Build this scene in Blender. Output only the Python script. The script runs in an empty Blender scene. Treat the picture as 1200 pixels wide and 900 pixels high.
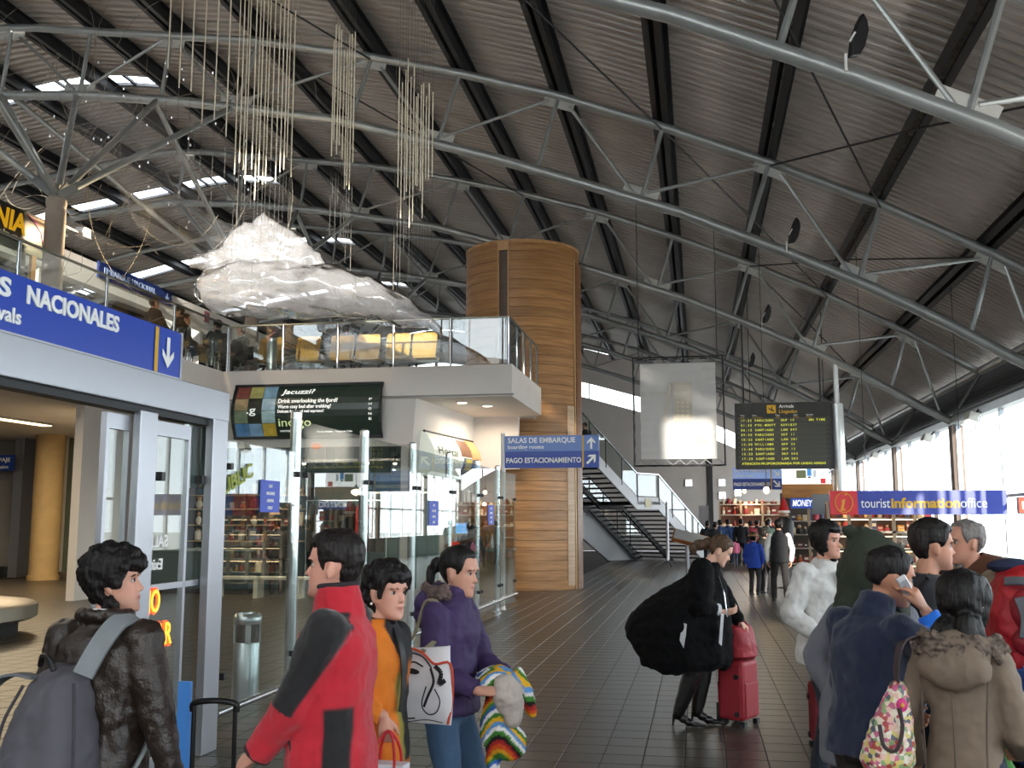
import bpy, bmesh, math, random
import numpy as np
from mathutils import Vector, Matrix, Euler, noise
random.seed(7)
R = math.radians
PI = math.pi
scene = bpy.context.scene
COL = scene.collection

# ---------------------------------------------------------------- camera
EYE = 1.68
cam_data = bpy.data.cameras.new('camera')
cam_data.sensor_width = 36.0
cam_data.lens = 36.0
cam_data.clip_start = 0.05
cam_data.clip_end = 400
cam = bpy.data.objects.new('camera', cam_data)
COL.objects.link(cam)
cam.location = (0, 0, EYE)
cam.rotation_euler = (R(90 + 7.5946), 0, R(10.2539))
scene.camera = cam

# ---------------------------------------------------------------- world, sun, exposure
world = bpy.data.worlds.new('world')
scene.world = world
world.use_nodes = True
wn = world.node_tree
bg = wn.nodes['Background']
bg.inputs[0].default_value = (0.86, 0.93, 1.0, 1)
bg.inputs[1].default_value = 6.0
sun_d = bpy.data.lights.new('sun', 'SUN')
sun_d.energy = 13.0
sun_d.angle = R(0.6)
sun_d.color = (1.0, 0.93, 0.82)
sun = bpy.data.objects.new('sun', sun_d)
COL.objects.link(sun)
sun.rotation_euler = Vector((-0.15, 0.97, -0.135)).to_track_quat('-Z', 'Y').to_euler()
vs = scene.view_settings
vs.view_transform = 'Standard'
vs.look = 'None'
vs.gamma = 1.0
vs.use_curve_mapping = False
vs.exposure = 0.2


def area_light(name, loc, rot, sx, sy, power, color, portal=False):
    d = bpy.data.lights.new(name, 'AREA')
    d.shape = 'RECTANGLE'
    d.size = sx
    d.size_y = sy
    d.energy = power
    d.color = color
    if portal:
        d.cycles.is_portal = True
    o = bpy.data.objects.new(name, d)
    COL.objects.link(o)
    o.location = loc
    o.rotation_euler = rot
    return o


def point_light(name, loc, power, color, radius=0.06):
    d = bpy.data.lights.new(name, 'POINT')
    d.energy = power
    d.color = color
    d.shadow_soft_size = radius
    o = bpy.data.objects.new(name, d)
    COL.objects.link(o)
    o.location = loc
    return o


def spot_light(name, loc, aim, power, color, angle=90, blend=0.5):
    d = bpy.data.lights.new(name, 'SPOT')
    d.energy = power
    d.color = color
    d.spot_size = R(angle)
    d.spot_blend = blend
    d.shadow_soft_size = 0.08
    o = bpy.data.objects.new(name, d)
    COL.objects.link(o)
    o.location = loc
    o.rotation_euler = (Vector(aim) - Vector(loc)).to_track_quat('-Z', 'Y').to_euler()
    return o


# daylight through the window band on the right, the gables and the roof lights
area_light('window_portal_right', (6.5, 26, 2.5), (0, R(90), 0), 3.4, 66, 1, (1, 1, 1), True)
area_light('window_portal_rear', (-5, -7.3, 8.2), (R(90), 0, 0), 26, 6.5, 1, (1, 1, 1), True)
# warm lamps of the baggage hall under the mezzanine and of the shops
area_light('hall_lamp_near', (-13.5, 13.5, 4.0), (0, 0, 0), 1.5, 8, 330, (1, .80, .52))
area_light('hall_lamp_far', (-15.5, 22.5, 4.0), (0, 0, 0), 4, 3, 330, (1, .80, .52))
area_light('airlock_lamp', (-6.8, 9, 4.3), (0, 0, 0), 1.5, 6, 75, (1, .84, .62))
area_light('shop_lamp', (-7.6, 22.4, 3.05), (0, 0, 0), 3.5, .8, 130, (1, .86, .68))
area_light('cafe_lamp', (-4.6, 22.5, 4.0), (0, 0, 0), .8, 2, 60, (1, .86, .68))
area_light('exchange_lamp', (2.2, 33, 2.6), (0, 0, 0), 3, 2, 60, (1, .82, .6))
# floodlights under the eave on the right, turned up at the roof
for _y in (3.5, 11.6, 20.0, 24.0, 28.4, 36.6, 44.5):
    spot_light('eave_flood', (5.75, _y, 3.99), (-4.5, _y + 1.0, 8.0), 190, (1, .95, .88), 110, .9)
spot_light('eave_flood', (5.6, 8.6, 4.2), (2.2, 11.2, 6.7), 420, (1, .97, .92), 60, .9)  # extra spot added to put a highlight on the nearest truss chord
spot_light('far_wall_fill', (5.6, 49.0, 4.0), (-3.0, 58, 4.0), 1500, (1, .96, .9), 110, .8)  # added fill light, brightens the far gable wall
# the flash of the camera
flash = area_light('camera_flash', (0.06, -0.02, 1.77), (R(90), 0, R(12)), .08, .05, 13, (1, .98, .95))

# ---------------------------------------------------------------- materials
MATS = {}


def lin(c):
    if isinstance(c, str):
        c = tuple(int(c[i:i + 2], 16) / 255 for i in (0, 2, 4))
        return tuple(x / 12.92 if x <= .04045 else ((x + .055) / 1.055) ** 2.4 for x in c)
    return tuple(c)


def mat(name, color=None, rough=.6, metal=0., spec=.5, emit=None, estr=0., var=0., noise_scale=0., noise_amt=0.,
        bump=0., bump_scale=60., bump_stretch=(1, 1, 1), vc=False, coat=0., sheen=0.):
    """plain procedural material: base colour (or vertex colour) with grain, object variation and fine relief"""
    if name in MATS:
        return MATS[name]
    m = bpy.data.materials.new(name)
    m.use_nodes = True
    nt = m.node_tree
    b = nt.nodes['Principled BSDF']
    b.inputs['Roughness'].default_value = rough
    b.inputs['Metallic'].default_value = metal
    b.inputs['Specular IOR Level'].default_value = spec
    if coat:
        b.inputs['Coat Weight'].default_value = coat
    if sheen:
        b.inputs['Sheen Weight'].default_value = sheen
    c = lin(color) if color is not None else (.8, .8, .8)
    src = None
    if vc:
        a = nt.nodes.new('ShaderNodeVertexColor')
        a.layer_name = 'Col'
        src = a.outputs[0]
    else:
        b.inputs['Base Color'].default_value = (*c, 1)
    if var or noise_amt:
        tc = nt.nodes.new('ShaderNodeTexCoord')
        hsv = nt.nodes.new('ShaderNodeHueSaturation')
        if src:
            nt.links.new(src, hsv.inputs['Color'])
        else:
            hsv.inputs['Color'].default_value = (*c, 1)
        val = None
        if noise_amt:
            n = nt.nodes.new('ShaderNodeTexNoise')
            n.inputs['Scale'].default_value = noise_scale
            n.inputs['Detail'].default_value = 5
            nt.links.new(tc.outputs['Object'], n.inputs['Vector'])
            mr = nt.nodes.new('ShaderNodeMapRange')
            mr.inputs[1].default_value = .3
            mr.inputs[2].default_value = .7
            mr.inputs[3].default_value = 1 - noise_amt
            mr.inputs[4].default_value = 1 + noise_amt
            nt.links.new(n.outputs['Fac'], mr.inputs[0])
            val = mr.outputs[0]
        if var:
            oi = nt.nodes.new('ShaderNodeObjectInfo')
            ge = nt.nodes.new('ShaderNodeNewGeometry')
            ad = nt.nodes.new('ShaderNodeMath')
            nt.links.new(oi.outputs['Random'], ad.inputs[0])
            nt.links.new(ge.outputs['Random Per Island'], ad.inputs[1])
            fr = nt.nodes.new('ShaderNodeMath')
            fr.operation = 'FRACT'
            nt.links.new(ad.outputs[0], fr.inputs[0])
            mr2 = nt.nodes.new('ShaderNodeMapRange')
            mr2.inputs[3].default_value = 1 - var
            mr2.inputs[4].default_value = 1 + var
            nt.links.new(fr.outputs[0], mr2.inputs[0])
            if val is not None:
                mu = nt.nodes.new('ShaderNodeMath')
                mu.operation = 'MULTIPLY'
                nt.links.new(val, mu.inputs[0])
                nt.links.new(mr2.outputs[0], mu.inputs[1])
                val = mu.outputs[0]
            else:
                val = mr2.outputs[0]
        nt.links.new(val, hsv.inputs['Value'])
        src = hsv.outputs[0]
    if src:
        nt.links.new(src, b.inputs['Base Color'])
    if bump:
        tc = nt.nodes.new('ShaderNodeTexCoord')
        mp = nt.nodes.new('ShaderNodeMapping')
        mp.inputs['Scale'].default_value = bump_stretch
        n = nt.nodes.new('ShaderNodeTexNoise')
        n.inputs['Scale'].default_value = bump_scale
        n.inputs['Detail'].default_value = 4
        bp = nt.nodes.new('ShaderNodeBump')
        bp.inputs['Strength'].default_value = bump
        bp.inputs['Distance'].default_value = .01
        nt.links.new(tc.outputs['Object'], mp.inputs[0])
        nt.links.new(mp.outputs[0], n.inputs['Vector'])
        nt.links.new(n.outputs['Fac'], bp.inputs['Height'])
        nt.links.new(bp.outputs[0], b.inputs['Normal'])
    if emit is not None:
        b.inputs['Emission Color'].default_value = (*lin(emit), 1)
        b.inputs['Emission Strength'].default_value = estr
    MATS[name] = m
    return m


def glass(name, tint=(1, 1, 1), refl=1.0, rough=0.0, body=0.0, body_col=(.8, .85, .8)):
    """thin pane: transparent with fresnel gloss, and a little dust on it"""
    if name in MATS:
        return MATS[name]
    m = bpy.data.materials.new(name)
    m.use_nodes = True
    nt = m.node_tree
    nt.nodes.remove(nt.nodes['Principled BSDF'])
    out = nt.nodes['Material Output']
    tr = nt.nodes.new('ShaderNodeBsdfTransparent')
    tr.inputs[0].default_value = (*tint, 1)
    gl = nt.nodes.new('ShaderNodeBsdfGlossy')
    gl.inputs['Roughness'].default_value = rough
    lw = nt.nodes.new('ShaderNodeLayerWeight')
    lw.inputs[0].default_value = .5
    pw = nt.nodes.new('ShaderNodeMath')
    pw.operation = 'POWER'
    pw.inputs[1].default_value = 5
    nt.links.new(lw.outputs['Facing'], pw.inputs[0])
    mu = nt.nodes.new('ShaderNodeMath')
    mu.operation = 'MULTIPLY_ADD'
    mu.inputs[1].default_value = .96 * refl
    mu.inputs[2].default_value = .04 * refl
    mu.use_clamp = True
    nt.links.new(pw.outputs[0], mu.inputs[0])
    mx = nt.nodes.new('ShaderNodeMixShader')
    nt.links.new(mu.outputs[0], mx.inputs[0])
    src = tr.outputs[0]
    if body:
        df = nt.nodes.new('ShaderNodeBsdfDiffuse')
        df.inputs[0].default_value = (*body_col, 1)
        tl = nt.nodes.new('ShaderNodeBsdfTranslucent')
        tl.inputs[0].default_value = (*body_col, 1)
        m1 = nt.nodes.new('ShaderNodeMixShader')
        m1.inputs[0].default_value = .5
        nt.links.new(df.outputs[0], m1.inputs[1])
        nt.links.new(tl.outputs[0], m1.inputs[2])
        m2 = nt.nodes.new('ShaderNodeMixShader')
        m2.inputs[0].default_value = body
        nt.links.new(tr.outputs[0], m2.inputs[1])
        nt.links.new(m1.outputs[0], m2.inputs[2])
        src = m2.outputs[0]
    nt.links.new(src, mx.inputs[1])
    nt.links.new(gl.outputs[0], mx.inputs[2])
    nt.links.new(mx.outputs[0], out.inputs[0])
    MATS[name] = m
    return m


def wood_mat(name, c1, c2, axis_scale=(1, 1, 14), rough=.45, var=.12):
    if name in MATS:
        return MATS[name]
    m = mat(name, c1, rough=rough)
    nt = m.node_tree
    b = nt.nodes['Principled BSDF']
    tc = nt.nodes.new('ShaderNodeTexCoord')
    mp = nt.nodes.new('ShaderNodeMapping')
    mp.inputs['Scale'].default_value = axis_scale
    oi = nt.nodes.new('ShaderNodeObjectInfo')
    ml = nt.nodes.new('ShaderNodeVectorMath')
    ml.operation = 'SCALE'
    ml.inputs[0].default_value = (13, 7, 29)
    nt.links.new(oi.outputs['Random'], ml.inputs['Scale'])
    nt.links.new(ml.outputs[0], mp.inputs['Location'])
    nt.links.new(tc.outputs['Object'], mp.inputs[0])
    n = nt.nodes.new('ShaderNodeTexNoise')
    n.inputs['Scale'].default_value = 1.6
    n.inputs['Detail'].default_value = 7
    n.inputs['Roughness'].default_value = .6
    nt.links.new(mp.outputs[0], n.inputs['Vector'])
    cr = nt.nodes.new('ShaderNodeValToRGB')
    cr.color_ramp.elements[0].position = .34
    cr.color_ramp.elements[0].color = (*lin(c2), 1)
    cr.color_ramp.elements[1].position = .66
    cr.color_ramp.elements[1].color = (*lin(c1), 1)
    nt.links.new(n.outputs['Fac'], cr.inputs[0])
    hsv = nt.nodes.new('ShaderNodeHueSaturation')
    mr = nt.nodes.new('ShaderNodeMapRange')
    mr.inputs[3].default_value = 1 - var
    mr.inputs[4].default_value = 1 + var
    nt.links.new(oi.outputs['Random'], mr.inputs[0])
    nt.links.new(mr.outputs[0], hsv.inputs['Value'])
    nt.links.new(cr.outputs[0], hsv.inputs['Color'])
    nt.links.new(hsv.outputs[0], b.inputs['Base Color'])
    return m


# ---------------------------------------------------------------- object helpers
def tag(o, label=None, cat=None, group=None, kind=None):
    if label:
        o['label'] = label
    if cat:
        o['category'] = cat
    if group:
        o['group'] = group
    if kind:
        o['kind'] = kind
    return o


def empty(name, loc=(0, 0, 0), rz=0., label=None, cat=None, group=None, kind=None):
    o = bpy.data.objects.new(name, None)
    o.empty_display_size = .1
    COL.objects.link(o)
    o.location = loc
    o.rotation_euler = (0, 0, rz)
    return tag(o, label, cat, group, kind)


def parent_inv(p):
    """matrix taking world coordinates to the coordinates of parent p (and its own parent)"""
    M = Matrix.Identity(4)
    while p is not None:
        M = Matrix.LocRotScale(p.location, p.rotation_euler, p.scale) @ M
        p = p.parent
    return M.inverted()


class MB:
    """collects shapes; build() links them as ONE mesh object"""

    def __init__(self):
        self.v, self.f, self.m = [], [], []

    def add(self, vs, fs, mi=0):
        n = len(self.v)
        self.v += [tuple(p) for p in vs]
        self.f += [tuple(i + n for i in f) for f in fs]
        self.m += [mi] * len(fs)
        return self

    def hexa(self, p, mi=0):
        """eight corners: bottom ring then top ring"""
        return self.add(p, [(3, 2, 1, 0), (4, 5, 6, 7), (0, 1, 5, 4), (1, 2, 6, 5), (2, 3, 7, 6), (3, 0, 4, 7)], mi)

    def box(self, c, s, rz=0., mi=0, M=None):
        x, y, z = s[0] / 2, s[1] / 2, s[2] / 2
        pts = [Vector(q) for q in ((-x, -y, -z), (x, -y, -z), (x, y, -z), (-x, y, -z), (-x, -y, z), (x, -y, z), (x, y, z), (-x, y, z))]
        T = M if M is not None else Matrix.Rotation(rz, 3, 'Z')
        return self.hexa([T @ q + Vector(c) for q in pts], mi)

    def bbox(self, x0, x1, y0, y1, z0, z1, mi=0):
        return self.box(((x0 + x1) / 2, (y0 + y1) / 2, (z0 + z1) / 2), (abs(x1 - x0), abs(y1 - y0), abs(z1 - z0)), 0, mi)

    def quad(self, a, b, c, d, mi=0):
        return self.add([a, b, c, d], [(0, 1, 2, 3)], mi)

    def prism(self, poly, d, mi=0):
        """flat polygon (3D points) pushed along vector d"""
        n = len(poly)
        d = Vector(d)
        vs = [Vector(p) for p in poly] + [Vector(p) + d for p in poly]
        fs = [tuple(range(n))[::-1], tuple(range(n, 2 * n))] + [(i, (i + 1) % n, n + (i + 1) % n, n + i) for i in range(n)]
        return self.add(vs, fs, mi)

    def bar(self, a, b, w, h, up=(0, 0, 1), mi=0):
        a, b = Vector(a), Vector(b)
        t = (b - a).normalized()
        s = t.cross(Vector(up))
        if s.length < 1e-4:
            s = t.cross(Vector((1, 0, 0)))
        s.normalize()
        u = s.cross(t).normalized()
        s, u = s * (w / 2), u * (h / 2)
        return self.hexa([a - s - u, a + s - u, b + s - u, b - s - u, a - s + u, a + s + u, b + s + u, b - s + u], mi)

    def tube(self, pts, r, n=10, mi=0, cap=True, closed=False):
        pts = [Vector(p) for p in pts]
        k = len(pts)
        rs = r if isinstance(r, (list, tuple)) else [r] * k
        up = None
        rings = []
        for i in range(k):
            if closed:
                t = pts[(i + 1) % k] - pts[i - 1]
            else:
                t = pts[min(i + 1, k - 1)] - pts[max(i - 1, 0)]
            if t.length < 1e-9:
                t = Vector((0, 0, 1))
            t.normalize()
            if up is None:
                up = t.orthogonal().normalized()
            else:
                up = up - t * up.dot(t)
                up = up.normalized() if up.length > 1e-6 else t.orthogonal().normalized()
            s = t.cross(up)
            rings.append([pts[i] + (up * math.cos(a) + s * math.sin(a)) * rs[i] for a in [2 * PI * j / n for j in range(n)]])
        vs = [p for g in rings for p in g]
        fs = []
        for i in range(k if closed else k - 1):
            i2 = (i + 1) % k
            for j in range(n):
                j2 = (j + 1) % n
                fs.append((i * n + j, i * n + j2, i2 * n + j2, i2 * n + j))
        if cap and not closed:
            fs.append(tuple(range(n))[::-1])
            fs.append(tuple((k - 1) * n + j for j in range(n)))
        return self.add(vs, fs, mi)

    def cyl(self, a, b, r, n=14, mi=0, r2=None):
        return self.tube([a, b], [r, r if r2 is None else r2], n, mi)

    def lathe(self, prof, c=(0, 0, 0), n=20, mi=0):
        """profile of (radius, z)"""
        c = Vector(c)
        vs, fs = [], []
        for r, z in prof:
            vs += [c + Vector((r * math.cos(2 * PI * j / n), r * math.sin(2 * PI * j / n), z)) for j in range(n)]
        for i in range(len(prof) - 1):
            for j in range(n):
                j2 = (j + 1) % n
                fs.append((i * n + j, i * n + j2, (i + 1) * n + j2, (i + 1) * n + j))
        fs.append(tuple(range(n))[::-1])
        fs.append(tuple((len(prof) - 1) * n + j for j in range(n)))
        return self.add(vs, fs, mi)

    def ell(self, c, r, n=12, k=8, M=None, mi=0):
        c = Vector(c)
        T = M if M is not None else Matrix.Identity(3)
        vs = [c + T @ Vector((0, 0, -r[2]))]
        for i in range(1, k):
            a = -PI / 2 + PI * i / k
            for j in range(n):
                b = 2 * PI * j / n
                vs.append(c + T @ Vector((r[0] * math.cos(a) * math.cos(b), r[1] * math.cos(a) * math.sin(b), r[2] * math.sin(a))))
        vs.append(c + T @ Vector((0, 0, r[2])))
        fs = [(0, 1 + (j + 1) % n, 1 + j) for j in range(n)]
        for i in range(k - 2):
            for j in range(n):
                j2 = (j + 1) % n
                fs.append((1 + i * n + j, 1 + i * n + j2, 1 + (i + 1) * n + j2, 1 + (i + 1) * n + j))
        q = 1 + (k - 2) * n
        fs += [(q + j, q + (j + 1) % n, len(vs) - 1) for j in range(n)]
        return self.add(vs, fs, mi)

    def rings(self, rings, mi=0, cap=True):
        n = len(rings[0])
        vs = [p for g in rings for p in g]
        fs = []
        for i in range(len(rings) - 1):
            for j in range(n):
                j2 = (j + 1) % n
                fs.append((i * n + j, i * n + j2, (i + 1) * n + j2, (i + 1) * n + j))
        if cap:
            fs.append(tuple(range(n))[::-1])
            fs.append(tuple((len(rings) - 1) * n + j for j in range(n)))
        return self.add(vs, fs, mi)

    def mesh(self, name, mats, M=None):
        me = bpy.data.meshes.new(name)
        vs = self.v if M is None else [M @ Vector(p) for p in self.v]
        me.from_pydata(vs, [], self.f)
        for mm in (mats if isinstance(mats, (list, tuple)) else [mats]):
            me.materials.append(mm)
        if len(me.materials) > 1:
            me.polygons.foreach_set('material_index', self.m)
        me.update()
        return me

    def build(self, name, mats, parent=None, smooth=False, local=False, loc=None, bevel=0.):
        """vertices are world coordinates unless local; loc moves the origin of a parentless object"""
        M = None
        if parent is not None and not local:
            M = parent_inv(parent)
        elif loc is not None and not local:
            M = Matrix.Translation(-Vector(loc))
        me = self.mesh(name, mats, M)
        o = bpy.data.objects.new(name, me)
        COL.objects.link(o)
        if loc is not None:
            o.location = loc
        o.parent = parent
        if smooth:
            shade(me)
        if bevel:
            bv = o.modifiers.new('bevel', 'BEVEL')
            bv.width = bevel
            bv.segments = 2
            bv.limit_method = 'ANGLE'
        return o


def shade(me, angle=40):
    me.polygons.foreach_set('use_smooth', [True] * len(me.polygons))
    try:
        me.set_sharp_from_angle(angle=R(angle))
    except Exception:
        pass


def base_loc(x, y, z=0.):
    return (x, y, z)


def copy_tree(o, parent=None):
    c = o.copy()
    COL.objects.link(c)
    if parent is not None:
        c.parent = parent
    for ch in list(o.children):
        copy_tree(ch, c)
    return c


_tc = {}


def text_mesh(s, bold=0., shear=0., spacing=1.):
    key = (s, bold, shear, spacing)
    if key not in _tc:
        cu = bpy.data.curves.new('lettering', 'FONT')
        cu.body = s
        cu.size = 1.0
        cu.offset = bold
        cu.shear = shear
        cu.space_character = spacing
        cu.extrude = .02
        cu.resolution_u = 3
        o = bpy.data.objects.new('lettering', cu)
        COL.objects.link(o)
        dg = bpy.context.evaluated_depsgraph_get()
        me = bpy.data.meshes.new_from_object(o.evaluated_get(dg))
        bpy.data.objects.remove(o)
        vs = [v.co.copy() for v in me.vertices]
        fs = [tuple(p.vertices) for p in me.polygons]
        xs = [v.x for v in vs] or [0]
        _tc[key] = (vs, fs, min(xs), max(xs))
        bpy.data.meshes.remove(me)
    return _tc[key]


class Plate:
    """a flat sign face: o = top left corner, r = direction of reading, up = up; lengths in metres"""

    def __init__(self, o, r, up=(0, 0, 1)):
        self.o, self.r, self.u = Vector(o), Vector(r).normalized(), Vector(up).normalized()
        self.n = self.r.cross(self.u)

    def p(self, x, y, d=0.):
        return self.o + self.r * x - self.u * y + self.n * d

    def panel(self, mb, x0, y0, x1, y1, d0=0., d1=.004, mi=0):
        q = [(x0, y1), (x1, y1), (x1, y0), (x0, y0)]
        return mb.hexa([self.p(a, b, d0) for a, b in q] + [self.p(a, b, d1) for a, b in q], mi)

    def poly(self, mb, pts, d0=0., d1=.004, mi=0):
        return mb.prism([self.p(a, b, d0) for a, b in pts], self.n * (d1 - d0), mi)

    def text(self, mb, s, x, y, h, w=None, bold=0.01, shear=0., d=.004, mi=0, align='L', spacing=1., th=.004):
        """text with baseline at y, capital height h, squeezed to width w"""
        vs, fs, x0, x1 = text_mesh(s, bold, shear, spacing)
        k = h / .72
        kx = k if w is None else w / max(x1 - x0, 1e-6)
        if align == 'C':
            x = x - (x1 - x0) * kx / 2
        if align == 'R':
            x = x - (x1 - x0) * kx
        mb.add([self.p(x + (v.x - x0) * kx, y - v.y * k, d + (v.z / .02) * th) for v in vs], fs, mi)
        return x + (x1 - x0) * kx

    def arrow(self, mb, cx, cy, s, ang, d=.004, mi=0):
        """block arrow pointing at ang degrees (0 = right, 90 = up)"""
        sh = [(-.5, -.09), (.16, -.09), (-.08, -.36), (.12, -.36), (.5, 0), (.12, .36), (-.08, .36), (.16, .09), (-.5, .09)]
        a = R(ang)
        self.poly(mb, [(cx + s * (x * math.cos(a) - y * math.sin(a)), cy - s * (x * math.sin(a) + y * math.cos(a))) for x, y in sh][::-1], d, d + .004, mi)


# roof section (height of the top chord and of the bottom chord of a truss over x)
TOP = [(-15.0, 12.5), (-14.0, 12.42), (-12.7, 12.22), (-10.8, 11.95), (-8.9, 11.68), (-6.34, 11.1), (-4.5, 10.6), (-2.5, 9.98), (-.5, 9.2),
       (1.45, 8.37), (3.4, 7.45), (5.25, 6.44), (6.95, 5.35)]
BOT = [(-15.0, 10.9), (-12.5, 10.7), (-10.4, 10.4), (-7.0, 9.75), (-3.8, 8.75), (-1.8, 8.03), (-.16, 7.43), (1.8, 6.54), (3.2, 5.85), (4.46, 5.14),
       (5.5, 4.5), (6.25, 4.08)]


def prof(T, x):
    if x < -15:
        x = -30 - x
    for (a, za), (b, zb) in zip(T, T[1:]):
        if x <= b:
            return za + (zb - za) * (x - a) / (b - a)
    (a, za), (b, zb) = T[-2:]
    return za + (zb - za) * (x - a) / (b - a)


def top(x):
    return prof(TOP, x)


def bot(x):
    return prof(BOT, x)


GAR = Vector((0, 0, 0))
WHITE = mat('white_letter', 'f4f4f2', rough=.5)
M_STEEL = mat('truss_paint', '969997', rough=.32, metal=.5, noise_scale=3, noise_amt=.08)
M_PURLIN = mat('black_beam_paint', '1d1f22', rough=.5, metal=.2)
M_DECK = mat('roof_deck', 'a8a19a', rough=.42, metal=.25, noise_scale=.8, noise_amt=.10)
M_WALLW = mat('white_plaster', 'd8d2cc', rough=.8, noise_scale=2, noise_amt=.03)
M_WALLG = mat('grey_panel', '8d8a88', rough=.6, noise_scale=1, noise_amt=.05)
M_ALU = mat('aluminium', 'abadb3', rough=.35, metal=.75, bump=.04, bump_scale=40, bump_stretch=(1, 1, 8))
M_CHROME = mat('steel_pole', 'c5cacd', rough=.2, metal=.9)
M_BLACK = mat('black_plastic', '131315', rough=.45)
M_DARK = mat('dark_metal', '222427', rough=.5, metal=.3)
M_BLUE = mat('sign_blue', '0f3fb0', rough=.35)
M_YEL = mat('sign_yellow', 'd8a713', rough=.4)
G_CLEAR = glass('clear_glass', (.97, .99, .98), 1.3)
G_PART = glass('partition_glass', (.93, .97, .95), 1.15)
G_RAIL = glass('railing_glass', (.90, .94, .93), 2.0)
G_WIN = glass('window_glass', (.96, .98, .98), .9)
# ================================================================ SETTING
# ---- floor: dark bed with tiles laid on it
M_TILE = mat('floor_tile', '433d36', rough=.33, spec=.36, var=.10, noise_scale=6, noise_amt=.07)
M_GROUT = mat('floor_joint', '3a352f', rough=.8)
P = .29
TX0, TY0 = -3.62, 5.4
flr = MB().bbox(-29.5, 6.3, -7, 58, -.05, -.006).build('floor', M_GROUT)
tag(flr, kind='structure')


def tile_shape(mb, cx, cy, z=0.):
    h, b = P / 2 - .0025, .004
    o = [(cx - h, cy - h, z - .006), (cx + h, cy - h, z - .006), (cx + h, cy + h, z - .006), (cx - h, cy + h, z - .006)]
    i = [(cx - h + b, cy - h + b, z), (cx + h - b, cy - h + b, z), (cx + h - b, cy + h - b, z), (cx - h + b, cy + h - b, z)]
    mb.add(o + i, [(4, 5, 6, 7), (0, 1, 5, 4), (1, 2, 6, 5), (2, 3, 7, 6), (3, 0, 4, 7)])


tile_me = MB()
tile_shape(tile_me, 0, 0)
tile_me = tile_me.mesh('tile', M_TILE)
cand = []
rest = MB()
fwd = Vector((-math.sin(R(10.2539)), math.cos(R(10.2539)), 0))
rgt = Vector((fwd.y, -fwd.x, 0))
for iy in range(-1, 178):
    for ix in range(-55, 34):
        c = Vector((TX0 + (ix + .5) * P, TY0 + (iy + .5) * P, 0))
        if ix < 0 and iy > 90:
            continue
        d = c.dot(fwd)
        s = c.dot(rgt) / max(d, .1)
        if 6.6 < d < 10 and -.50 < s < .52:
            cand.append((d, ix, iy))
            continue
        if abs(s) < .62 and d > 5.5 or d < 0:
            tile_shape(rest, c.x, c.y)
cand.sort()
for n, (d, ix, iy) in enumerate(cand):
    x, y = TX0 + (ix + .5) * P, TY0 + (iy + .5) * P
    if n < 300:
        t = bpy.data.objects.new('tile', tile_me)
        COL.objects.link(t)
        t.location = (x, y, 0)
        t.parent = flr
    else:
        tile_shape(rest, x, y)
tag(rest.build('tiling', M_TILE, flr), kind='stuff')

tag(MB().bbox(-90, 120, -60, 160, -.5, -.3).build('ground', mat('outside_ground', 'b9b8b4', rough=.9, noise_scale=.2, noise_amt=.1)), kind='structure')

# ---- roof deck: trapezoid sheet running across the hall, with roof light strips on the left slope
DZ = .41
SKY = [(-.2, .5), (6.9, 7.6), (14.7, 15.35), (22.5, 23.15), (30.2, 30.95), (37.7, 38.6), (45.5, 46.4)]
xs_r = [-13.2, -12.0, -10.5, -9, -7.5, -6, -4.5, -3, -1.5, 0, 1.45, 3, 4.5, 6, 7.25]
xs_l = [-13.2, -14.1, -15, -16, -17.3, -19, -21, -23, -25, -27, -29, -30]


def deck(mb, xs, y0, y1):
    k = 0
    y = y0
    rows = []
    while y < y1 - .01:
        w = min(.24, y1 - y)
        for a, dz in ((0, .075), (.30, .075), (.42, 0), (.88, 0)):
            rows.append((y + a * w, dz))
        y += w
    rows.append((y1, .075))
    n = len(xs)
    vs = [(x, yy, top(x) + DZ + dz) for yy, dz in rows for x in xs]
    fs = []
    for i in range(len(rows) - 1):
        for j in range(n - 1):
            fs.append((i * n + j, i * n + j + 1, (i + 1) * n + j + 1, (i + 1) * n + j))
    mb.add(vs, fs)


dm = MB()
deck(dm, xs_r, -7, 58)
yy = -7
for a, b in SKY:
    deck(dm, xs_l, yy, a)
    yy = b
deck(dm, xs_l, yy, 58)
ceil = tag(dm.build('ceiling', M_DECK), kind='structure')
# roof lights: glass strips in steel frames
M_FR = mat('roof_light_frame', '3a3d42', rough=.5, metal=.4)
for n, (a, b) in enumerate(SKY):
    w = empty('window_%d' % (n + 1), (-20, (a + b) / 2, top(-20) + DZ), kind='structure')
    g, f = MB(), MB()
    for x0, x1 in zip(xs_l, xs_l[1:]):
        z0, z1 = top(x0) + DZ + .05, top(x1) + DZ + .05
        g.quad((x0, a, z0), (x0, b, z0), (x1, b, z1), (x1, a, z1))
        f.bar((x0, a, z0), (x0, b, z0), .08, .06)
        f.bar((x0, a, z0), (x1, a, z1), .06, .08)
        f.bar((x0, b, z0), (x1, b, z1), .06, .08)
    g.build('pane', G_WIN, w)
    f.build('window_frame', M_FR, w)

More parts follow.
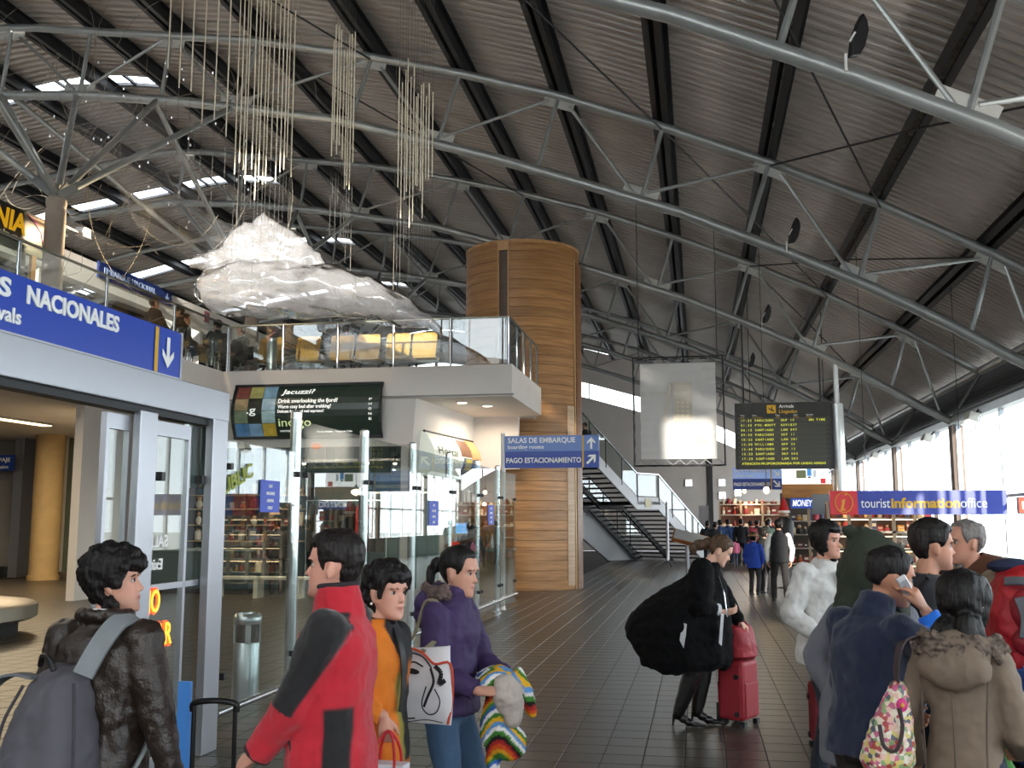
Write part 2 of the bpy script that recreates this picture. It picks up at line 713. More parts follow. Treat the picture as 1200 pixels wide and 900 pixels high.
# ---- roof beams along the hall: pairs of channels on the truss nodes
NX = [-14.6, -12.7, -10.8, -8.82, -6.34, -4.5, -2.5, -.5, 1.45, 3.4, 5.25]
LX = [-16.6, -18.6, -20.6, -22.8, -25.2, -27.5]
ordn = ['first', 'second', 'third', 'fourth', 'fifth', 'sixth', 'seventh', 'eighth', 'ninth', 'tenth', 'eleventh', 'twelfth', 'thirteenth', 'fourteenth',
        'fifteenth', 'sixteenth', 'seventeenth', 'eighteenth']
allx = sorted(NX + LX, reverse=True)
for i, x in enumerate(allx):
    sl = math.atan2(top(x + .3) - top(x - .3), .6)
    c = Vector((x, 25.5, top(x) + .05 + .16))
    o = empty('roof_girder', c, label='black double channel roof girder, %s from the right hand windows' % ordn[i], cat='beam', group='roof beams along the hall')
    T = Matrix.Rotation(-sl, 3, 'Y')
    for s in (-1, 1):
        m = MB()
        m.box(c + T @ Vector((s * .055, 0, 0)), (.02, 64, .30), M=T)
        m.box(c + T @ Vector((s * .105, 0, .14)), (.10, 64, .02), M=T)
        m.box(c + T @ Vector((s * .105, 0, -.14)), (.10, 64, .02), M=T)
        m.build('channel', M_PURLIN, o)

# ---- trusses across the hall
TY = [11.25, 19.0, 26.75, 34.5, 42.25, 50.0]
tname = ['nearest', 'second', 'third', 'fourth', 'fifth', 'farthest']
GUS_TOP = {-2.5, 1.45, 5.25, -6.34, -10.8, -14.6}


M_GUS = mat('gusset_grey', 'a5a49e', rough=.5)


def lower(x):
    xb = x - .45 * (1 if x > -9 else .4)
    return (xb, bot(xb))


def make_truss(y, label):
    o = empty('roof_truss', (-4.5, y, bot(-4.5)), label=label, cat='truss', group='tubular roof trusses')
    xs = [-28.5, -26, -23.5, -21, -18.5, -16.5] + [x for x, _ in TOP]
    MB().tube([(x, y, top(x) - .05) for x in xs], .085, 12).build('top_chord', M_STEEL, o, smooth=True)
    xs = [-28.5, -26, -23.5, -21, -18.5, -16.5] + [x for x, _ in BOT]
    MB().tube([(x, y, bot(x)) for x in xs], .10, 12).build('bottom_chord', M_STEEL, o, smooth=True)
    for i, x in enumerate(NX):
        xb, zb = lower(x)
        zt = top(x) - .05
        MB().cyl((x, y, zt), (xb, y, zb), .045, 8).build('post', M_STEEL, o, smooth=True)
        g = MB()
        if x in GUS_TOP:
            sl = math.atan2(top(x + .3) - top(x - .3), .6)
            g.box((x, y, zt - .14), (.62, .025, .24), M=Matrix.Rotation(-sl, 3, 'Y'))
            for j in (i - 1, i + 1):
                if 0 <= j < len(NX):
                    q = lower(NX[j])
                elif j == len(NX):
                    q = (6.05, 4.25)
                else:
                    continue
                sx = .2 if q[0] > xb else -.2
                MB().cyl((x + sx, y, zt - .16 - .4 * sx), (q[0] - .6 * sx, y, q[1] + .14), .036, 8).build('diagonal', M_STEEL, o, smooth=True)
        else:
            sl = math.atan2(bot(xb + .3) - bot(xb - .3), .6)
            g.box((xb, y, zb + .14), (.7, .025, .24), M=Matrix.Rotation(-sl, 3, 'Y'))
        g.build('gusset_plate', M_GUS, o)
    MB().cyl((6.95, y, 5.30), (6.22, y, 4.15), .05, 8).build('end_strut', M_STEEL, o, smooth=True)
    return o


for i, y in enumerate(TY):
    make_truss(y, 'grey tubular roof truss spanning the hall, %s' % ('nearest the camera' if i == 0 else tname[i] + ' one back' if i < 5 else 'farthest from the camera'))

# ---- thin bracing rods under the deck
k = 0
for y0, y1, xa, xb in [(11.25, 19, -4.5, -.5), (11.25, 19, .5, 3.4), (19, 26.75, -.5, 3.4), (11.25, 19, 5.25, 1.45), (19, 26.75, 5.25, 1.45), (26.75, 34.5, 1.45, 5.25),
                       (19, 26.75, -8.82, -4.5), (11.25, 19, -10.8, -6.34)]:
    mx = (xa + xb) / 2
    a, b = (xa, y0, top(xa) - .12), (xb, y1, top(xb) - .12)
    mid = Vector(((a[0] + b[0]) / 2, (y0 + y1) / 2, top(mx) - .12))
    side = 'nearest' if y0 < 12 else 'second' if y0 < 20 else 'third'
    wh = {-4.5: 'above the wooden tower', .5: 'right of the middle', -.5: 'over the middle', 5.25: 'towards the right eave', 1.45: 'near the right eave', -8.82: 'over the balcony',
          -10.8: 'over the balcony'}[xa]
    tag(MB().tube([a, mid, b], .018, 6).build('bracing_rod', M_DARK, smooth=True, loc=a),
        'thin dark bracing rod slanting across the %s roof bay, %s' % (side, wh), 'rod', 'roof bracing rods')

# ---- eave on the right: tube, slatted louvre panels
tr = empty('trim_1', (6.95, 25, 5.35), kind='structure')
MB().cyl((6.95, -7, 5.35), (6.95, 58, 5.35), .11, 12).build('eave_tube', M_STEEL, tr, smooth=True)
sl = MB()
back = MB()
for i in range(13):
    f = i / 12
    x, z = 7.0 - .72 * f, 5.22 - 1.05 * f
    sl.box((x, 25.5, z), (.10, 65, .02), M=Matrix.Rotation(R(28), 3, 'Y'))
for y in np.arange(-6.5, 58, .48):
    sl.bar((7.06, y, 5.22), (6.34, y, 4.17), .02, .05)
tag(sl.build('louvre_slats', mat('louvre_grey', '63666a', rough=.5, metal=.4), tr), kind='stuff')
MB().hexa([(7.35, -7, 5.3), (7.35, 58, 5.3), (6.5, 58, 4.1), (6.5, -7, 4.1), (7.40, -7, 5.3), (7.40, 58, 5.3), (6.55, 58, 4.1), (6.55, -7, 4.1)]).build('eave_board', M_PURLIN, tr)
MB().bbox(6.14, 6.36, -7, 58, 4.0, 4.17).build('head_rail', M_STEEL, tr)

# ---- right wall: low sill wall, piers and the window band
wr = empty('wall_right', (6.28, 25, 0), kind='structure')
MB().bbox(6.2, 6.4, -7, 58, -.02, .9).build('sill_wall', mat('sill_white', 'c9c8c6', rough=.6), wr)
MB().bbox(6.12, 6.42, -7, 58, .9, .94).build('sill', mat('sill_white2', 'd8d7d3', rough=.4), wr)
M_PIER = mat('pier_brown', '6e5b50', rough=.6)
wnum = 20
M_MUL = mat('mullion_alu', '9aa0a6', rough=.4, metal=.6)
for y in [3.5 - 7.75] + [3.5] + TY + [57.6]:
    MB().bbox(6.16, 6.42, y - .17, y + .17, .94, 4.0).build('pier', M_PIER, wr)
ys = [-4.25, 3.5] + TY + [57.6]
for y0, y1 in zip(ys, ys[1:]):
    w = empty('window_%d' % wnum, (6.3, (y0 + y1) / 2, .94), kind='structure')
    wnum += 1
    a, b = y0 + .17, y1 - .17
    n = 4
    st = (b - a) / n
    MB().bbox(6.27, 6.33, a, b, 2.16, 2.22).build('transom', M_MUL, w)
    for i in range(n + 1):
        MB().bbox(6.25, 6.35, a + i * st - .035, a + i * st + .035, .94, 4.0).build('mullion', M_MUL, w)
    for i in range(n):
        for z0, z1 in ((.96, 2.16), (2.22, 4.0)):
            MB().bbox(6.295, 6.301, a + i * st + .035, a + (i + 1) * st - .035, z0, z1).build('pane', G_WIN, w)

# ---- gable walls with a glazed strip under the roof
M_GAB = mat('gable_panel', 'a9a5a2', rough=.55, metal=.1, noise_scale=1, noise_amt=.05)


M_FILL = glass('daylight_fill_sheet', (1, 1, 1), .3, .3, 1.0, (.9, .92, .93))  # added diffusing sheet on the unseen rear gable, brightens surfaces facing the camera


def gable(name, y, th, wno, glazed=None):
    wl = empty(name, (0, y, 0), kind='structure')
    xs = [-30, -27, -24, -21, -18, -15, -12, -9, -6, -3, 0, 3, 5, 6.3]
    pts = [(x, y, top(x) - 2.4) for x in xs]
    if glazed:
        MB().bbox(-30, 6.3, y, y + th, 0, 3.0).build('panel_wall', M_GAB, wl)
        for (a, _, za), (b, _, zb) in zip(pts, pts[1:]):
            MB().hexa([(a + .03, y + th / 2, 3.0), (b - .03, y + th / 2, 3.0), (b - .03, y + th / 2 + .02, 3.0), (a + .03, y + th / 2 + .02, 3.0), (a + .03, y + th / 2, za), (b - .03, y + th / 2, zb),
                       (b - .03, y + th / 2 + .02, zb), (a + .03, y + th / 2 + .02, za)]).build('daylight_fill_panel', M_FILL, wl)
            MB().bar((a, y + th / 2, 3.0), (a, y + th / 2, za), .08, .08).build('mullion', M_DARK, wl)
    else:
        MB().prism([(6.3, y, 0), (-30, y, 0)] + pts, (0, th, 0)).build('panel_wall', M_GAB, wl)
    rb = MB()
    z = .3
    while z < (2.6 if glazed else 10):
        xmax = 6.2
        while xmax > -29 and top(xmax) - 2.4 < z + .30:
            xmax -= .2
        s = -1 if th > 0 else 1
        rb.bbox(-29.5, xmax, y - .012, y + .0, z, z + .28) if s < 0 else rb.bbox(-29.5, xmax, y, y + .012, z, z + .28)
        z += .32
    tag(rb.build('cladding_ribs', M_GAB, wl), kind='stuff')
    w = empty('window_%d' % wno, (0, y, 8), kind='structure')
    f = MB()
    if glazed:
        xs = sorted(set(xs + [q for g_ in glazed for q in g_[:2]]))
    for a, b in zip(xs, xs[1:]):
        g = MB()
        za, zb = top(a), top(b)
        hit = [g_ for g_ in glazed or [] if a >= g_[0] - .01 and b <= g_[1] + .01]
        if glazed and not hit:
            MB().hexa([(a, y, za - 2.4), (b, y, zb - 2.4), (b, y + th, zb - 2.4), (a, y + th, za - 2.4), (a, y, za + DZ), (b, y, zb + DZ), (b, y + th, zb + DZ), (a, y + th, za + DZ)]).build('infill_panel', M_FILL if glazed else M_GAB, wl)  # rear gable only: added diffusing infill between the openings
            continue
        l0 = max(hit[0][2], za - 2.4) if hit else za - 2.4
        l1 = max(hit[0][2], zb - 2.4) if hit else zb - 2.4
        h0, h1 = (min(hit[0][3], za + DZ), min(hit[0][3], zb + DZ)) if hit else (za - 1.55, zb - 1.55)
        for q0, q1, r0, r1 in ((za - 2.4, zb - 2.4, l0, l1), (h0, h1, za + DZ, zb + DZ)):
            if r0 - q0 > .05 or r1 - q1 > .05:
                MB().hexa([(a, y, q0), (b, y, q1), (b, y + th, q1), (a, y + th, q0), (a, y, r0), (b, y, r1), (b, y + th, r1), (a, y + th, r0)]).build('infill_panel', M_FILL if glazed else M_GAB, wl)
        g.quad((a, y + th / 2, l0), (b, y + th / 2, l1), (b, y + th / 2, h1), (a, y + th / 2, h0))
        g.build('pane', G_WIN, w)
        MB().bar((a, y + th / 2, za - 2.4), (a, y + th / 2, za + DZ), .07, .07).build('mullion', M_DARK, w)
    return wl


gable('wall_back', 58, .2, 40)
gable('wall_rear', -7, -.2, 41, [(-27, -8, 0, 99), (-5.0, -1.0, 8.75, 99), (3.45, 4.35, 0, 7.15)])  # unseen rear openings, shaped to let sun onto the sculpture and banner
tag(MB().bbox(-30, -29.6, -7, 58, 0, 9.5).build('wall_left', M_WALLG), kind='structure')
# pilaster strip and square lamps on the far wall
wb = bpy.data.objects['wall_back']
MB().bbox(.55, .8, 57.8, 57.98, 0, 5.2).build('pilaster', M_DARK, wb)
M_LAMPSQ = mat('square_lamp', 'ffffff', emit='ffffff', estr=3.0)
for nme, x, z in (('left', -.5, 3.75), ('upper', 1.3, 3.75), ('lower', 1.3, 3.05), ('right', 2.15, 3.2)):
    o = empty('wall_lamp', (x, 57.9, z), label='small square white wall lamp on the far grey wall, %s one' % nme, cat='lamp', group='square lamps on the far wall')
    MB().bbox(x - .20, x + .20, 57.88, 57.97, z - .20, z + .20).build('lamp_frame', M_ALU, o)
    MB().bbox(x - .17, x + .17, 57.86, 57.885, z - .17, z + .17).build('diffuser', M_LAMPSQ, o)

# ---- mezzanine: slab, fascia, soffit lights
ZS, ZB = 4.80, 4.15
M_SLAB = mat('slab_plaster', 'e0d9d2', rough=.8, noise_scale=1.5, noise_amt=.03)
poly = [(-9.82, -6.9), (-9.82, 20), (-3.62, 20), (-3.62, 23.9), (-3.9, 24.6), (-3.6, 27.8), (-4.3, 35.3), (-7.2, 36.9), (-29.4, 37.5), (-29.4, -6.9)]
slab = tag(MB().prism([(x, y, ZB) for x, y in poly], (0, 0, ZS - ZB)).build('mezzanine_slab', M_SLAB), kind='structure')
MB().bbox(-9.86, -3.58, 19.965, 20.0, ZB + .02, ZB + .05).build('drip_joint', M_WALLG, slab)
M_DOWN = mat('downlight', 'fff2dc', emit='ffe9c8', estr=6.0)
for i, (x, y) in enumerate(((-4.85, 20.9), (-4.45, 21.6))):
    o = empty('downlight', (x, y, ZB), label='round recessed downlight in the balcony soffit, %s' % ('nearer one' if i == 0 else 'farther one'), cat='lamp', group='downlights in the soffit')
    MB().cyl((x, y, ZB - .015), (x, y, ZB + .01), .13, 18).build('trim_ring', M_ALU, o)
    MB().cyl((x, y, ZB - .022), (x, y, ZB - .012), .10, 18).build('lens', M_DOWN, o)
# walls under the slab
wf = empty('wall_front', (-8, 20, 0), kind='structure')
MB().bbox(-9.82, -5.73, 20.0, 20.15, 3.18, ZB + .01).build('bulkhead', M_WALLW, wf)
MB().bbox(-5.90, -5.73, 20.0, 20.2, 0, 3.2).build('jamb', M_WALLW, wf)
MB().hexa([(-5.73, 20.0, 2.35), (-5.73, 20.15, 2.35), (-5.30, 24.1, 2.35), (-5.42, 24.1, 2.35), (-5.73, 20.0, ZB + .01), (-5.60, 20.0, ZB + .01), (-5.30, 24.1, ZB + .01), (-5.42, 24.1, ZB + .01)]).build(
    'side_bulkhead', M_WALLW, wf)
MB().bbox(-5.42, -4.2, 24.1, 24.25, 2.9, ZB + .01).build('back_bulkhead', M_WALLW, wf)
tag(MB().bbox(-13.2, -13.0, 20.0, 28.5, 0, ZB).build('wall_divider', M_WALLW), kind='structure')
tag(MB().bbox(-5.75, -5.62, 22.6, 25.6, 0, 2.4).build('wall_partition', M_WALLW), kind='structure')

# ---- baggage hall
wbg = empty('wall_baggage', (-18, 28.3, 0), kind='structure')
MB().bbox(-28, -13, 28.4, 28.6, 0, ZB).build('rear_panel', M_WALLG, wbg)
MB().bbox(-19.35, -18.62, 27.9, 28.4, 0, ZB).build('white_pier', M_WALLW, wbg)
MB().bbox(-19.35, -14.3, 27.85, 27.92, 0, .18).build('plinth', mat('plinth_brown', '6b5f58', rough=.6), wbg)
MB().bbox(-18.62, -14.3, 27.95, 28.0, .18, ZB).build('dark_glass_panel', mat('green_glass_panel', '6b7568', rough=.12, spec=.6), wbg)
for x in (-17.2, -16.5, -15.5):
    MB().bbox(x - .015, x + .015, 27.90, 27.95, .18, ZB).build('glazing_bar', M_ALU, wbg)
MB().bbox(-20.3, -20.0, 27.8, 28.4, 0, ZB).build('frame_post', M_ALU, wbg)
MB().bbox(-26, -20.3, 27.6, 28.4, 0, .3).build('plinth', M_DARK, wbg)
col = empty('round_column', (-18.5, 26.9, 0), label='beige round column standing in the baggage hall', cat='column')
MB().lathe([(.44, 0), (.44, .12), (.40, .13), (.40, ZB)], (-18.5, 26.9, 0), 28).build('shaft', mat('column_beige', 'b59a6c', rough=.7, noise_scale=3, noise_amt=.08), col, smooth=True)
# ---- wooden lift tower: rings of curved boards
TC = Vector((-4.45, 26.15, 0))
TR, TH = 1.49, 8.65
tw = empty('wooden_tower', TC, label='round wooden tower of curved pale boards beside the balcony', cat='tower')
M_WOOD = wood_mat('tower_board', 'b98a58', '8f6236', (.6, .6, 9), rough=.42, var=.16)
M_WOODL = wood_mat('tower_trim', 'c79c6d', 'a97b4c', (3, 3, .8), rough=.45, var=.05)
NB = 36
bh = TH / NB
bm_ = MB()
n = 40
rg = []
for r, z in ((TR - .03, .0), (TR - .004, .0), (TR, .006), (TR, bh - .012), (TR - .004, bh - .006), (TR - .03, bh - .006)):
    rg.append([Vector((r * math.cos(2 * PI * j / n), r * math.sin(2 * PI * j / n), z)) for j in range(n)])
bm_.rings(rg, cap=False)
board = bm_.mesh('board', M_WOOD)
shade(board, 30)
for i in range(NB):
    o = bpy.data.objects.new('board', board)
    COL.objects.link(o)
    o.parent = tw
    o.location = (0, 0, i * bh)
    o.rotation_euler = (0, 0, i * 2.4)
MB().lathe([(TR - .03, 0.), (TR - .03, TH)], TC, 40).build('core', M_DARK, tw, smooth=True)
MB().lathe([(TR + .012, TH - .02), (TR + .012, TH + .05), (TR - .2, TH + .05)], TC, 40).build('cap', M_WOODL, tw, smooth=True)


def on_tower(ang, r, z):
    return TC + Vector((r * math.cos(R(ang)), r * math.sin(R(ang)), z))


def tower_strip(mb, a0, a1, r, z0, z1, th, k=4):
    rgs = []
    for i in range(k + 1):
        a = a0 + (a1 - a0) * i / k
        rgs.append([on_tower(a, r, z0), on_tower(a, r + th, z0), on_tower(a, r + th, z1), on_tower(a, r, z1)])
    mb.rings(rgs)


f = MB()
tower_strip(f, -104.6, -103.2, TR, 4.8, TH, .035, 1)
tower_strip(f, -94.6, -93.2, TR, 4.8, TH, .035, 1)
tower_strip(f, -104.6, -93.2, TR, TH - .22, TH, .035)
f.build('recess_frame', M_WOODL, tw)
f = MB()
tower_strip(f, -103.2, -94.6, TR, 4.8, TH - .22, .008)
f.build('recess_panel', wood_mat('recess_dark', '4b3520', '382716', (.6, .6, 9), var=0), tw)
f = MB()
tower_strip(f, -19.5, -17.0, TR, 0, TH - .3, .03, 1)
f.build('edge_strip', mat('bright_strip', 'c9a97d', rough=.3, metal=.3), tw)
f = MB()
tower_strip(f, -17, 20, TR, 0, TH - .35, .05, 8)
f.build('side_panel', wood_mat('side_board', '8a5d38', '6b4426', (.6, .6, 5), var=0), tw)
f = MB()
tower_strip(f, -32, -20, TR, 0.1, 4.55, .012, 4)
f.build('pale_panel', wood_mat('pale_board', 'cdb195', 'b8987a', (.6, .6, 9), var=0), tw)

# ---- glass balustrade of the balcony
M_RAILCAP = mat('rail_cap', '6f7268', rough=.35, metal=.5)


def balustrade(label, a, b, n, z=ZS, h=.98, group='glass balustrades of the balcony'):
    a, b = Vector((*a, z)), Vector((*b, z))
    o = empty('glass_balustrade', (a + b) / 2, label=label, cat='railing', group=group)
    d = (b - a) / n
    t = d.normalized()
    for i in range(n + 1):
        p = a + d * i
        MB().cyl(p, p + Vector((0, 0, h)), .028, 10).build('post', M_CHROME, o, smooth=True)
    for i in range(n):
        p, q = a + d * i + t * .04, a + d * (i + 1) - t * .04
        u = Vector((0, 0, 1))
        s = t.cross(u) * .006
        MB().hexa([p - s + u * .03, q - s + u * .03, q + s + u * .03, p + s + u * .03, p - s + u * (h - .02), q - s + u * (h - .02), q + s + u * (h - .02), p + s + u * (h - .02)]).build('pane', G_RAIL, o)
    MB().bar(a + Vector((0, 0, h)), b + Vector((0, 0, h)), .05, .03).build('cap_rail', M_RAILCAP, o)
    return o


balustrade('glass balustrade along the balcony edge facing the hall', (-9.74, 20.08), (-3.70, 20.08), 5)
balustrade('short glass balustrade running back to the wooden tower', (-3.70, 20.14), (-3.70, 23.7), 4)
balustrade('long glass balustrade above the baggage hall doors', (-9.74, 4.0), (-9.74, 20.0), 7)
# bulkhead beam and white partition on the mezzanine
tag(MB().bbox(-13.2, -12.9, 8, 30, 6.75, 7.3).build('trim_2', M_SLAB), kind='structure')
for y in (12, 18.2, 29.5):
    MB().bbox(-13.17, -12.93, y - .12, y + .12, ZS, 6.78).build('bulkhead_post', M_SLAB, bpy.data.objects['trim_2'])
tag(MB().bbox(-18.0, -13.6, 26.2, 26.35, ZS, 7.35).build('wall_mezzanine', M_WALLW), kind='structure')

# ---- round columns with branching struts on the mezzanine
M_CONC = mat('column_concrete', '8d7f73', rough=.85, noise_scale=6, noise_amt=.08)
for i, y in enumerate((15.1, 22.9, 30.6)):
    x = -10.55
    o = empty('branching_column', (x, y, ZS), label='concrete column with branching steel struts, %s' % ('beside the shop sign' if i == 0 else 'behind the silver sculpture' if i == 1 else 'farthest back on the balcony'),
              cat='column', group='columns with branching struts')
    MB().lathe([(.165, 0), (.165, 2.05), (.15, 2.07), (.15, 2.12), (.165, 2.14), (.165, 2.25), (.12, 2.3)], (x, y, ZS), 20).build('shaft', M_CONC, o, smooth=True)
    hub = Vector((x, y, ZS + 2.3))
    for dx, dy in ((-4.0, -3.85), (-.6, -3.85), (-4.2, 3.9), (1.2, 3.9), (-.5, 3.9), (-2.4, 3.9)):
        tgt = Vector((x + dx, y + dy, bot(x + dx)))
        d = (tgt - hub).normalized()
        s = MB().cyl(hub + d * .45, tgt, .062, 10).build('strut', M_STEEL, o, smooth=True)
        MB().bar(hub, hub + d * .55, .03, .15).build('fork_plate', M_STEEL, s)
o = empty('flood_lamp', (-10.72, 15.95, 6.72), label='glowing warm floodlight on the concrete column', cat='lamp')
MB().box((-10.62, 15.5, 6.70), (.04, .7, .04)).build('arm', M_DARK, o)
MB().box((-10.6, 15.98, 6.72), (.16, .22, .16)).build('housing', M_ALU, o)
MB().ell((-10.5, 15.93, 6.72), (.05, .09, .07)).build('bulb', mat('flood_bulb', 'ffd9a0', emit='ffcf94', estr=40), o, smooth=True)
point_light('flood_light', (-10.3, 15.9, 6.72), 130, (1, .75, .45))

# ---- sliding door portal of the baggage hall
XD = -3.60
dr = empty('door_1', (XD, 6.6, 0), kind='structure')
MB().bbox(XD - .12, XD + .04, 2.2, 7.38, 2.43, 2.66).build('header', M_ALU, dr, bevel=.006)
MB().bbox(XD - .11, XD + .0, 2.2, 7.18, 2.385, 2.43).build('track', M_DARK, dr)
MB().bbox(XD - .02, XD + .045, 7.12, 7.36, 0, 2.44).build('post', M_ALU, dr, bevel=.006)
MB().bbox(XD - .035, XD + .02, 6.14, 6.36, 0, 2.40).build('post', M_ALU, dr, bevel=.006)
MB().bbox(XD - .14, XD - .02, 2.2, 2.4, 0, 2.44).build('post', M_ALU, dr)
for nme, y0, y1, xo in (('leaf', 5.86, 6.16, -.07), ('leaf', 6.36, 6.92, -.05)):
    lf = MB()
    lf.bbox(XD + xo - .02, XD + xo + .02, y0, y0 + .035, .02, 2.36)
    lf.bbox(XD + xo - .02, XD + xo + .02, y1 - .035, y1, .02, 2.36)
    lf.bbox(XD + xo - .02, XD + xo + .02, y0 + .035, y1 - .035, 2.26, 2.36)
    lf.bbox(XD + xo - .02, XD + xo + .02, y0 + .035, y1 - .035, .02, .10)
    l = lf.build('door_leaf', M_ALU, dr)
    MB().bbox(XD + xo - .004, XD + xo + .004, y0 + .035, y1 - .035, .10, 2.26).build('pane', G_PART, l)
MB().bbox(XD - .055, XD - .047, 6.92, 7.12, .05, 2.40).build('side_pane', G_PART, dr)
MB().bbox(XD - .085, XD - .055, 6.915, 6.945, .02, 2.40).build('edge_bar', M_CHROME, dr)
MB().bbox(XD - .06, XD - .03, 6.36, 7.12, 1.21, 1.25).build('push_rail', M_ALU, dr)
for y in (6.5, 7.08):
    MB().box((XD - .03, y, 1.98), (.06, .05, .06)).build('clamp', M_BLACK, dr)
# words on the glass: white ones meant to be read from inside, red ones from outside
pl = Plate((XD - .03, 6.93, 1.60), (0, -1, 0))
m = MB()
pl.text(m, 'SALIDA', .28, .10, .085, bold=.015)
pl.text(m, 'Exit', .34, .25, .075, bold=.015)
m.build('lettering', WHITE, dr)
M_LED = mat('orange_letter', 'ff5a1e', emit='ff4a12', estr=1.6, rough=.4)
M_LEDY = mat('yellow_letter', 'ffc23a', emit='ffb030', estr=1.6, rough=.4)
pl = Plate((XD - .02, 5.96, 1.24), (0, 1, 0))
for mm, bd, dd in ((M_LED, .07, .002), (M_LEDY, .0, .008)):
    m = MB()
    pl.text(m, 'NO', .36, .17, .155, w=.22, bold=bd, d=dd)
    pl.text(m, 'ENTRAR', .16, .40, .155, w=.60, bold=bd, d=dd)
    m.build('lettering', mm, dr)

# ---- glass partition along the hall
gp = empty('glass_partition', (-3.62, 13.9, 0), kind='structure')
py = [7.42, 9.02, 11.02, 13.0, 15.0, 17.0, 18.8, 20.4]
panes = []
for i, (a, b) in enumerate(zip(py, py[1:])):
    p_ = MB().bbox(-3.625, -3.615, a + .03, b - .03, .10, 2.60).build('pane', G_PART, gp)
    panes.append(p_)
    for z in (.24,):
        MB().cyl((-3.60, a, z), (-3.60, b, z), .028, 10).build('rail', M_CHROME, gp, smooth=True)
    for z in (.5, 2.1):
        for s in (.10, -.10):
            yy_ = (a if s > 0 else b) + s
            MB().box((-3.61, yy_, z), (.05, .045, .05)).build('clamp', M_BLACK, gp)
for y in py[1:-1]:
    MB().lathe([(.09, 0), (.09, .02), (.052, .03), (.052, 2.68), (.03, 2.70)], (-3.68, y, 0), 16).build('post', M_CHROME, gp, smooth=True)
MB().lathe([(.06, 0), (.045, .03), (.045, 3.36)], (-3.70, 19.5, 0), 14).build('post', mat('white_post', 'e4e4e2', rough=.4), gp, smooth=True)
m = MB()
a = R(18)
pl = Plate((-3.608, 7.30, 1.90), (0, math.cos(a), math.sin(a)), (0, -math.sin(a), math.cos(a)))
pl.text(m, 'PUBLIC', .0, .06, .115, w=.66, bold=.02)
m.build('lettering', mat('green_letter', '8f9b2a', rough=.5), panes[0])


def small_notice(y, z, w, h, label, rows, x=-3.606):
    o = empty('notice', (x, y, z), label=label, cat='notice', group='blue notices on the glass partition')
    q = Plate((x, y, z), (0, 1, 0))
    m = MB()
    q.panel(m, 0, 0, w, h)
    m.build('sheet', mat('notice_blue', '3b56c0', rough=.5), o)
    m = MB()
    for i, s in enumerate(rows):
        q.text(m, s, w / 2, h * (i + 1) / (len(rows) + .4), h * .10, bold=.015, align='C')
    m.build('lettering', WHITE, o)


small_notice(8.10, 2.02, .40, .27, 'blue notice with white lines on the glass beside the door post', ['EXIT', 'BAGGAGE', 'ARRIVAL', 'ONLY'])
small_notice(13.6, 1.95, .50, .34, 'blue notice with white lines on the middle of the glass partition', ['EXIT', 'BAGGAGE', 'ARRIVAL', 'ONLY'])
small_notice(17.6, 1.95, .50, .34, 'blue notice with white lines near the far end of the glass partition', ['EXIT', 'BAGGAGE', 'ARRIVAL', 'ONLY'])

# ---- staircase behind the tower
st = empty('staircase', (-2.4, 40, 0), label='open riser staircase with dark treads and white stringer behind the tower', cat='staircase')
dn = Vector((.5, .866, 0))
ac = Vector((.866, -.5, 0))
W = 3.3
TRt = Vector((-4.3, 35.4, ZS))
NS = 14
rise = ZS / (2 * NS)
run = .29
M_TREAD = mat('tread_dark', '34363a', rough=.4, metal=.2)
M_STRW = mat('stringer_white', 'c6c6c8', rough=.45)
M_STRD = mat('stringer_dark', '1f2024', rough=.5, metal=.2)


def stp(i):
    """front edge of step i on the right hand side"""
    s = i * run + (1.35 if i > NS else 0)
    return TRt + dn * s - Vector((0, 0, rise * i))


tme = None
for i in range(1, 2 * NS):
    if i == NS:
        continue
    p = stp(i)
    q = p + dn * .31
    a, b = p - ac * .05, q - ac * .05
    c_, d_ = q - ac * (W - .05), p - ac * (W - .05)
    th = Vector((0, 0, -.06))
    MB().hexa([a + th, b + th, c_ + th, d_ + th, a, b, c_, d_]).build('tread', M_TREAD, st)
p = stp(NS)
q = p + dn * (1.35 + run)
th = Vector((0, 0, -.12))
MB().hexa([p + th, q + th, q - ac * W + th, p - ac * W + th, p, q, q - ac * W, p - ac * W]).build('landing', M_STRD, st)
H0 = Vector((0, 0, .10))
lo = Vector((0, 0, -.42))
pts = [TRt, stp(NS), stp(NS) + dn * 1.5, stp(2 * NS)]
for off, mm, w, up_, dn_ in ((0, M_STRW, .06, .16, -.30), (W * .5, M_STRD, .10, -.06, -.30), (W, M_STRD, .08, .12, -.30)):
    o_ = -ac * off
    for i in range(3):
        a, b = pts[i] + o_, pts[i + 1] + o_
        MB().hexa([a + Vector((0, 0, dn_)), b + Vector((0, 0, dn_)), b + Vector((0, 0, dn_)) - ac * w, a + Vector((0, 0, dn_)) - ac * w,
                   a + Vector((0, 0, up_)), b + Vector((0, 0, up_)), b + Vector((0, 0, up_)) - ac * w, a + Vector((0, 0, up_)) - ac * w]).build('stringer', mm, st)
for off in (0, W):
    for i in range(3):
        a, b = pts[i] - ac * off, pts[i + 1] - ac * off
        k = 4 if i != 1 else 1
        for j in range(k):
            p, q = a.lerp(b, (j + .03) / k), a.lerp(b, (j + .97) / k)
            s = ac * .006
            u0, u1 = Vector((0, 0, .2)), Vector((0, 0, 1.0))
            MB().hexa([p - s + u0, q - s + u0, q + s + u0, p + s + u0, p - s + u1, q - s + u1, q + s + u1, p + s + u1]).build('pane', G_RAIL, st)
            MB().cyl(p, p + Vector((0, 0, 1.05)), .022, 8).build('post', M_DARK, st, smooth=True)
        MB().bar(a + Vector((0, 0, 1.05)), b + Vector((0, 0, 1.05)), .05, .04).build('handrail', M_DARK if off else M_CHROME, st)
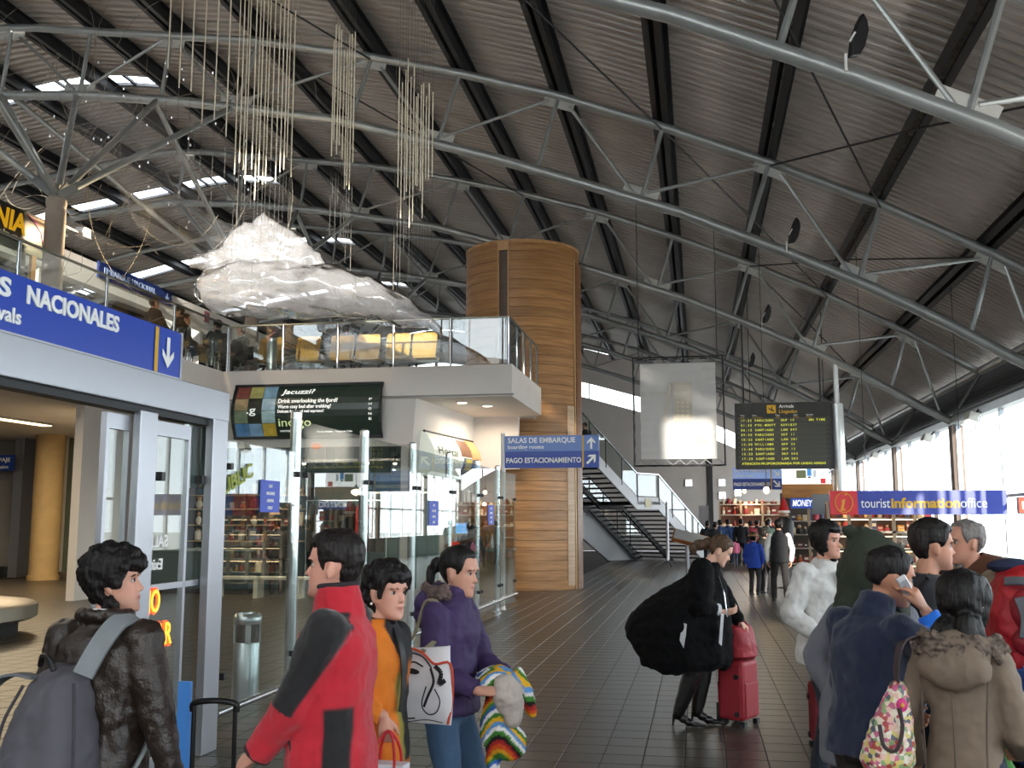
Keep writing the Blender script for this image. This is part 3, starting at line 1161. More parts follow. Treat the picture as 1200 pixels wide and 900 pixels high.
# light grey solid side panel of the lower flight
rl = stp(NS) + dn * 1.0 - ac * (W + .2)
re = stp(2 * NS) + dn * .1 - ac * (W + .2)
u_ = (re - rl)
za, zb = rl.z - 1.25, re.z - 1.25
t_ = (za - .01) / (za - zb)
q0 = rl + Vector((0, 0, .05))
q1 = Vector((re.x, re.y, .05))
b0 = Vector((rl.x, rl.y, za))
b1 = rl + u_ * t_
b1.z = .01
MB().prism([q0, q1, Vector((re.x, re.y, .01)), b1, b0], -ac * .12).build('side_panel', mat('ramp_grey', 'bcbdc0', rough=.5), st)
pq = stp(NS) + dn * .75 + ac * .01
Mr = Matrix.Rotation(math.atan2(dn.y, dn.x), 3, 'Z')
MB().box(pq + Vector((0, 0, -.07)), (.42, .02, .34), M=Mr).build('notice_plate', mat('notice_cream', 'cfc6a6', rough=.6), st)
# ================================================================ SIGNS
M_BLUEL = mat('sign_pale_blue', '5f7fc0', rough=.35)
M_BLUED = mat('sign_deep_blue', '1a3f9c', rough=.35)


def letters(o, plate, items, m, name='lettering'):
    b = MB()
    for it in items:
        plate.text(b, *it[0], **it[1])
    return b.build(name, m, o)


# blue arrivals sign over the door
o = empty('arrivals_sign', (-3.56, 5.2, 2.66), label='blue hanging board with white domestic arrivals lettering over the sliding door', cat='sign')
s = Plate((-3.555, 3.60, 2.985), (0, 1, 0))
m = MB()
m.bbox(-3.60, -3.56, 3.60, 6.575, 2.665, 2.985)
m.build('board', M_BLUE, o)
m = MB()
m.bbox(-3.61, -3.553, 6.575, 6.60, 2.66, 2.99)
m.bbox(-3.61, -3.553, 3.60, 6.60, 2.655, 2.667)
m.build('edge_trim', M_ALU, o)
m = MB()
s.panel(m, 2.625, .012, 2.665, .318)
m.build('yellow_bar', M_YEL, o)
m = MB()
s.text(m, 'LLEGADAS', .17, .135, .098, w=.98, bold=.035, d=.0)
s.text(m, 'NACIONALES', 1.285, .135, .098, w=.90, bold=.035, d=.0)
s.text(m, 'Domestic Arrivals', .30, .265, .082, w=.945, bold=.02, d=.0)
s.arrow(m, 2.80, .165, .21, -90, d=0)
m.build('lettering', WHITE, o)

# boarding rooms sign at the end of the glass
o = empty('boarding_sign', (-2.7, 19.5, 2.69), label='blue two tone sign about boarding rooms with white arrows beside the tower', cat='sign')
s = Plate((-3.66, 19.46, 3.30), (1, 0, 0))
m = MB()
m.bbox(-3.66, -1.84, 19.465, 19.53, 2.68, 3.30)
m.build('board', M_BLUED, o)
m = MB()
s.panel(m, .0, .0, 1.82, .30, -.002, .004)
m.build('upper_panel', M_BLUEL, o)
m = MB()
s.panel(m, 1.50, .0, 1.53, .62, .004, .008)
m.build('yellow_bar', M_YEL, o)
m = MB()
s.text(m, 'SALAS DE EMBARQUE', .06, .135, .10, w=1.31, bold=.02, d=.006)
s.text(m, 'boarding rooms', .06, .25, .075, w=.70, bold=.02, d=.006)
s.text(m, 'PAGO ESTACIONAMIENTO', .03, .52, .10, w=1.45, bold=.02, d=.006)
s.arrow(m, 1.675, .155, .22, 90, d=.006)
s.arrow(m, 1.675, .46, .24, 45, d=.006)
m.build('lettering', WHITE, o)

# curved light box over the shop
o = empty('advert_light_box', (-7.9, 19.85, 3.4), label='wide curved dark hotel advert with white lettering on the balcony front', cat='sign')
x0, x1, z0, z1 = -9.44, -6.32, 3.40, 4.44


def bow(x, z, t=0.):
    f = (z - z0) / (z1 - z0)
    return Vector((x, 19.93 - .18 * math.sin(PI * f) - t, z))


def bowed(mb, xa, xb, za, zb, t=0., mi=0, k=8):
    rows = [(bow(xa, za + (zb - za) * i / k, t), bow(xb, za + (zb - za) * i / k, t)) for i in range(k + 1)]
    for (a, b), (c, d) in zip(rows, rows[1:]):
        mb.add([a, b, d, c], [(0, 1, 2, 3)], mi)


M_ADB = mat('advert_dark', '1d2722', rough=.25, emit='26332c', estr=.35)
m = MB()
bowed(m, x0, x1, z0, z1, 0.)
m.prism([bow(x0, z0 + (z1 - z0) * i / 8) for i in range(9)] + [(x0, 19.96, z1), (x0, 19.96, z0)], (-.02, 0, 0))
m.prism([bow(x1, z0 + (z1 - z0) * i / 8) for i in range(9)] + [(x1, 19.96, z1), (x1, 19.96, z0)], (.02, 0, 0))
m.build('curved_face', M_ADB, o, smooth=True)
m = MB()
m.bbox(x0 - .04, x1 + .04, 19.88, 19.98, z1, z1 + .05)
m.bbox(x0 - .04, x1 + .04, 19.88, 19.98, z0 - .05, z0)
for xe in (x0 - .03, x1 + .03):
    m.tube([bow(xe, z0 + (z1 - z0) * i / 8, .01) for i in range(9)], .025, 6)
m.build('frame', M_DARK, o)
tiles_ = [['5a3028', '7d7a48', '5a7685'], ['7d6a4e', '1c201b', '7d929c'], ['5a6650', '1c201b', '869a9e'], ['3a5f85', '5f7a94', '9c8434']]
for r_ in range(4):
    for c_ in range(3):
        m = MB()
        w_ = .30
        zt = z1 - r_ * .26
        bowed(m, x0 + .02 + c_ * w_, x0 + .02 + (c_ + 1) * w_ - .01, zt - .25, zt, .006, k=4)
        m.build('photo_tile', mat('photo_%d%d' % (r_, c_), tiles_[r_][c_], rough=.3, emit=tiles_[r_][c_], estr=.55, noise_scale=5, noise_amt=.5), o, smooth=True)
TXT = mat('glowing_letter', 'f4f4ee', emit='f4f4ee', estr=.75)


def bow_text(mb, txt, x, z, h, w, bold=.01, shear=0.):
    vs, fs, a, b = text_mesh(txt, bold, shear)
    k, kx = h / .72, w / (b - a)
    mb.add([bow(x + (v.x - a) * kx, z + v.y * k, .012 + v.z * .1) for v in vs], fs)


m = MB()
bow_text(m, 'Jacuzzi?', -8.43, 4.27, .10, .72, .012, .2)
bow_text(m, 'Drink overlooking the fjord?', -8.47, 4.08, .085, 1.28, .014)
bow_text(m, 'Warm cosy bed after trekking?', -8.47, 3.965, .075, 1.15, .014)
bow_text(m, 'Delicate food, and real espresso?', -8.47, 3.875, .06, 1.0, .012)
bow_text(m, 'HOTEL & SPA', -8.44, 3.49, .035, .44, .01)
bow_text(m, 'Puerto Natales - Patagonia Chile', -7.65, 3.47, .035, .75, .01)
bow_text(m, '.g', -9.15, 3.87, .16, .20, .005)
for i, c_ in enumerate('PHONE'):
    bow_text(m, c_, -6.52, 4.10 - i * .10, .05, .06, .0)
m.build('lettering', TXT, o)
m = MB()
bow_text(m, 'indigo', -8.46, 3.60, .17, .70, .0)
m.build('lettering', mat('pale_green_letter', 'dfe8a8', emit='dfe8a8', estr=.7), o)

# curved poster on the receding wall under the balcony
o = empty('curved_poster', (-5.5, 21.8, 2.6), label='white curved poster with small portrait on the wall under the balcony', cat='poster')


def pp(t, f, out=0.):
    y = 20.45 + 3.1 * t
    x = -5.70 + .42 * (y - 20.0) / 4.1
    return Vector((x + .12 + .22 * math.sin(PI * min(1, f * 1.0)) * 1.0 + out, y, 3.52 - .95 * f))


def pquad(mb, t0, t1, f0, f1, out, k=6):
    rows = [(pp(t0, f0 + (f1 - f0) * i / k, out), pp(t1, f0 + (f1 - f0) * i / k, out)) for i in range(k + 1)]
    for (a, b), (c, d) in zip(rows, rows[1:]):
        mb.add([a, c, d, b], [(0, 1, 2, 3)])


m = MB()
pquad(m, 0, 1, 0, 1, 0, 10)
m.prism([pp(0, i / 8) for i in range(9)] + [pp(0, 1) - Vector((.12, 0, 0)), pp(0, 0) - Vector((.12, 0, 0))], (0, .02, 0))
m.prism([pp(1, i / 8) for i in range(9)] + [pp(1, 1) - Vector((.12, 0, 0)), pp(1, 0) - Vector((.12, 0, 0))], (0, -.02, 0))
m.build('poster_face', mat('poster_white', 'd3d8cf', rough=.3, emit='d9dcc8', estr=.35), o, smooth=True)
m = MB()
m.tube([pp(-.01, 0, .0), pp(1.01, 0, .0)], .025, 8)
m.tube([pp(-.01, 1, .0), pp(1.01, 1, .0)], .025, 8)
m.build('frame', M_DARK, o)
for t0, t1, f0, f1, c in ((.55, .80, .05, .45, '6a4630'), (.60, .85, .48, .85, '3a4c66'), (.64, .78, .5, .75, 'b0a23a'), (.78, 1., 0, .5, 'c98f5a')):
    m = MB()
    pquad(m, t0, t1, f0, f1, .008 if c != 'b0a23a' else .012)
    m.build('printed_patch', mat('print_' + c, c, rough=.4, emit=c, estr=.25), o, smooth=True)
m = MB()
vs_, fs_, a_, b_ = text_mesh('Hostal', .0)
m.add([pp(.08 + (v.x - a_) / (b_ - a_) * .4, .48 - v.y * .25, .01) for v in vs_], fs_)
m.build('lettering', mat('grey_green_letter', '6c7a6a'), o)

# hanging banner in a truss frame
o = empty('hanging_banner', (-.33, 19, 2.68), label='big white banner with faded phone picture hanging in a black truss frame', cat='banner')
bx0, bx1, bz0, bz1 = -1.14, .50, 2.68, 4.68
M_FRM = mat('banner_frame', '17181a', rough=.45, metal=.3)
for y in (18.96, 19.18):
    m = MB()
    m.tube([(bx0, y, bz0), (bx1, y, bz0), (bx1, y, bz1), (bx0, y, bz1)], .018, 8, closed=True)
    m.build('frame', M_FRM, o)
m = MB()
k = 14
for z in (bz0, bz1):
    for i in range(k):
        xa, xb = bx0 + (bx1 - bx0) * i / k, bx0 + (bx1 - bx0) * (i + 1) / k
        m.cyl((xa, 18.96 if i % 2 else 19.18, z), (xb, 19.18 if i % 2 else 18.96, z), .009, 5)
        m.cyl((xa, 18.965, z + (.10 if z == bz0 else -.10) * (i % 2)), (xb, 18.965, z + (.10 if z == bz0 else -.10) * ((i + 1) % 2)), .007, 5)
for x in (bx0, bx1):
    for i in range(k):
        m.cyl((x, 18.96 if i % 2 else 19.18, bz0 + (bz1 - bz0) * i / k), (x, 19.18 if i % 2 else 18.96, bz0 + (bz1 - bz0) * (i + 1) / k), .009, 5)
m.build('lacing', mat('lacing_steel', '8d8f92', rough=.4, metal=.5), o)
for x in (bx0 + .1, bx1 - .1):
    MB().cyl((x, 19.0, bz1), (x, 19.0, bot(x)), .008, 6).build('suspension_cable', M_DARK, o)
cx0, cx1, cz0, cz1 = -1.02, .36, 2.80, 4.58
nx, nz = 26, 30
m = MB()
rows = []
for j in range(nz + 1):
    for i in range(nx + 1):
        x, z = cx0 + (cx1 - cx0) * i / nx, cz0 + (cz1 - cz0) * j / nz
        e = min(i, nx - i, j, nz - j) / 6
        rows.append((x + .012 * noise.noise((z * 6, i * .1, 1)) * (1 - min(1, e)), 19.05 + .014 * noise.noise((x * 7, z * 3, 0)) + .01 * math.sin(z * 40) * (1 - min(1, e)), z))
for dy in (0, .006):
    m.add([(x, y + dy, z) for x, y, z in rows], [(j * (nx + 1) + i, j * (nx + 1) + i + 1, (j + 1) * (nx + 1) + i + 1, (j + 1) * (nx + 1) + i) for j in range(nz) for i in range(nx)])
m.build('cloth', glass('banner_cloth', (1, 1, 1), .05, .5, 1.0, (.72, .70, .68)), o, smooth=True)
s = Plate((cx0, 19.03, cz1), (1, 0, 0))
m = MB()
s.panel(m, .60, .36, .95, 1.10)
m.build('phone_print', mat('phone_print', 'aaa093', rough=.5), o)
m = MB()
s.panel(m, .63, .42, .92, .66, .004, .007)
m.build('phone_screen_print', mat('phone_screen', 'b3aa9c', rough=.5), o)
m = MB()
for r_ in range(4):
    for c_ in range(3):
        s.panel(m, .66 + c_ * .09, .72 + r_ * .08, .71 + c_ * .09, .76 + r_ * .08, .004, .006)
tag(m.build('key_print', mat('key_print', 'c9bc98', rough=.5), o), kind='stuff')
m = MB()
s.poly(m, [(.54, .36), (.59, .36), (.46, 1.10), (.41, 1.12)])
m.build('stylus_print', mat('stylus_print', 'b8ac9c', rough=.5), o)
m = MB()
for i in range(18):
    a = 2 * PI * i / 18
s.poly(m, [(1.12 + .10 * math.cos(2 * PI * i / 18), 1.46 - .06 * math.sin(2 * PI * i / 18)) for i in range(18)])
m.build('orange_print', mat('orange_print', 'd8845c', rough=.5), o)
m = MB()
s.text(m, 'EL PRIMERO UNLIMITED', .04, .60, .07, w=1.02, bold=.0)
s.text(m, 'Claro', 1.16, .15, .07, bold=.01)
m.build('lettering', mat('banner_letter', 'c9c2b6', rough=.5), o)

# flight board
o = empty('flight_board', (2.1, 26.6, 2.98), label='black flip flap flight board with yellow rows beside the white pole', cat='board')
fx0, fx1, fz0, fz1 = .96, 3.33, 2.97, 4.64
MB().bbox(fx0, fx1, 26.55, 26.85, fz0, fz1).build('housing', mat('board_housing', '24241f', rough=.45), o)
s = Plate((fx0, 26.545, fz1), (1, 0, 0))
m = MB()
s.panel(m, .08, .40, 2.29, 1.60, 0, .004)
m.build('flap_field', mat('flap_field', '2c2c24', rough=.4), o)
m = MB()
rws = ['17:35 PARUCHEN   SKP 15      ON TIME', '01:35 PTO.MONTT  ASV1837', '06:15 SANTIAGO   LAN 097', '09:50 PARUCHEN   SKP 11', '10:25 SANTIAGO   LAN 281', '13:00 WILLIAMS   SKP 22',
       '13:45 PARUCHEN   SKP 13', '15:25 SANTIAGO   SKP 003', '17:25 SANTIAGO   LAN 283', 'ATENCION PROPORCIONADA POR LINEAS AEREAS']
fl = MB()
for i, r_ in enumerate(rws):
    y = .475 + i * .121
    for j in range(36):
        if not (i == 9):
            fl.hexa([s.p(.14 + j * .058 + a, y + b, d) for d in (.004, .008) for a, b in ((0, .02), (.052, .02), (.052, -.07), (0, -.07))])
    if i == 9:
        s.text(m, r_, .14, y, .055, w=2.05, bold=.015, d=.009)
    else:
        for j, ch in enumerate(r_):
            if ch != ' ':
                s.text(m, ch, .165 + j * .058, y, .055, bold=.02, d=.009, align='C')
tag(fl.build('flaps', mat('flap', '3a3a30', rough=.3), o), kind='stuff')
m.build('lettering', mat('flap_yellow', 'e0e04a', rough=.5, emit='d8dc40', estr=.35), o)
m = MB()
for i in range(10):
    s.panel(m, .06, .385 + i * .121, 2.31, .40 + i * .121, .004, .02)
m.build('row_bars', mat('row_bar', '4a4a40', rough=.35, metal=.4), o)
m = MB()
s.panel(m, .80, .06, 1.02, .27, 0, .006)
m.build('aircraft_symbol_panel', M_YEL, o)
m = MB()
s.poly(m, [(.84, .15), (.88, .19), (.97, .23), (.99, .22), (.98, .20), (.94, .18), (.93, .10), (.91, .10), (.91, .165), (.87, .15), (.85, .12), (.84, .12)], .006, .009)
m.build('aircraft_symbol', M_BLACK, o)
m = MB()
s.text(m, 'Arrivals', 1.10, .135, .085, w=.36, bold=.01)
for j, t_ in ((.14, 'Time'), (.44, 'From'), (1.01, 'Flight'), (1.45, 'Gate'), (1.76, 'Remarks')):
    s.text(m, t_, j, .335, .035, bold=0)
m.build('lettering', WHITE, o)
m = MB()
s.text(m, 'Llegadas', 1.10, .265, .085, w=.44, bold=.01)
for j, t_ in ((.14, 'Hora'), (.44, 'Procedencia'), (1.01, 'Vuelo'), (1.45, 'Puerta'), (1.76, 'Observ')):
    s.text(m, t_, j, .385, .035, bold=0)
m.build('lettering', M_YEL, o)
for x in (1.2, 3.1):
    MB().cyl((x, 26.72, fz1), (x, 26.75, bot(x) - .05), .02, 8).build('hanger', M_DARK, o)
o = empty('white_pole', (3.50, 26.75, 0), label='round silver white pole beside the flight board and tourist sign', cat='column')
MB().lathe([(.19, 0), (.15, .03), (.15, 4.60), (.06, 4.62), (.06, bot(3.5))], (3.50, 26.75, 0), 24).build('shaft', mat('pole_white', 'd4d6d6', rough=.25, metal=.4), o, smooth=True)

# direction sign and light panel under the board
o = empty('parking_sign', (1.5, 28.6, 2.5), label='blue parking payment sign with down arrows under the flight board', cat='sign')
s = Plate((.93, 28.5, 3.10), (1, 0, 0))
MB().cyl((1.45, 28.55, 3.08), (1.45, 28.55, top(1.45) + .12), .012, 6).build('suspension_cable', M_DARK, o)
m = MB()
m.bbox(.93, 2.22, 28.505, 28.6, 2.51, 3.10)
m.build('board', M_BLUED, o)
m = MB()
s.panel(m, 0, 0, 1.29, .30, 0, .004)
m.build('upper_panel', mat('sign_washed_blue', '8fa9dc', rough=.3, emit='8fa9dc', estr=.35), o)
m = MB()
s.panel(m, 1.0, 0, 1.03, .59, .004, .007)
m.build('yellow_bar', M_YEL, o)
m = MB()
s.text(m, 'SALAS DE EMBARQUE', .04, .13, .085, w=.92, bold=.02)
s.text(m, 'boarding rooms', .04, .25, .07, w=.5, bold=.02)
s.text(m, 'PAGO ESTACIONAMIENTO', .03, .49, .09, w=.95, bold=.03)
s.arrow(m, 1.16, .155, .22, -45)
s.arrow(m, 1.16, .44, .24, -45)
m.build('lettering', WHITE, o)
o = empty('light_panel', (2.9, 28.6, 2.6), label='glowing white advert panel right of the blue parking sign', cat='sign')
MB().bbox(2.24, 3.44, 28.5, 28.6, 2.62, 3.10).build('lit_face', mat('lit_white', 'ffffff', emit='ffffff', estr=1.3), o)
s = Plate((2.24, 28.495, 3.10), (1, 0, 0))
MB().cyl((3.4, 28.55, 3.08), (3.4, 28.55, top(3.4) + .12), .012, 6).build('suspension_cable', M_DARK, o)
for x_0, x_1, y_0, y_1, c in ((.36, .62, .08, .30, '6d7352'), (.64, .76, .04, .24, '4f97d8'), (.66, .74, .25, .30, '3c3c3c'), (.80, .88, .08, .28, 'b9c4cc'), (.98, 1.12, .30, .44, 'd83a3a')):
    m = MB()
    s.panel(m, x_0, y_0, x_1, y_1)
    m.build('printed_patch', mat('panel_' + c, c, emit=c, estr=.5), o)

# tourist information sign
o = empty('tourist_office_sign', (4.3, 22, 1.8), label='long blue and red tourist information office sign hanging on the right', cat='sign')
MB().bbox(2.655, 6.06, 22.0, 22.12, 1.80, 2.285).build('board', mat('tourist_blue', '24389a', rough=.35), o)
s = Plate((2.655, 21.995, 2.285), (1, 0, 0))
m = MB()
s.panel(m, 0, 0, .55, .485, 0, .004)
m.build('red_panel', mat('tourist_red', 'd3202c', rough=.35), o)
m = MB()
ring = [(.275 + .17 * math.cos(2 * PI * i / 28), .24 - .205 * math.sin(2 * PI * i / 28)) for i in range(28)]
m.tube([s.p(x, y, .006) for x, y in ring], .011, 6, closed=True)
s.poly(m, [(.315, .05), (.345, .07), (.325, .10), (.295, .09)], .004, .008)
s.poly(m, [(.235, .19), (.31, .165), (.265, .37), (.315, .37), (.30, .405), (.205, .405), (.25, .21), (.228, .215)], .004, .008)
m.build('information_symbol', mat('info_gold', 'e09a20', rough=.4), o)
m = MB()
s.text(m, 'tourist', .61, .345, .20, w=.57, bold=.0)
s.text(m, 'office', 2.53, .345, .20, w=.50, bold=.0)
m.build('lettering', WHITE, o)
m = MB()
s.text(m, 'information', 1.20, .345, .20, w=1.32, bold=.035)
m.build('lettering', mat('info_yellow', 'd0a018', rough=.4), o)
for x in (3.4, 5.25):
    MB().cyl((x, 22.06, 2.26), (x, 22.06, top(x) + .12), .006, 6).build('suspension_cable', M_DARK, o)

# money exchange sign and its booth
o = empty('money_exchange_sign', (2.7, 27.4, 2.0), label='blue money exchange sign with white slanted letters', cat='sign')
s = Plate((2.34, 27.4, 2.25), (1, 0, 0))
MB().bbox(2.34, 3.70, 27.41, 27.47, 1.99, 2.25).build('board', mat('money_blue', '2f55b8', rough=.4, emit='2f55b8', estr=.25), o)
m = MB()
s.text(m, 'MONEY EXCHANGE', .04, .20, .16, w=1.27, bold=.02, shear=.2, d=.012)
m2 = MB()
vs_ = [v for v in m.v]
m.build('lettering', TXT, o)

# small blue sign on the mezzanine bulkhead
o = empty('gate_sign', (-12.87, 21.3, 6.9), label='small dark blue sign on the balcony bulkhead beam', cat='sign')
MB().bbox(-12.89, -12.84, 20.0, 23.2, 6.98, 7.34).build('board', mat('sign_navy', '13265f', rough=.4), o)
s = Plate((-12.835, 20.0, 7.34), (0, 1, 0))
m = MB()
s.text(m, 'EMBARQUE NACIONAL', .2, .22, .13, w=2.2, bold=.02)
s.arrow(m, 2.95, .18, .22, -90)
m.build('lettering', mat('dim_letter', '8fa2c8'), o)
for y in (20.6, 22.6):
    MB().bbox(-12.90, -12.87, y, y + .2, 7.05, 7.2).build('bracket', M_DARK, o)
for i, (y, z) in enumerate(((18.4, 7.0), (25.0, 6.95))):
    o = empty('warning_plate', (-12.88, y, z), label='small pink warning plate on the bulkhead beam, %s of the navy sign' % ('left' if i == 0 else 'right'), cat='sign', group='warning plates')
    MB().bbox(-12.9, -12.88, y, y + .3, z, z + .3).build('plate', mat('plate_pink', 'b98a90', rough=.6), o)
    m = MB()
    m.bar((-12.878, y + .05, z + .05), (-12.878, y + .25, z + .25), .006, .03)
    m.tube([(-12.876, y + .15 + .1 * math.cos(a), z + .15 + .1 * math.sin(a)) for a in [2 * PI * i_ / 14 for i_ in range(14)]], .012, 5, closed=True)
    m.build('symbol', mat('symbol_red', '9b3a48'), o)

# shop with the black fascia on the mezzanine
sx = -10.9
o = empty('souvenir_shop', (sx, 12.4, ZS), label='upstairs shop front with black fascia and yellow letters beside the column', cat='shop')
MB().bbox(sx - .25, sx, 8.0, 15.65, 6.20, 6.78).build('fascia', mat('fascia_black', '17130f', rough=.4), o)
s = Plate((sx + .005, 8.45, 6.78), (0, 1, 0))
m = MB()
s.text(m, 'PATAGONIA', 3.75, .40, .33, w=2.62, bold=.03, shear=.12)
m.build('lettering', mat('fascia_yellow', 'f0b412', rough=.4, emit='f0b412', estr=.25), o)
m = MB()
s.text(m, 'souvenir shop', 4.2, .53, .09, w=2.2, bold=.0)
m.build('lettering', mat('fascia_cream', 'd8c9a0'), o)
m = MB()
s.poly(m, [(6.40, .04), (6.62, .10), (6.80, .22), (6.85, .40), (6.94, .30), (7.02, .58), (7.17, .58), (7.17, .03)])
m.build('landscape_print', mat('fascia_tan', '9c7f63', rough=.5), o)
m = MB()
s.poly(m, [(6.40, .03), (6.65, .10), (6.82, .22), (6.87, .40), (6.95, .30), (7.04, .58), (7.0, .58), (6.93, .37), (6.86, .48), (6.78, .26), (6.6, .14)], .004, .007)
m.build('pink_print', mat('fascia_pink', 'c05a8c', rough=.5), o)
m = MB()
m.bbox(sx - .06, sx + .02, 8, 15.65, 6.08, 6.2)
for y in (8, 11.3, 14.8, 15.6):
    m.bbox(sx - .05, sx + .02, y - .05, y + .05, ZS, 6.1)
m.build('frame', mat('shop_frame', '6f7468', rough=.4, metal=.4), o)
MB().bbox(sx - .02, sx - .01, 8.05, 15.55, ZS, 6.08).build('pane', G_PART, o)
MB().bbox(sx - 1.3, sx - 1.2, 8, 15.65, ZS, 6.2).build('back_panel', mat('shop_back', '2a211a', rough=.7), o)
MB().bbox(sx - .02, sx + .03, 15.0, 15.12, ZS, 6.08).build('yellow_trim', mat('trim_gold', 'a9843c', rough=.4), o)
random.seed(11)
for i in range(3):
    for j in range(5):
        y, z = 12.95 + j * .36, 5.20 + i * .30
        c = random.choice(['c9a06a', '7f8f86', '47505a', 'a86a44', 'd8cda8', '33383f'])
        t = empty('shirt', (sx - .35, y, z), label='%s folded shirt, %s in the %s row of the upstairs shop window' % ({'c9a06a': 'tan', '7f8f86': 'sage', '47505a': 'slate', 'a86a44': 'rust', 'd8cda8': 'cream', '33383f': 'charcoal'}[c], ordn[j], ['lowest', 'middle', 'topmost'][i]), cat='shirt', group='shirts in the upstairs shop window')
        MB().box((sx - .35, y, z + .12), (.05, .28, .24)).build('fabric', mat('shirt_' + c, c, rough=.8), t, bevel=.02)
        MB().box((sx - .32, y, z + .13), (.01, .14, .10)).build('print', mat('shirt_print_%d' % (j % 3), ['6a4630', 'cfd3d0', '8a3f2c'][j % 3], rough=.8), t)
point_light('upstairs_shop_lamp', (sx - .5, 13, 5.98), 14, (1, .78, .5))

# small red sign at the right window, baggage hall sign
o = empty('red_sign', (6.12, 21.6, 1.9), label='small red lit sign hanging by the right hand windows', cat='sign')
MB().bbox(5.66, 6.14, 19.9, 19.96, 1.80, 2.10).build('housing', M_DARK, o)
s = Plate((5.68, 19.895, 2.08), (1, 0, 0))
m = MB()
s.panel(m, 0, 0, .44, .26)
m.build('lit_face', mat('red_face', 'e8402c', emit='e8402c', estr=1.2), o)
m = MB()
s.panel(m, .05, .06, .14, .20, .004, .006)
s.panel(m, .20, .14, .40, .20, .004, .006)
m.build('pale_print', mat('red_pale', 'f6cfc0', emit='f6cfc0', estr=.8), o)
o = empty('baggage_sign', (-20.8, 27.5, 3.1), label='blue sign on the wall deep in the baggage hall', cat='sign')
MB().bbox(-22.2, -20.05, 27.4, 27.46, 3.15, 3.62).build('board', M_BLUED, o)
s = Plate((-22.2, 27.395, 3.62), (1, 0, 0))
m = MB()
s.text(m, 'RETIRO DE EQUIPAJE', .15, .2, .12, w=1.9, bold=.02)
s.text(m, 'baggage claim', .9, .40, .10, w=1.1, bold=.02)
m.build('lettering', WHITE, o)
o = empty('exit_sign', (-17.0, 27.85, 1.7), label='small green arrow sign on the dark glass in the baggage hall', cat='sign')
s = Plate((-17.25, 27.93, 1.98), (1, 0, 0))
m = MB()
s.panel(m, 0, 0, .36, .28, 0, .01)
m.build('plate', mat('exit_green', '3c7a3c', emit='4c8a3c', estr=.3), o)
m = MB()
s.arrow(m, .18, .14, .26, 0, d=.011)
m.build('lettering', WHITE, o)
for i, z in enumerate((3.05, 1.75)):
    o = empty('alarm_box', (-18.9, 27.88, z), label='red alarm box on the white pier in the baggage hall, %s one' % ('upper' if i == 0 else 'lower'), cat='alarm', group='alarm boxes on the pier')
    MB().bbox(-19.02, -18.82, 27.84, 27.9, z, z + (.34 if i == 0 else .24)).build('housing', mat('alarm_red', 'b8352c', rough=.5), o)
    MB().bbox(-18.96, -18.88, 27.83, 27.84, z + .08, z + .2).build('plate', WHITE, o)
# ================================================================ HANGING ART AND RODS
M_FILM = glass('silver_film', (.95, .95, .97), 5.0, .07, .30, (.95, .95, .97))
sc_ = empty('hanging_sculpture', (-6.6, 17, 5.1), label='crumpled silver film sculpture shaped like a whale hanging by the balcony', cat='sculpture')
random.seed(3)


def film(name, spine, n=72, amp=.17, seed=0, fscale=2.6):
    """lofted shell: spine rows (x, y, z, half width across, half height)"""
    rg = []
    K = 84
    for i in range(K + 1):
        t = i / K * (len(spine) - 1)
        j = min(int(t), len(spine) - 2)
        u = t - j
        u = u * u * (3 - 2 * u)
        a, b = spine[j], spine[j + 1]
        c = [a[q] + (b[q] - a[q]) * u for q in range(6)]
        c[2] += .12
        c[4] *= .9
        row = []
        for q in range(n):
            th = 2 * PI * q / n
            px = Vector((c[0], c[1] + c[3] * math.cos(th), c[2] + c[4] * math.sin(th)))
            px.x += c[5] * math.sin(th)
            v = noise.noise_vector((px.x * fscale + seed, px.y * fscale, px.z * fscale * 1.3))
            r2 = noise.noise((px.x * 7 + seed, px.y * 7, px.z * 7))
            rdg = 1 - 2 * abs(noise.noise((px.x * 2.2 + px.z * 3.5 + seed, px.y * 2.5, px.z * 4 - px.x * 1.6)))
            rd2 = 1 - 2 * abs(noise.noise((px.x * 9 + seed, px.y * 9, px.z * 12)))
            dr = Vector((0, math.cos(th), math.sin(th)))
            row.append(px + v * amp * .35 + dr * (rdg * amp * .22 + rd2 * amp * .07))
        rg.append(row)
    return MB().rings(rg).build(name, M_FILM, sc_, smooth=True)


film('body_film', [(-8.95, 17, 5.75, .05, .10, 0), (-8.6, 17, 5.72, .5, .42, 0), (-7.9, 17, 5.72, .75, .55, 0), (-7.1, 17, 5.66, .8, .50, 0), (-6.3, 17, 5.62, .75, .46, 0), (-5.6, 17, 5.44, .55, .36, 0),
                   (-5.0, 17, 5.20, .35, .26, 0), (-4.55, 17, 5.0, .12, .14, 0), (-4.35, 17, 4.8, .03, .05, 0)], seed=2)
film('fluke_film', [(-9.0, 16.9, 6.2, .05, .06, 0), (-8.5, 16.9, 6.30, .16, .26, .1), (-8.1, 16.9, 6.52, .20, .46, .15), (-7.75, 16.9, 6.55, .18, .56, .15), (-7.2, 16.9, 6.3, .16, .36, .25), (-6.7, 16.9, 6.1, .10, .16, .15), (-6.4, 16.9, 5.98, .03, .04, 0)], seed=9)
vm = MB()
rgs = []
for i in range(22):
    t = i / 21
    c = Vector((-11.6 + 3.6 * t, 17.2, 9.6 - 3.3 * t + .3 * math.sin(t * 7)))
    r_ = .25 + .75 * math.sin(PI * min(1, t * .9 + .1)) * (.6 + .4 * noise.noise((t * 5, 1, 2)))
    rgs.append([c + Vector((r_ * .7 * math.sin(a) + .12 * noise.noise((a, t * 9, 3)), r_ * math.cos(a), r_ * .7 * math.sin(a))) for a in [2 * PI * j / 20 for j in range(20)]])
vm.rings(rgs, cap=False)
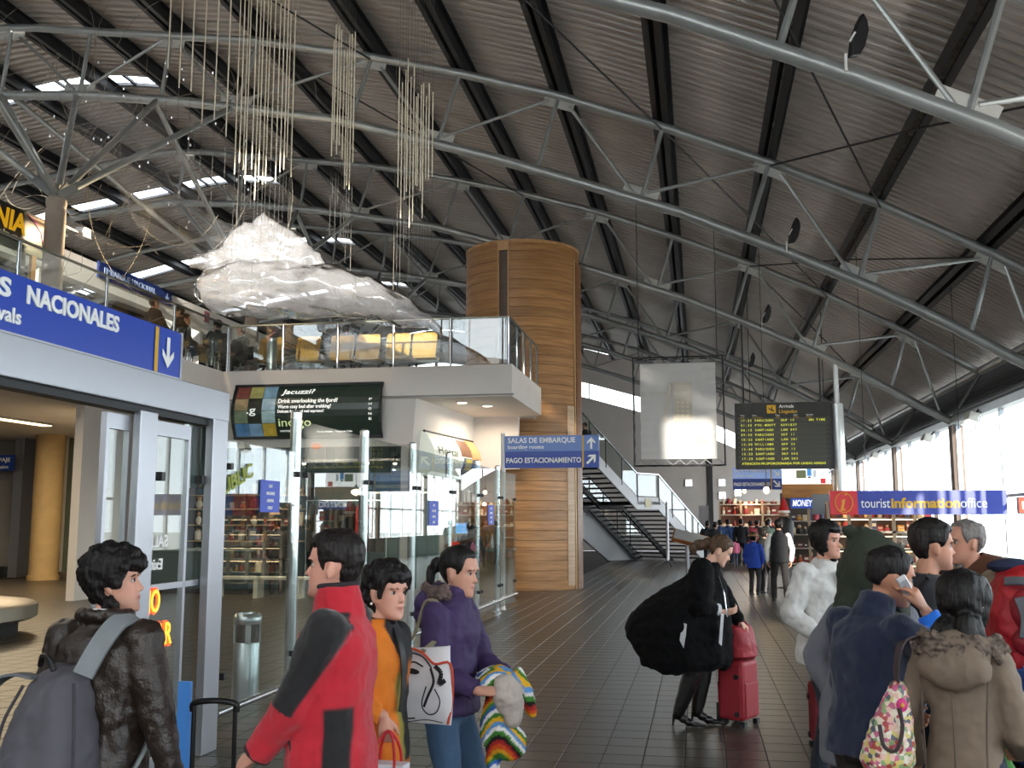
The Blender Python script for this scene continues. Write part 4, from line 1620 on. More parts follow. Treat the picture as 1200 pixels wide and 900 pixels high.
vm.build('veil', glass('veil_mesh', (.97, .97, .98), .15, .4, .035, (.8, .82, .86)), sc_, smooth=True)
M_WIRE = mat('sculpture_wire', '7d7669', rough=.6)
wm = MB()
for i in range(64):
    cx, cz = random.uniform(-13.5, -8.2), random.uniform(6.6, 11.2)
    cy = random.uniform(16.2, 17.8)
    r_ = random.uniform(.6, 1.9)
    a0 = random.uniform(0, 2 * PI)
    sp = random.uniform(.7, 2.2)
    tilt = random.uniform(-.6, .6)
    wm.tube([(cx + r_ * math.cos(a0 + sp * j / 12), cy + tilt * r_ * math.sin(a0 + sp * j / 12), cz + r_ * 1.2 * math.sin(a0 + sp * j / 12)) for j in range(13)], .0045, 4)
tag(wm.build('curled_wire', M_WIRE, sc_), kind='stuff')
gm = MB()
for i in range(46):
    gm.ell((random.uniform(-12.8, -8), random.uniform(16.3, 17.7), random.uniform(6.6, 10.6)), (.02, .02, .035), 6, 4)
tag(gm.build('glass_drop', mat('glass_drop', 'd8d8dc', rough=.15, metal=.6), sc_), kind='stuff')
for x, z in ((-8.2, 6.9), (-7.2, 6.4), (-6.0, 6.0), (-5.2, 5.5)):
    MB().cyl((x, 17, z - .4), (x, 17, top(x)), .004, 4).build('suspension_wire', M_WIRE, sc_)

M_ROD = mat('cord_beige', 'ddd2ba', rough=.55)
M_RODW = mat('cord_wire', '55524d', rough=.5)
# cord bundles: (x at y=15.5, bottom z, top z) by bundle
random.seed(5)
bund = []
for i in range(6):
    bund.append(('sparse', -8.85 + i * .225, 9.35 - i * .28, 11.9))
for i in range(15):
    bund.append(('thick', -7.55 + i * .073 + random.uniform(-.02, .02), 7.05 + random.uniform(-.15, .5) + .035 * abs(i - 3), 11.9 if i < 10 else 10.4))
for i in range(9):
    bund.append(('middle', -5.85 + i * .048 + random.uniform(-.01, .01), 7.45 + random.uniform(-.45, .35), 9.75))
for i in range(13):
    bund.append(('right', -4.68 + i * .046 + random.uniform(-.012, .012), 6.75 + random.uniform(-.35, .55), 9.05 - (.35 if i > 5 else 0)))
lab = {'sparse': 'thin beige pendant cord, %s from left in the sparse row', 'thick': 'thin beige pendant cord, %s from left in the thick bundle above the sculpture',
       'middle': 'thin beige pendant cord, %s from left in the middle bundle under the roof', 'right': 'thin beige pendant cord, %s from left in the bundle nearest the wooden tower'}
cnt = {}
for b, x, zb, zt in bund:
    cnt[b] = cnt.get(b, 0) + 1
    y = 15.5 + random.uniform(-.5, .5)
    x *= y / 15.5
    zt = min(zt, top(x) + .3)
    o = empty('cord_pendant', (x, y, zb), label=lab[b] % ordn[cnt[b] - 1], cat='cord', group='hanging cords, %s bundle' % b)
    MB().cyl((x, y, zb), (x, y, zt), .011, 6).build('cord', M_ROD, o)
    m = MB()
    m.cyl((x, y, zb - random.uniform(.5, 1.6)), (x, y, zb), .003, 4)
    if zt < top(x):
        m.cyl((x, y, zt), (x, y, top(x) + .3), .003, 4)
    tag(m.build('wire', M_RODW, o), kind='stuff')

# ---- black loudspeakers on the bottom chords
for i, y in enumerate(TY[:4]):
    x = 1.72
    z = bot(x)
    sl = math.atan2(bot(x + .3) - bot(x - .3), .6)
    o = empty('loudspeaker', (x, y - .05, z), label='black flat oval loudspeaker on the truss tube, %s' % ['nearest and largest', 'second one back', 'third one back', 'farthest and smallest'][i], cat='speaker', group='loudspeakers on the trusses')
    T = Matrix.Rotation(R(17), 3, 'Y') @ Matrix.Rotation(R(25), 3, 'Z')
    m = MB()
    outl = [(-.02, -.10), (.075, -.05), (.11, .08), (.10, .26), (.05, .36), (-.02, .42), (-.045, .30), (-.06, .10)]
    m.prism([Vector((x + .10, y - .10, z + .32)) + T @ Vector((a, -.04, b - .1)) for a, b in outl], T @ Vector((0, .09, 0)))
    m.build('cabinet', M_BLACK, o, bevel=.015)
    m = MB()
    m.bar((x - .02, y - .12, z - .02), (x - .02, y - .12, z + .17), .05, .03)
    m.bar((x + .03, y - .14, z + .30), (x + .09, y - .15, z + .40), .035, .02)
    m.build('bracket', mat('bracket_white', 'c9c9c4', rough=.5), o)
# ---- floodlights at the truss ends on the right
for i, (y, x, z) in enumerate(((24.0, 6.0, 3.95), (28.4, 5.95, 3.82), (36.6, 5.95, 3.88), (44.5, 5.95, 3.9))):
    o = empty('eave_floodlight', (x, y, z), label='white floodlight under the eave, %s from the camera' % ['nearest', 'second', 'third', 'fourth'][i], cat='lamp', group='floodlights under the eave')
    MB().box((x, y, z), (.22, .42, .20), M=Matrix.Rotation(R(20), 3, 'Y')).build('housing', mat('flood_white', 'd8d6cc', rough=.4), o, bevel=.02)
    MB().box((x - .04, y, z - .115), (.18, .36, .02), M=Matrix.Rotation(R(20), 3, 'Y')).build('lens', mat('flood_lens', 'ffffff', emit='ffffff', estr=2), o)
    MB().bar((x, y, z), (6.2, y, z + .22), .04, .04).build('arm', M_DARK, o)
# ================================================================ PEOPLE
_tex = {}


def cloud(scale, depth=2):
    k = (scale, depth)
    if k not in _tex:
        t = bpy.data.textures.new('wrinkle', 'CLOUDS')
        t.noise_scale = scale
        t.noise_depth = depth
        _tex[k] = t
    return _tex[k]


def fuse(mb, voxel, smooth=4, disp=(), fac=.5):
    """join overlapping shapes into one continuous skin"""
    me = mb.mesh('fuse', WHITE)
    o = bpy.data.objects.new('fuse', me)
    COL.objects.link(o)
    r = o.modifiers.new('r', 'REMESH')
    r.mode = 'VOXEL'
    r.voxel_size = voxel
    if smooth:
        s = o.modifiers.new('s', 'SMOOTH')
        s.iterations = smooth
        s.factor = fac
    for sc, st in disp:
        d = o.modifiers.new('d', 'DISPLACE')
        d.texture = cloud(sc)
        d.strength = st
        d.mid_level = .5
        d.texture_coords = 'LOCAL'
    dg = bpy.context.evaluated_depsgraph_get()
    out = bpy.data.meshes.new_from_object(o.evaluated_get(dg))
    bpy.data.objects.remove(o)
    bpy.data.meshes.remove(me)
    out.materials.clear()
    return out


def paint(me, fn):
    n = len(me.vertices)
    co = np.empty(n * 3, np.float32)
    me.vertices.foreach_get('co', co)
    co = co.reshape(-1, 3)
    c = np.ones((n, 4), np.float32)
    c[:, :3] = fn(co)
    a = me.color_attributes.get('Col') or me.color_attributes.new('Col', 'FLOAT_COLOR', 'POINT')
    a.data.foreach_set('color', c.ravel())


def link(name, me, m, parent):
    o = bpy.data.objects.new(name, me)
    COL.objects.link(o)
    me.name = name
    me.materials.clear()
    me.materials.append(m)
    me.polygons.foreach_set('use_smooth', [True] * len(me.polygons))
    o.parent = parent
    return o


# head section: z above chin, front x, back x, half width
HEAD = [(.0, .070, .020, .020), (.012, .084, .004, .034), (.03, .086, -.018, .047), (.055, .083, -.045, .056), (.08, .082, -.072, .063), (.10, .081, -.090, .068), (.122, .081, -.099, .071),
        (.142, .088, -.104, .074), (.165, .085, -.105, .076), (.19, .075, -.099, .072), (.212, .052, -.078, .058), (.227, .022, -.05, .036), (.235, -.005, -.025, .008)]


def head_pt(z, ph, off=0.):
    """surface point of the skull at height z and angle ph from the front"""
    H_ = HEAD
    z = min(max(z, 0), .235)
    for a, b in zip(H_, H_[1:]):
        if z <= b[0]:
            t = (z - a[0]) / (b[0] - a[0])
            f, bk, w = [a[i] + (b[i] - a[i]) * t for i in (1, 2, 3)]
            break
    cx, rx = (f + bk) / 2, (f - bk) / 2
    c, s = math.cos(ph), math.sin(ph)
    e = 2 / 2.25
    return Vector((cx + (rx + off) * math.copysign(abs(c) ** e, c), (w + off) * math.copysign(abs(s) ** e, s), z))


def head_shapes(mb, M, k, male=True, ears=True):
    n = 28
    rg = []
    for i in range(25):
        z = .235 * (1 - math.cos(PI * i / 24)) / 2
        row = []
        for j in range(n):
            p = head_pt(z, 2 * PI * j / n)
            for sy in (-1, 1):
                d2 = ((p.y - sy * .031) / .017) ** 2 + ((p.z - .122) / .013) ** 2
                if p.x > 0:
                    p.x -= .011 * math.exp(-d2)
                d3 = ((p.y - sy * .038) / .02) ** 2 + ((p.z - .09) / .02) ** 2
                if p.x > 0:
                    p.x += .004 * math.exp(-d3)
            row.append(M @ p)
        rg.append(row)
    mb.rings(rg)
    # nose, lips, chin, brow, ears
    tri = [(.135, .078, .006), (.12, .086, .008), (.10, .098, .011), (.088, .107, .0145), (.080, .101, .016), (.076, .080, .012)]
    rg = []
    for z, x, w in tri:
        rg.append([M @ Vector((q[0], q[1], z)) for q in ((x, 0), (x - .006, w * .7), (x - .018, w), (.06, w * 1.1), (.06, -w * 1.1), (x - .018, -w), (x - .006, -w * .7))])
    mb.rings(rg[::-1])
    M3 = M.to_3x3()
    mb.ell(M @ Vector((.081, 0, .0605)), (.010, .022, .0055), 10, 6, M3)
    mb.ell(M @ Vector((.080, 0, .0515)), (.010, .019, .006), 10, 6, M3)
    mb.ell(M @ Vector((.074, 0, .016)), (.017, .022, .015), 10, 6, M3)
    for sy in (-1, 1):
        mb.ell(M @ Vector((.078, sy * .03, .142)), (.012, .02, .006), 8, 6, M3)
        if ears:
            E3 = M3 @ Matrix.Rotation(R(-14), 3, 'Y') @ Matrix.Rotation(R(sy * 22), 3, 'Z')
            mb.ell(M @ Vector((-.012, sy * .077, .108)), (.019, .009, .033), 10, 8, E3)
            mb.ell(M @ Vector((-.006, sy * .075, .084)), (.011, .008, .013), 8, 6, E3)


def sstep(a, b, x):
    t = min(max((x - a) / (b - a), 0), 1)
    return t * t * (3 - 2 * t)


def hair_mesh(M, k, front=.19, side=.115, nape=.05, thick=.014, top_=.02, fringe=0., part=0., rough=.004, seed=0, cover_ear=False, detail=1., fine=1.):
    """hair cap grown on the skull: lower edge from forehead over temple to nape"""
    mb = MB()
    n, m_ = int(56 * detail), int(36 * detail)
    rg = []
    for i in range(m_ + 1):
        z0 = -.03 + .265 * (i / m_) ** .8
        row = []
        for j in range(n):
            ph = 2 * PI * j / n
            a = ph if ph <= PI else 2 * PI - ph
            if a < .75:
                lim = front - fringe * (math.cos(ph * 3) * .3 + .7)
            elif a < 1.35:
                lim = front + (side - front) * sstep(.75, 1.35, a)
            elif a < 1.75:
                lim = side
            else:
                lim = side + (nape - side) * sstep(1.75, 2.6, a)
            lim += .008 * noise.noise((math.cos(ph) * 3 + seed, math.sin(ph) * 3, 5))
            zc = max(z0, 0)
            t = -.012 + (thick + .012) * sstep(lim - .006, lim + .012, z0)
            t += (top_ - thick) * sstep(.15, .235, z0) * (1 if z0 > lim else 0)
            if not cover_ear and 1.35 < a < 1.95 and z0 < .135:
                t = min(t, -.004)
            p = head_pt(zc, ph, 0)
            ctr = Vector((-.01, 0, .12))
            d = (p - ctr)
            d.normalize()
            nz = noise.noise((p.x * 30 + seed, p.y * 30, p.z * 10)) * rough + noise.noise((p.x * 70 + seed, p.y * 70, p.z * 22)) * rough * .6 * fine
            p = p + d * (t + (nz if t > 0 else 0))
            if z0 < 0:
                p.z += z0
            row.append(M @ p)
        rg.append(row)
    mb.rings(rg)
    return mb


def ik(S, T, l1, l2, hint):
    d = T - S
    L = d.length
    if L > (l1 + l2) * .995:
        d = d * ((l1 + l2) * .995 / L)
        T = S + d
        L = d.length
    u = d.normalized()
    a = (l1 * l1 - l2 * l2 + L * L) / (2 * L)
    h = math.sqrt(max(l1 * l1 - a * a, 0))
    v = Vector(hint)
    v = v - u * v.dot(u)
    v = v.normalized() if v.length > 1e-5 else u.orthogonal().normalized()
    return S + u * a + v * h, T


def limb(mb, pts, rad, n=12, balls=True):
    """tapered limb resampled along smooth joints"""
    P_, R_ = [], []
    for i in range(len(pts) - 1):
        for t in (0, .25, .5, .75):
            P_.append(pts[i].lerp(pts[i + 1], t))
            R_.append(rad[i] + (rad[i + 1] - rad[i]) * t)
    P_.append(pts[-1])
    R_.append(rad[-1])
    mb.tube(P_, R_, n)
    if balls:
        for p, r in zip(pts, rad):
            mb.ell(p, (r, r, r), 12, 8)


def hand(mb, W_, d, nrm, side, curl, k, spread=6, thumb=35):
    """palm, four fingers of different lengths with three segments, thumb from the side of the palm
    d: pointing direction, nrm: where the palm faces, side: towards the thumb"""
    d = d.normalized()
    nrm = (nrm - d * nrm.dot(d)).normalized()
    s = d.cross(nrm)
    if s.dot(side) < 0:
        s = -s
    rg = []
    for t, w, h in ((-.015, .026, .019), (.01, .030, .018), (.045, .039, .016), (.078, .041, .0135), (.092, .036, .010)):
        c = W_ + d * t * k
        rg.append([c + s * (w * k * math.cos(a)) + nrm * (h * k * math.sin(a)) for a in [2 * PI * j / 14 for j in range(14)]])
    mb.rings(rg)
    for i, (off, ln) in enumerate(((.030, .92), (.010, 1.0), (-.010, .95), (-.029, .76))):
        base = W_ + (d * .082 + s * off) * k
        dirv = (d + s * math.tan(R(spread) * off / .03)).normalized()
        c = curl if not isinstance(curl, (list, tuple)) else curl[i]
        pts = [base - dirv * .015 * k, base]
        ang = 0
        for seg, l_ in enumerate((.044, .028, .021)):
            ang += R(c) * (.8, 1.1, .8)[seg]
            dd = dirv * math.cos(ang) + nrm * math.sin(ang)
            pts.append(pts[-1] + dd * l_ * ln * k)
        mb.tube(pts, [.0095 * k, .0095 * k, .0088 * k, .0080 * k, .0064 * k], 8)
        mb.ell(pts[-1], (.0066 * k,) * 3, 8, 6)
    b = W_ + (d * .018 + s * .026) * k
    a1 = R(thumb)
    d1 = (d * math.cos(a1) + s * math.sin(a1) + nrm * .35).normalized()
    d2 = (d * math.cos(a1 * .4) + s * math.sin(a1 * .4) + nrm * .5).normalized()
    pts = [b, b + d1 * .042 * k, b + d1 * .042 * k + d2 * .030 * k, b + d1 * .042 * k + d2 * .052 * k]
    mb.tube(pts, [.0145 * k, .0125 * k, .0105 * k, .0075 * k], 8)
    mb.ell(pts[-1], (.0076 * k,) * 3, 8, 6)


def torso_rings(mb, S, tab, k, n=20, ex=2.5):
    """tab: (z in a 1.75 m figure, half depth, half width, shift x)"""
    rg = []
    for z, a, b, sx in tab:
        c, ax, ay = S.spine(z, sx)
        row = []
        for j in range(n):
            t = 2 * PI * j / n
            cc, ss = math.cos(t), math.sin(t)
            row.append(c + ax * (a * k * math.copysign(abs(cc) ** (2 / ex), cc)) + ay * (b * k * math.copysign(abs(ss) ** (2 / ex), ss)))
        rg.append(row)
    mb.rings(rg)


class Fig:
    """skeleton in its own frame: x forward, y left, z up"""

    def __init__(self, H=1.75, lean=0, twist=0, head=(0, 0, 0), handL=None, handR=None, elbL=(-.3, .6, -.6), elbR=(-.3, -.6, -.6), footL=None, footR=None, kneeL=(1, .1, 0), kneeR=(1, -.1, 0),
                 pelvis=None, shoulder=.19, neck_fwd=.02, hunch=0):
        k = self.k = H / 1.75
        self.lean = R(lean)
        self.twist = R(twist)
        self.pel = Vector(pelvis) * k if pelvis else Vector((0, 0, .93)) * k
        self.hunch = hunch
        self.nf = neck_fwd
        self.hip = {s: self.pel + Vector((0, s * .09, -.03)) * k for s in (1, -1)}
        self.foot, self.knee = {}, {}
        for s, f, kn in ((1, footL, kneeL), (-1, footR, kneeR)):
            T = Vector(f) * k if f else Vector((-.02, s * .10, .085)) * k
            self.knee[s], self.foot[s] = ik(self.hip[s], T, .425 * k, .42 * k, kn)
        self.sh = {s: self.spine(1.395, -.005, s * shoulder)[0] for s in (1, -1)}
        self.elb, self.wr = {}, {}
        for s, h, e in ((1, handL, elbL), (-1, handR, elbR)):
            T = Vector(h) * k if h else self.sh[s] + Vector((.03, s * .06, -.53)) * k
            self.elb[s], self.wr[s] = ik(self.sh[s], T, .295 * k, .255 * k, e)
        nb, ax, ay = self.spine(1.47, .0)
        self.neck = nb
        yaw, pitch, roll = [R(a) for a in head]
        B = Matrix((ax, ay, ax.cross(ay))).transposed()
        # head keeps half of the lean
        Bh = Matrix.Rotation(self.lean * .35, 3, 'Y') @ Matrix.Rotation(self.twist, 3, 'Z')
        Rm = Bh @ Matrix.Rotation(yaw, 3, 'Z') @ Matrix.Rotation(pitch, 3, 'Y') @ Matrix.Rotation(roll, 3, 'X')
        piv = self.spine(1.56, self.nf)[0]
        self.M = Matrix.Translation(piv) @ Rm.to_4x4() @ Matrix.Scale(k * max(1, .99 / k), 4) @ Matrix.Translation((.012, 0, -.055))
        self.Mi = self.M.inverted()

    def spine(self, z, sx=0., y=0.):
        k = self.k
        up = max(0, z - .93)
        w = min(1, up / .25)
        a = self.lean * w
        tw = self.twist * min(1, up / .45)
        hx = self.hunch * max(0, z - 1.15) ** 2 * 3
        v = Vector((sx + hx, 0, 0)) + Matrix.Rotation(tw, 3, 'Z') @ Vector((0, y, 0))
        v = Matrix.Rotation(self.lean * min(1, up / .12), 3, 'Y') @ (v + Vector((0, 0, up))) if up > 0 else v + Vector((0, 0, z - .93))
        ax = Matrix.Rotation(a, 3, 'Y') @ Matrix.Rotation(tw, 3, 'Z') @ Vector((1, 0, 0))
        ay = Matrix.Rotation(tw, 3, 'Z') @ Vector((0, 1, 0))
        return self.pel + v * k, ax, ay


SKIN_M = mat('skin', vc=True, rough=.52, spec=.35)


def skin_paint(S, base, lips='a8605a', stubble=0., rosy=.12):
    b, l_ = np.array(lin(base)), np.array(lin(lips))
    Mi = np.array(S.Mi)

    def fn(co):
        h = co @ Mi[:3, :3].T + Mi[:3, 3]
        x, y, z = h[:, 0], h[:, 1], h[:, 2]
        c = np.tile(b, (len(co), 1))
        ck = np.exp(-((np.abs(y) - .045) / .02) ** 2 - ((z - .085) / .025) ** 2) * (x > .02)
        nz = np.exp(-(y / .018) ** 2 - ((z - .09) / .02) ** 2) * (x > .085)
        r = np.clip(ck + nz, 0, 1)[:, None] * rosy
        c = c * (1 - r) + np.array((b[0] * 1.1, b[1] * .62, b[2] * .6)) * r
        m = (np.exp(-((z - .056) / .0085) ** 4 - (y / .023) ** 4) * (x > .068))[:, None]
        c = c * (1 - m * .8) + l_ * m * .8
        if stubble:
            s = (np.clip(1 - np.abs(z - .03) / .045, 0, 1) * (x > -.02) * (z > -.01))[:, None] * stubble
            c = c * (1 - s) + np.array((.12, .10, .09)) * s
        return c
    return fn


def make_body(S, root, skin='c58f76', voxel=.006, hands=None, male=True, stubble=0., bare_legs=False, ears=True, palm=None, lowneck=0, lips='a8605a', show_hands=(1, -1)):
    k = S.k
    mb = MB()
    head_shapes(mb, S.M, k, male, ears)
    limb(mb, [S.spine(1.40)[0], S.M @ Vector((-.022, 0, .05)), S.M @ Vector((-.02, 0, .09))], [.060 * k, .053 * k, .05 * k])
    torso_rings(mb, S, [(.86, .08, .13, 0), (1.0, .085, .125, 0), (1.2, .09, .14, 0), (1.36, .085, .165, 0), (1.43, .06, .12, 0), (1.47, .04, .05, 0)], k)
    for s in (1, -1):
        limb(mb, [S.sh[s], S.elb[s], S.wr[s]], [.045 * k, .037 * k, .026 * k])
        if s in show_hands:
            hd = (hands or {}).get(s, {})
            fa = (S.wr[s] - S.elb[s]).normalized()
            d = Vector(hd.get('dir', fa))
            nrm = Vector(hd.get('palm', (-.2, -s, -.1)))
            thumb_side = Vector(hd.get('thumb', (1, 0, .3)))
            hand(mb, S.wr[s] + d.normalized() * .012 * k, d, nrm, thumb_side, hd.get('curl', 22), k, hd.get('spread', 6), hd.get('tang', 35))
        limb(mb, [S.hip[s], S.knee[s], S.foot[s]], [.07 * k, .045 * k, .035 * k])
    me = fuse(mb, voxel, 3, fac=.4)
    paint(me, skin_paint(S, skin, lips, stubble))
    return link('body', me, SKIN_M, root)


def eyes(S, root, brow='1c1512', iris='2e1d12', lash=True):
    e0 = mat('eye_white', 'b9b0a8', rough=.35)
    e1 = mat('iris_' + iris, iris, rough=.15)
    k = S.k
    for sy in (1, -1):
        m = MB()
        c = S.M @ Vector((.0635, sy * .031, .1205))
        M3 = S.M.to_3x3()
        m.ell(c, (.0118, .0128, .0095), 14, 10, M3, 0)
        m.ell(S.M @ Vector((.0705, sy * .031, .1205)), (.0072, .0078, .0072), 10, 8, M3, 1)
        m.build('eye', [e0, e1], root, smooth=True, local=True)
        m = MB()
        m.tube([S.M @ Vector(p) for p in ((.083, sy * .014, .1375), (.0855, sy * .028, .1425), (.076, sy * .045, .140), (.066, sy * .053, .134))], [.0026 * k, .0036 * k, .003 * k, .0016 * k], 6)
        m.build('eyebrow', mat('brow_' + brow, brow, rough=.8), root, smooth=True, local=True)
        m = MB()
        m.tube([S.M @ Vector(p) for p in ((.0705, sy * .019, .123), (.0765, sy * .031, .1285), (.067, sy * .044, .124))], [.0016 * k, .0022 * k, .0016 * k], 5)
        m.build('eyelid', mat('lid_dark', '4a3028', rough=.7), root, smooth=True, local=True)


def hair_mat(name, c, hi=.35):
    return mat('hair_' + name, c, rough=.52, spec=.28, bump=.8, bump_scale=90, bump_stretch=(1, 1, .12), noise_scale=60, noise_amt=.25)


def top_tab(hem=.80, fat=1., waist=1., belly=0., coll=1.485, hemw=1.):
    return [(hem, .150 * fat * hemw, .195 * fat * hemw, 0), (hem + (.93 - hem) * .5, .150 * fat, .195 * fat, belly * .3), (.93, .146 * fat, .190 * fat, belly * .6), (1.05, .132 * fat * waist, .176 * fat * waist, belly),
            (1.18, .132 * fat * waist, .182 * fat * waist, belly * .6), (1.30, .135 * fat, .196 * fat, .005), (1.37, .122 * fat, .19 * fat, 0), (1.415, .10 * fat, .145 * fat, 0),
            (1.455, .082, .10, 0), (coll, .07, .078, .004)]


def make_top(S, root, m, name='jacket', tab=None, sleeve=(.082, .066, .056, .05), voxel=.011, wrinkle=((.10, .022), (.035, .006)), collar=True, extra=None, paintf=None, coll_r=.076, coll_h=1.52, smooth=5, arms=(1, -1),
             cuff=.94, short=0.):
    k = S.k
    mb = MB()
    torso_rings(mb, S, tab or top_tab(), k)
    for s in arms:
        w = S.elb[s].lerp(S.wr[s], cuff)
        sh_in = S.sh[s] + (S.spine(1.40)[0] - S.sh[s]) * .28
        if short:
            e = S.sh[s].lerp(S.elb[s], short)
            limb(mb, [sh_in, S.sh[s], e], [sleeve[0] * .9 * k, sleeve[0] * k, sleeve[1] * k])
        else:
            mid = S.elb[s].lerp(w, .5)
            limb(mb, [sh_in, S.sh[s], S.elb[s], mid, w], [sleeve[0] * .9 * k, sleeve[0] * k, sleeve[1] * k, sleeve[2] * k, sleeve[3] * k], balls=False)
            for p_, r_ in ((S.sh[s], sleeve[0]), (S.elb[s], sleeve[1])):
                mb.ell(p_, (r_ * k,) * 3, 12, 8)
    if collar:
        a, b = S.spine(1.43)[0], S.spine(coll_h, .01)[0]
        limb(mb, [a, b], [coll_r * 1.25 * k, coll_r * k], balls=False)
    if extra:
        extra(mb, S)
    me = fuse(mb, voxel, smooth, wrinkle)
    if paintf:
        paint(me, paintf)
    return link(name, me, m, root)


def make_legs(S, root, m, name='trousers', waist=1.0, r=(.10, .072, .062), voxel=.012, wrinkle=((.09, .016),), flare=1., paintf=None, seat=1.):
    k = S.k
    mb = MB()
    torso_rings(mb, S, [(.80, .08, .10, 0), (.84, .11 * seat, .15 * seat, 0), (.92, .118 * seat, .168 * seat, -.005), (waist, .105, .155, 0)], k)
    for s in (1, -1):
        h, kn, ft = S.hip[s] + Vector((0, 0, -.02)) * k, S.knee[s], S.foot[s]
        e = kn.lerp(ft, 1.0)
        limb(mb, [h, kn, kn.lerp(e, .5), e], [r[0] * k, r[1] * k, (r[1] + r[2]) / 2 * k, r[2] * flare * k])
    me = fuse(mb, voxel, 4, wrinkle)
    if paintf:
        paint(me, paintf)
    return link(name, me, m, root)


def make_shoes(S, root, m, name='shoe', yaw=(0, 0), voxel=.01, k2=1.):
    k = S.k * k2
    for s, y in ((1, yaw[0]), (-1, yaw[1])):
        f = S.foot[s].copy()
        zb = f.z - .085 * S.k
        T = Matrix.Rotation(R(y), 3, 'Z')
        rg = []
        for x, w, h in ((-.085, .02, .04), (-.07, .034, .075), (-.02, .038, .095), (.05, .042, .075), (.11, .048, .055), (.16, .040, .045), (.185, .02, .03)):
            row = []
            for j in range(12):
                a = 2 * PI * j / 12
                row.append(Vector((f.x, f.y, zb)) + T @ Vector((x * k, w * k * math.cos(a), max(0, h * k * (.5 + .5 * math.sin(a)) if math.sin(a) > -.4 else 0))))
            rg.append(row)
        mb = MB()
        mb.rings(rg)
        o = mb.build(name, m, root, smooth=True, local=True)


def std_person(name, x, y, heading, label, group=None, **kw):
    """heading: 0 = facing +x, 90 = away from the camera"""
    S = Fig(**kw)
    root = empty('person', (x, y, kw.get('_z', 0)), R(heading), label=label, cat='person', group=group)
    return S, root


def strap(mb, pts, w, t, nrm_c):
    """flat band along points; its broad side faces away from nrm_c"""
    pts = [Vector(p) for p in pts]
    rg = []
    for i, p in enumerate(pts):
        tn = (pts[min(i + 1, len(pts) - 1)] - pts[max(i - 1, 0)]).normalized()
        o_ = p - Vector(nrm_c)
        o_ = (o_ - tn * o_.dot(tn)).normalized()
        s = tn.cross(o_)
        rg.append([p - s * w / 2, p + s * w / 2, p + s * w / 2 + o_ * t, p - s * w / 2 + o_ * t])
    mb.rings(rg)


def smooth_pts(pts, n=8):
    """Catmull-Rom through points"""
    P_ = [Vector(p) for p in pts]
    P_ = [P_[0] * 2 - P_[1]] + P_ + [P_[-1] * 2 - P_[-2]]
    out = []
    for i in range(1, len(P_) - 2):
        for j in range(n):
            t = j / n
            a, b, c, d = P_[i - 1], P_[i], P_[i + 1], P_[i + 2]
            out.append(.5 * ((2 * b) + (c - a) * t + (2 * a - 5 * b + 4 * c - d) * t * t + (-a + 3 * b - 3 * c + d) * t ** 3))
    out.append(P_[-2])
    return out
def cloth(name, c, rough=.85, **kw):
    kw.setdefault('bump', .25)
    kw.setdefault('bump_scale', 350)
    kw.setdefault('noise_scale', 9)
    kw.setdefault('noise_amt', .07)
    return mat('cloth_' + name, c, rough=rough, **kw)


JEANS = cloth('jeans', '44607f')
DARKJ = cloth('dark_jeans', '232a38')
BLKSHOE = mat('shoe_black', '141315', rough=.4)


def bone_t(co, a, b):
    """parameter along and distance from a bone, vectorised"""
    a, b = np.array(a), np.array(b)
    d = b - a
    t = ((co - a) @ d) / (d @ d)
    tc = np.clip(t, 0, 1)
    q = a + tc[:, None] * d
    v = co - q
    return t, np.linalg.norm(v, axis=1), v


def mixc(c, mask, col):
    m = np.clip(mask, 0, 1)[:, None]
    return c * (1 - m) + np.array(lin(col)) * m


def sm(x, a, b):
    t = np.clip((x - a) / (b - a), 0, 1)
    return t * t * (3 - 2 * t)


# ---------------------------------------------------------------- man with grey backpack, near left
S, p1 = std_person('man', -2.18, 3.55, 80, 'dark-haired person in brown leather jacket with grey backpack at the sliding door', H=1.56, lean=2, head=(-60, -3, 0), handL=(.02, .30, .86), handR=(.05, -.34, .84),
                   elbL=(-.6, .4, -.3), elbR=(-.6, -.5, -.2))
make_body(S, p1, 'd6a08a', .0062, stubble=.22)
eyes(S, p1)
LEA = mat('brown_leather', '2b211b', rough=.36, spec=.55, bump=.35, bump_scale=120, noise_scale=8, noise_amt=.15)


def coll1(mb, S):
    k = S.k
    a = S.spine(1.455, -.015)[0]
    for j in range(16):
        t = 2 * PI * j / 16
        if abs(math.atan2(math.sin(t), math.cos(t))) < .5:
            continue
        mb.ell(a + Vector((.085 * math.cos(t), .098 * math.sin(t), .035 + .012 * math.cos(t + PI))) * k, (.028 * k, .028 * k, .036 * k), 8, 6)


make_top(S, p1, LEA, 'leather_jacket', top_tab(.74, 1.12), (.090, .074, .062, .054), .0085, ((.11, .030), (.04, .012)), extra=coll1, coll_r=.066, coll_h=1.485)
mb = MB()
mb.tube([S.spine(1.50, .012)[0] + Vector((.066 * math.cos(t), .062 * math.sin(t), .006 + .010 * math.cos(t + PI))) * S.k for t in [2 * PI * j / 20 for j in range(20)]], .008, 8, closed=True)
mb.build('shirt_collar', mat('shirt_white', 'e6e6ea', rough=.7), p1, smooth=True, local=True)
make_legs(S, p1, DARKJ)
make_shoes(S, p1, BLKSHOE)
hm = hair_mesh(S.M, S.k, front=.165, side=.095, nape=-.012, thick=.028, top_=.034, fringe=.02, rough=.016, seed=4, cover_ear=True, detail=1.4)
random.seed(21)
for j in range(26):
    a = PI + random.uniform(-1.25, 1.25)
    z = random.uniform(-.025, .05)
    q = head_pt(max(z, .02), a, .018)
    q.z = z
    hm.ell(S.M @ q, (.020, .020, .024), 8, 6)
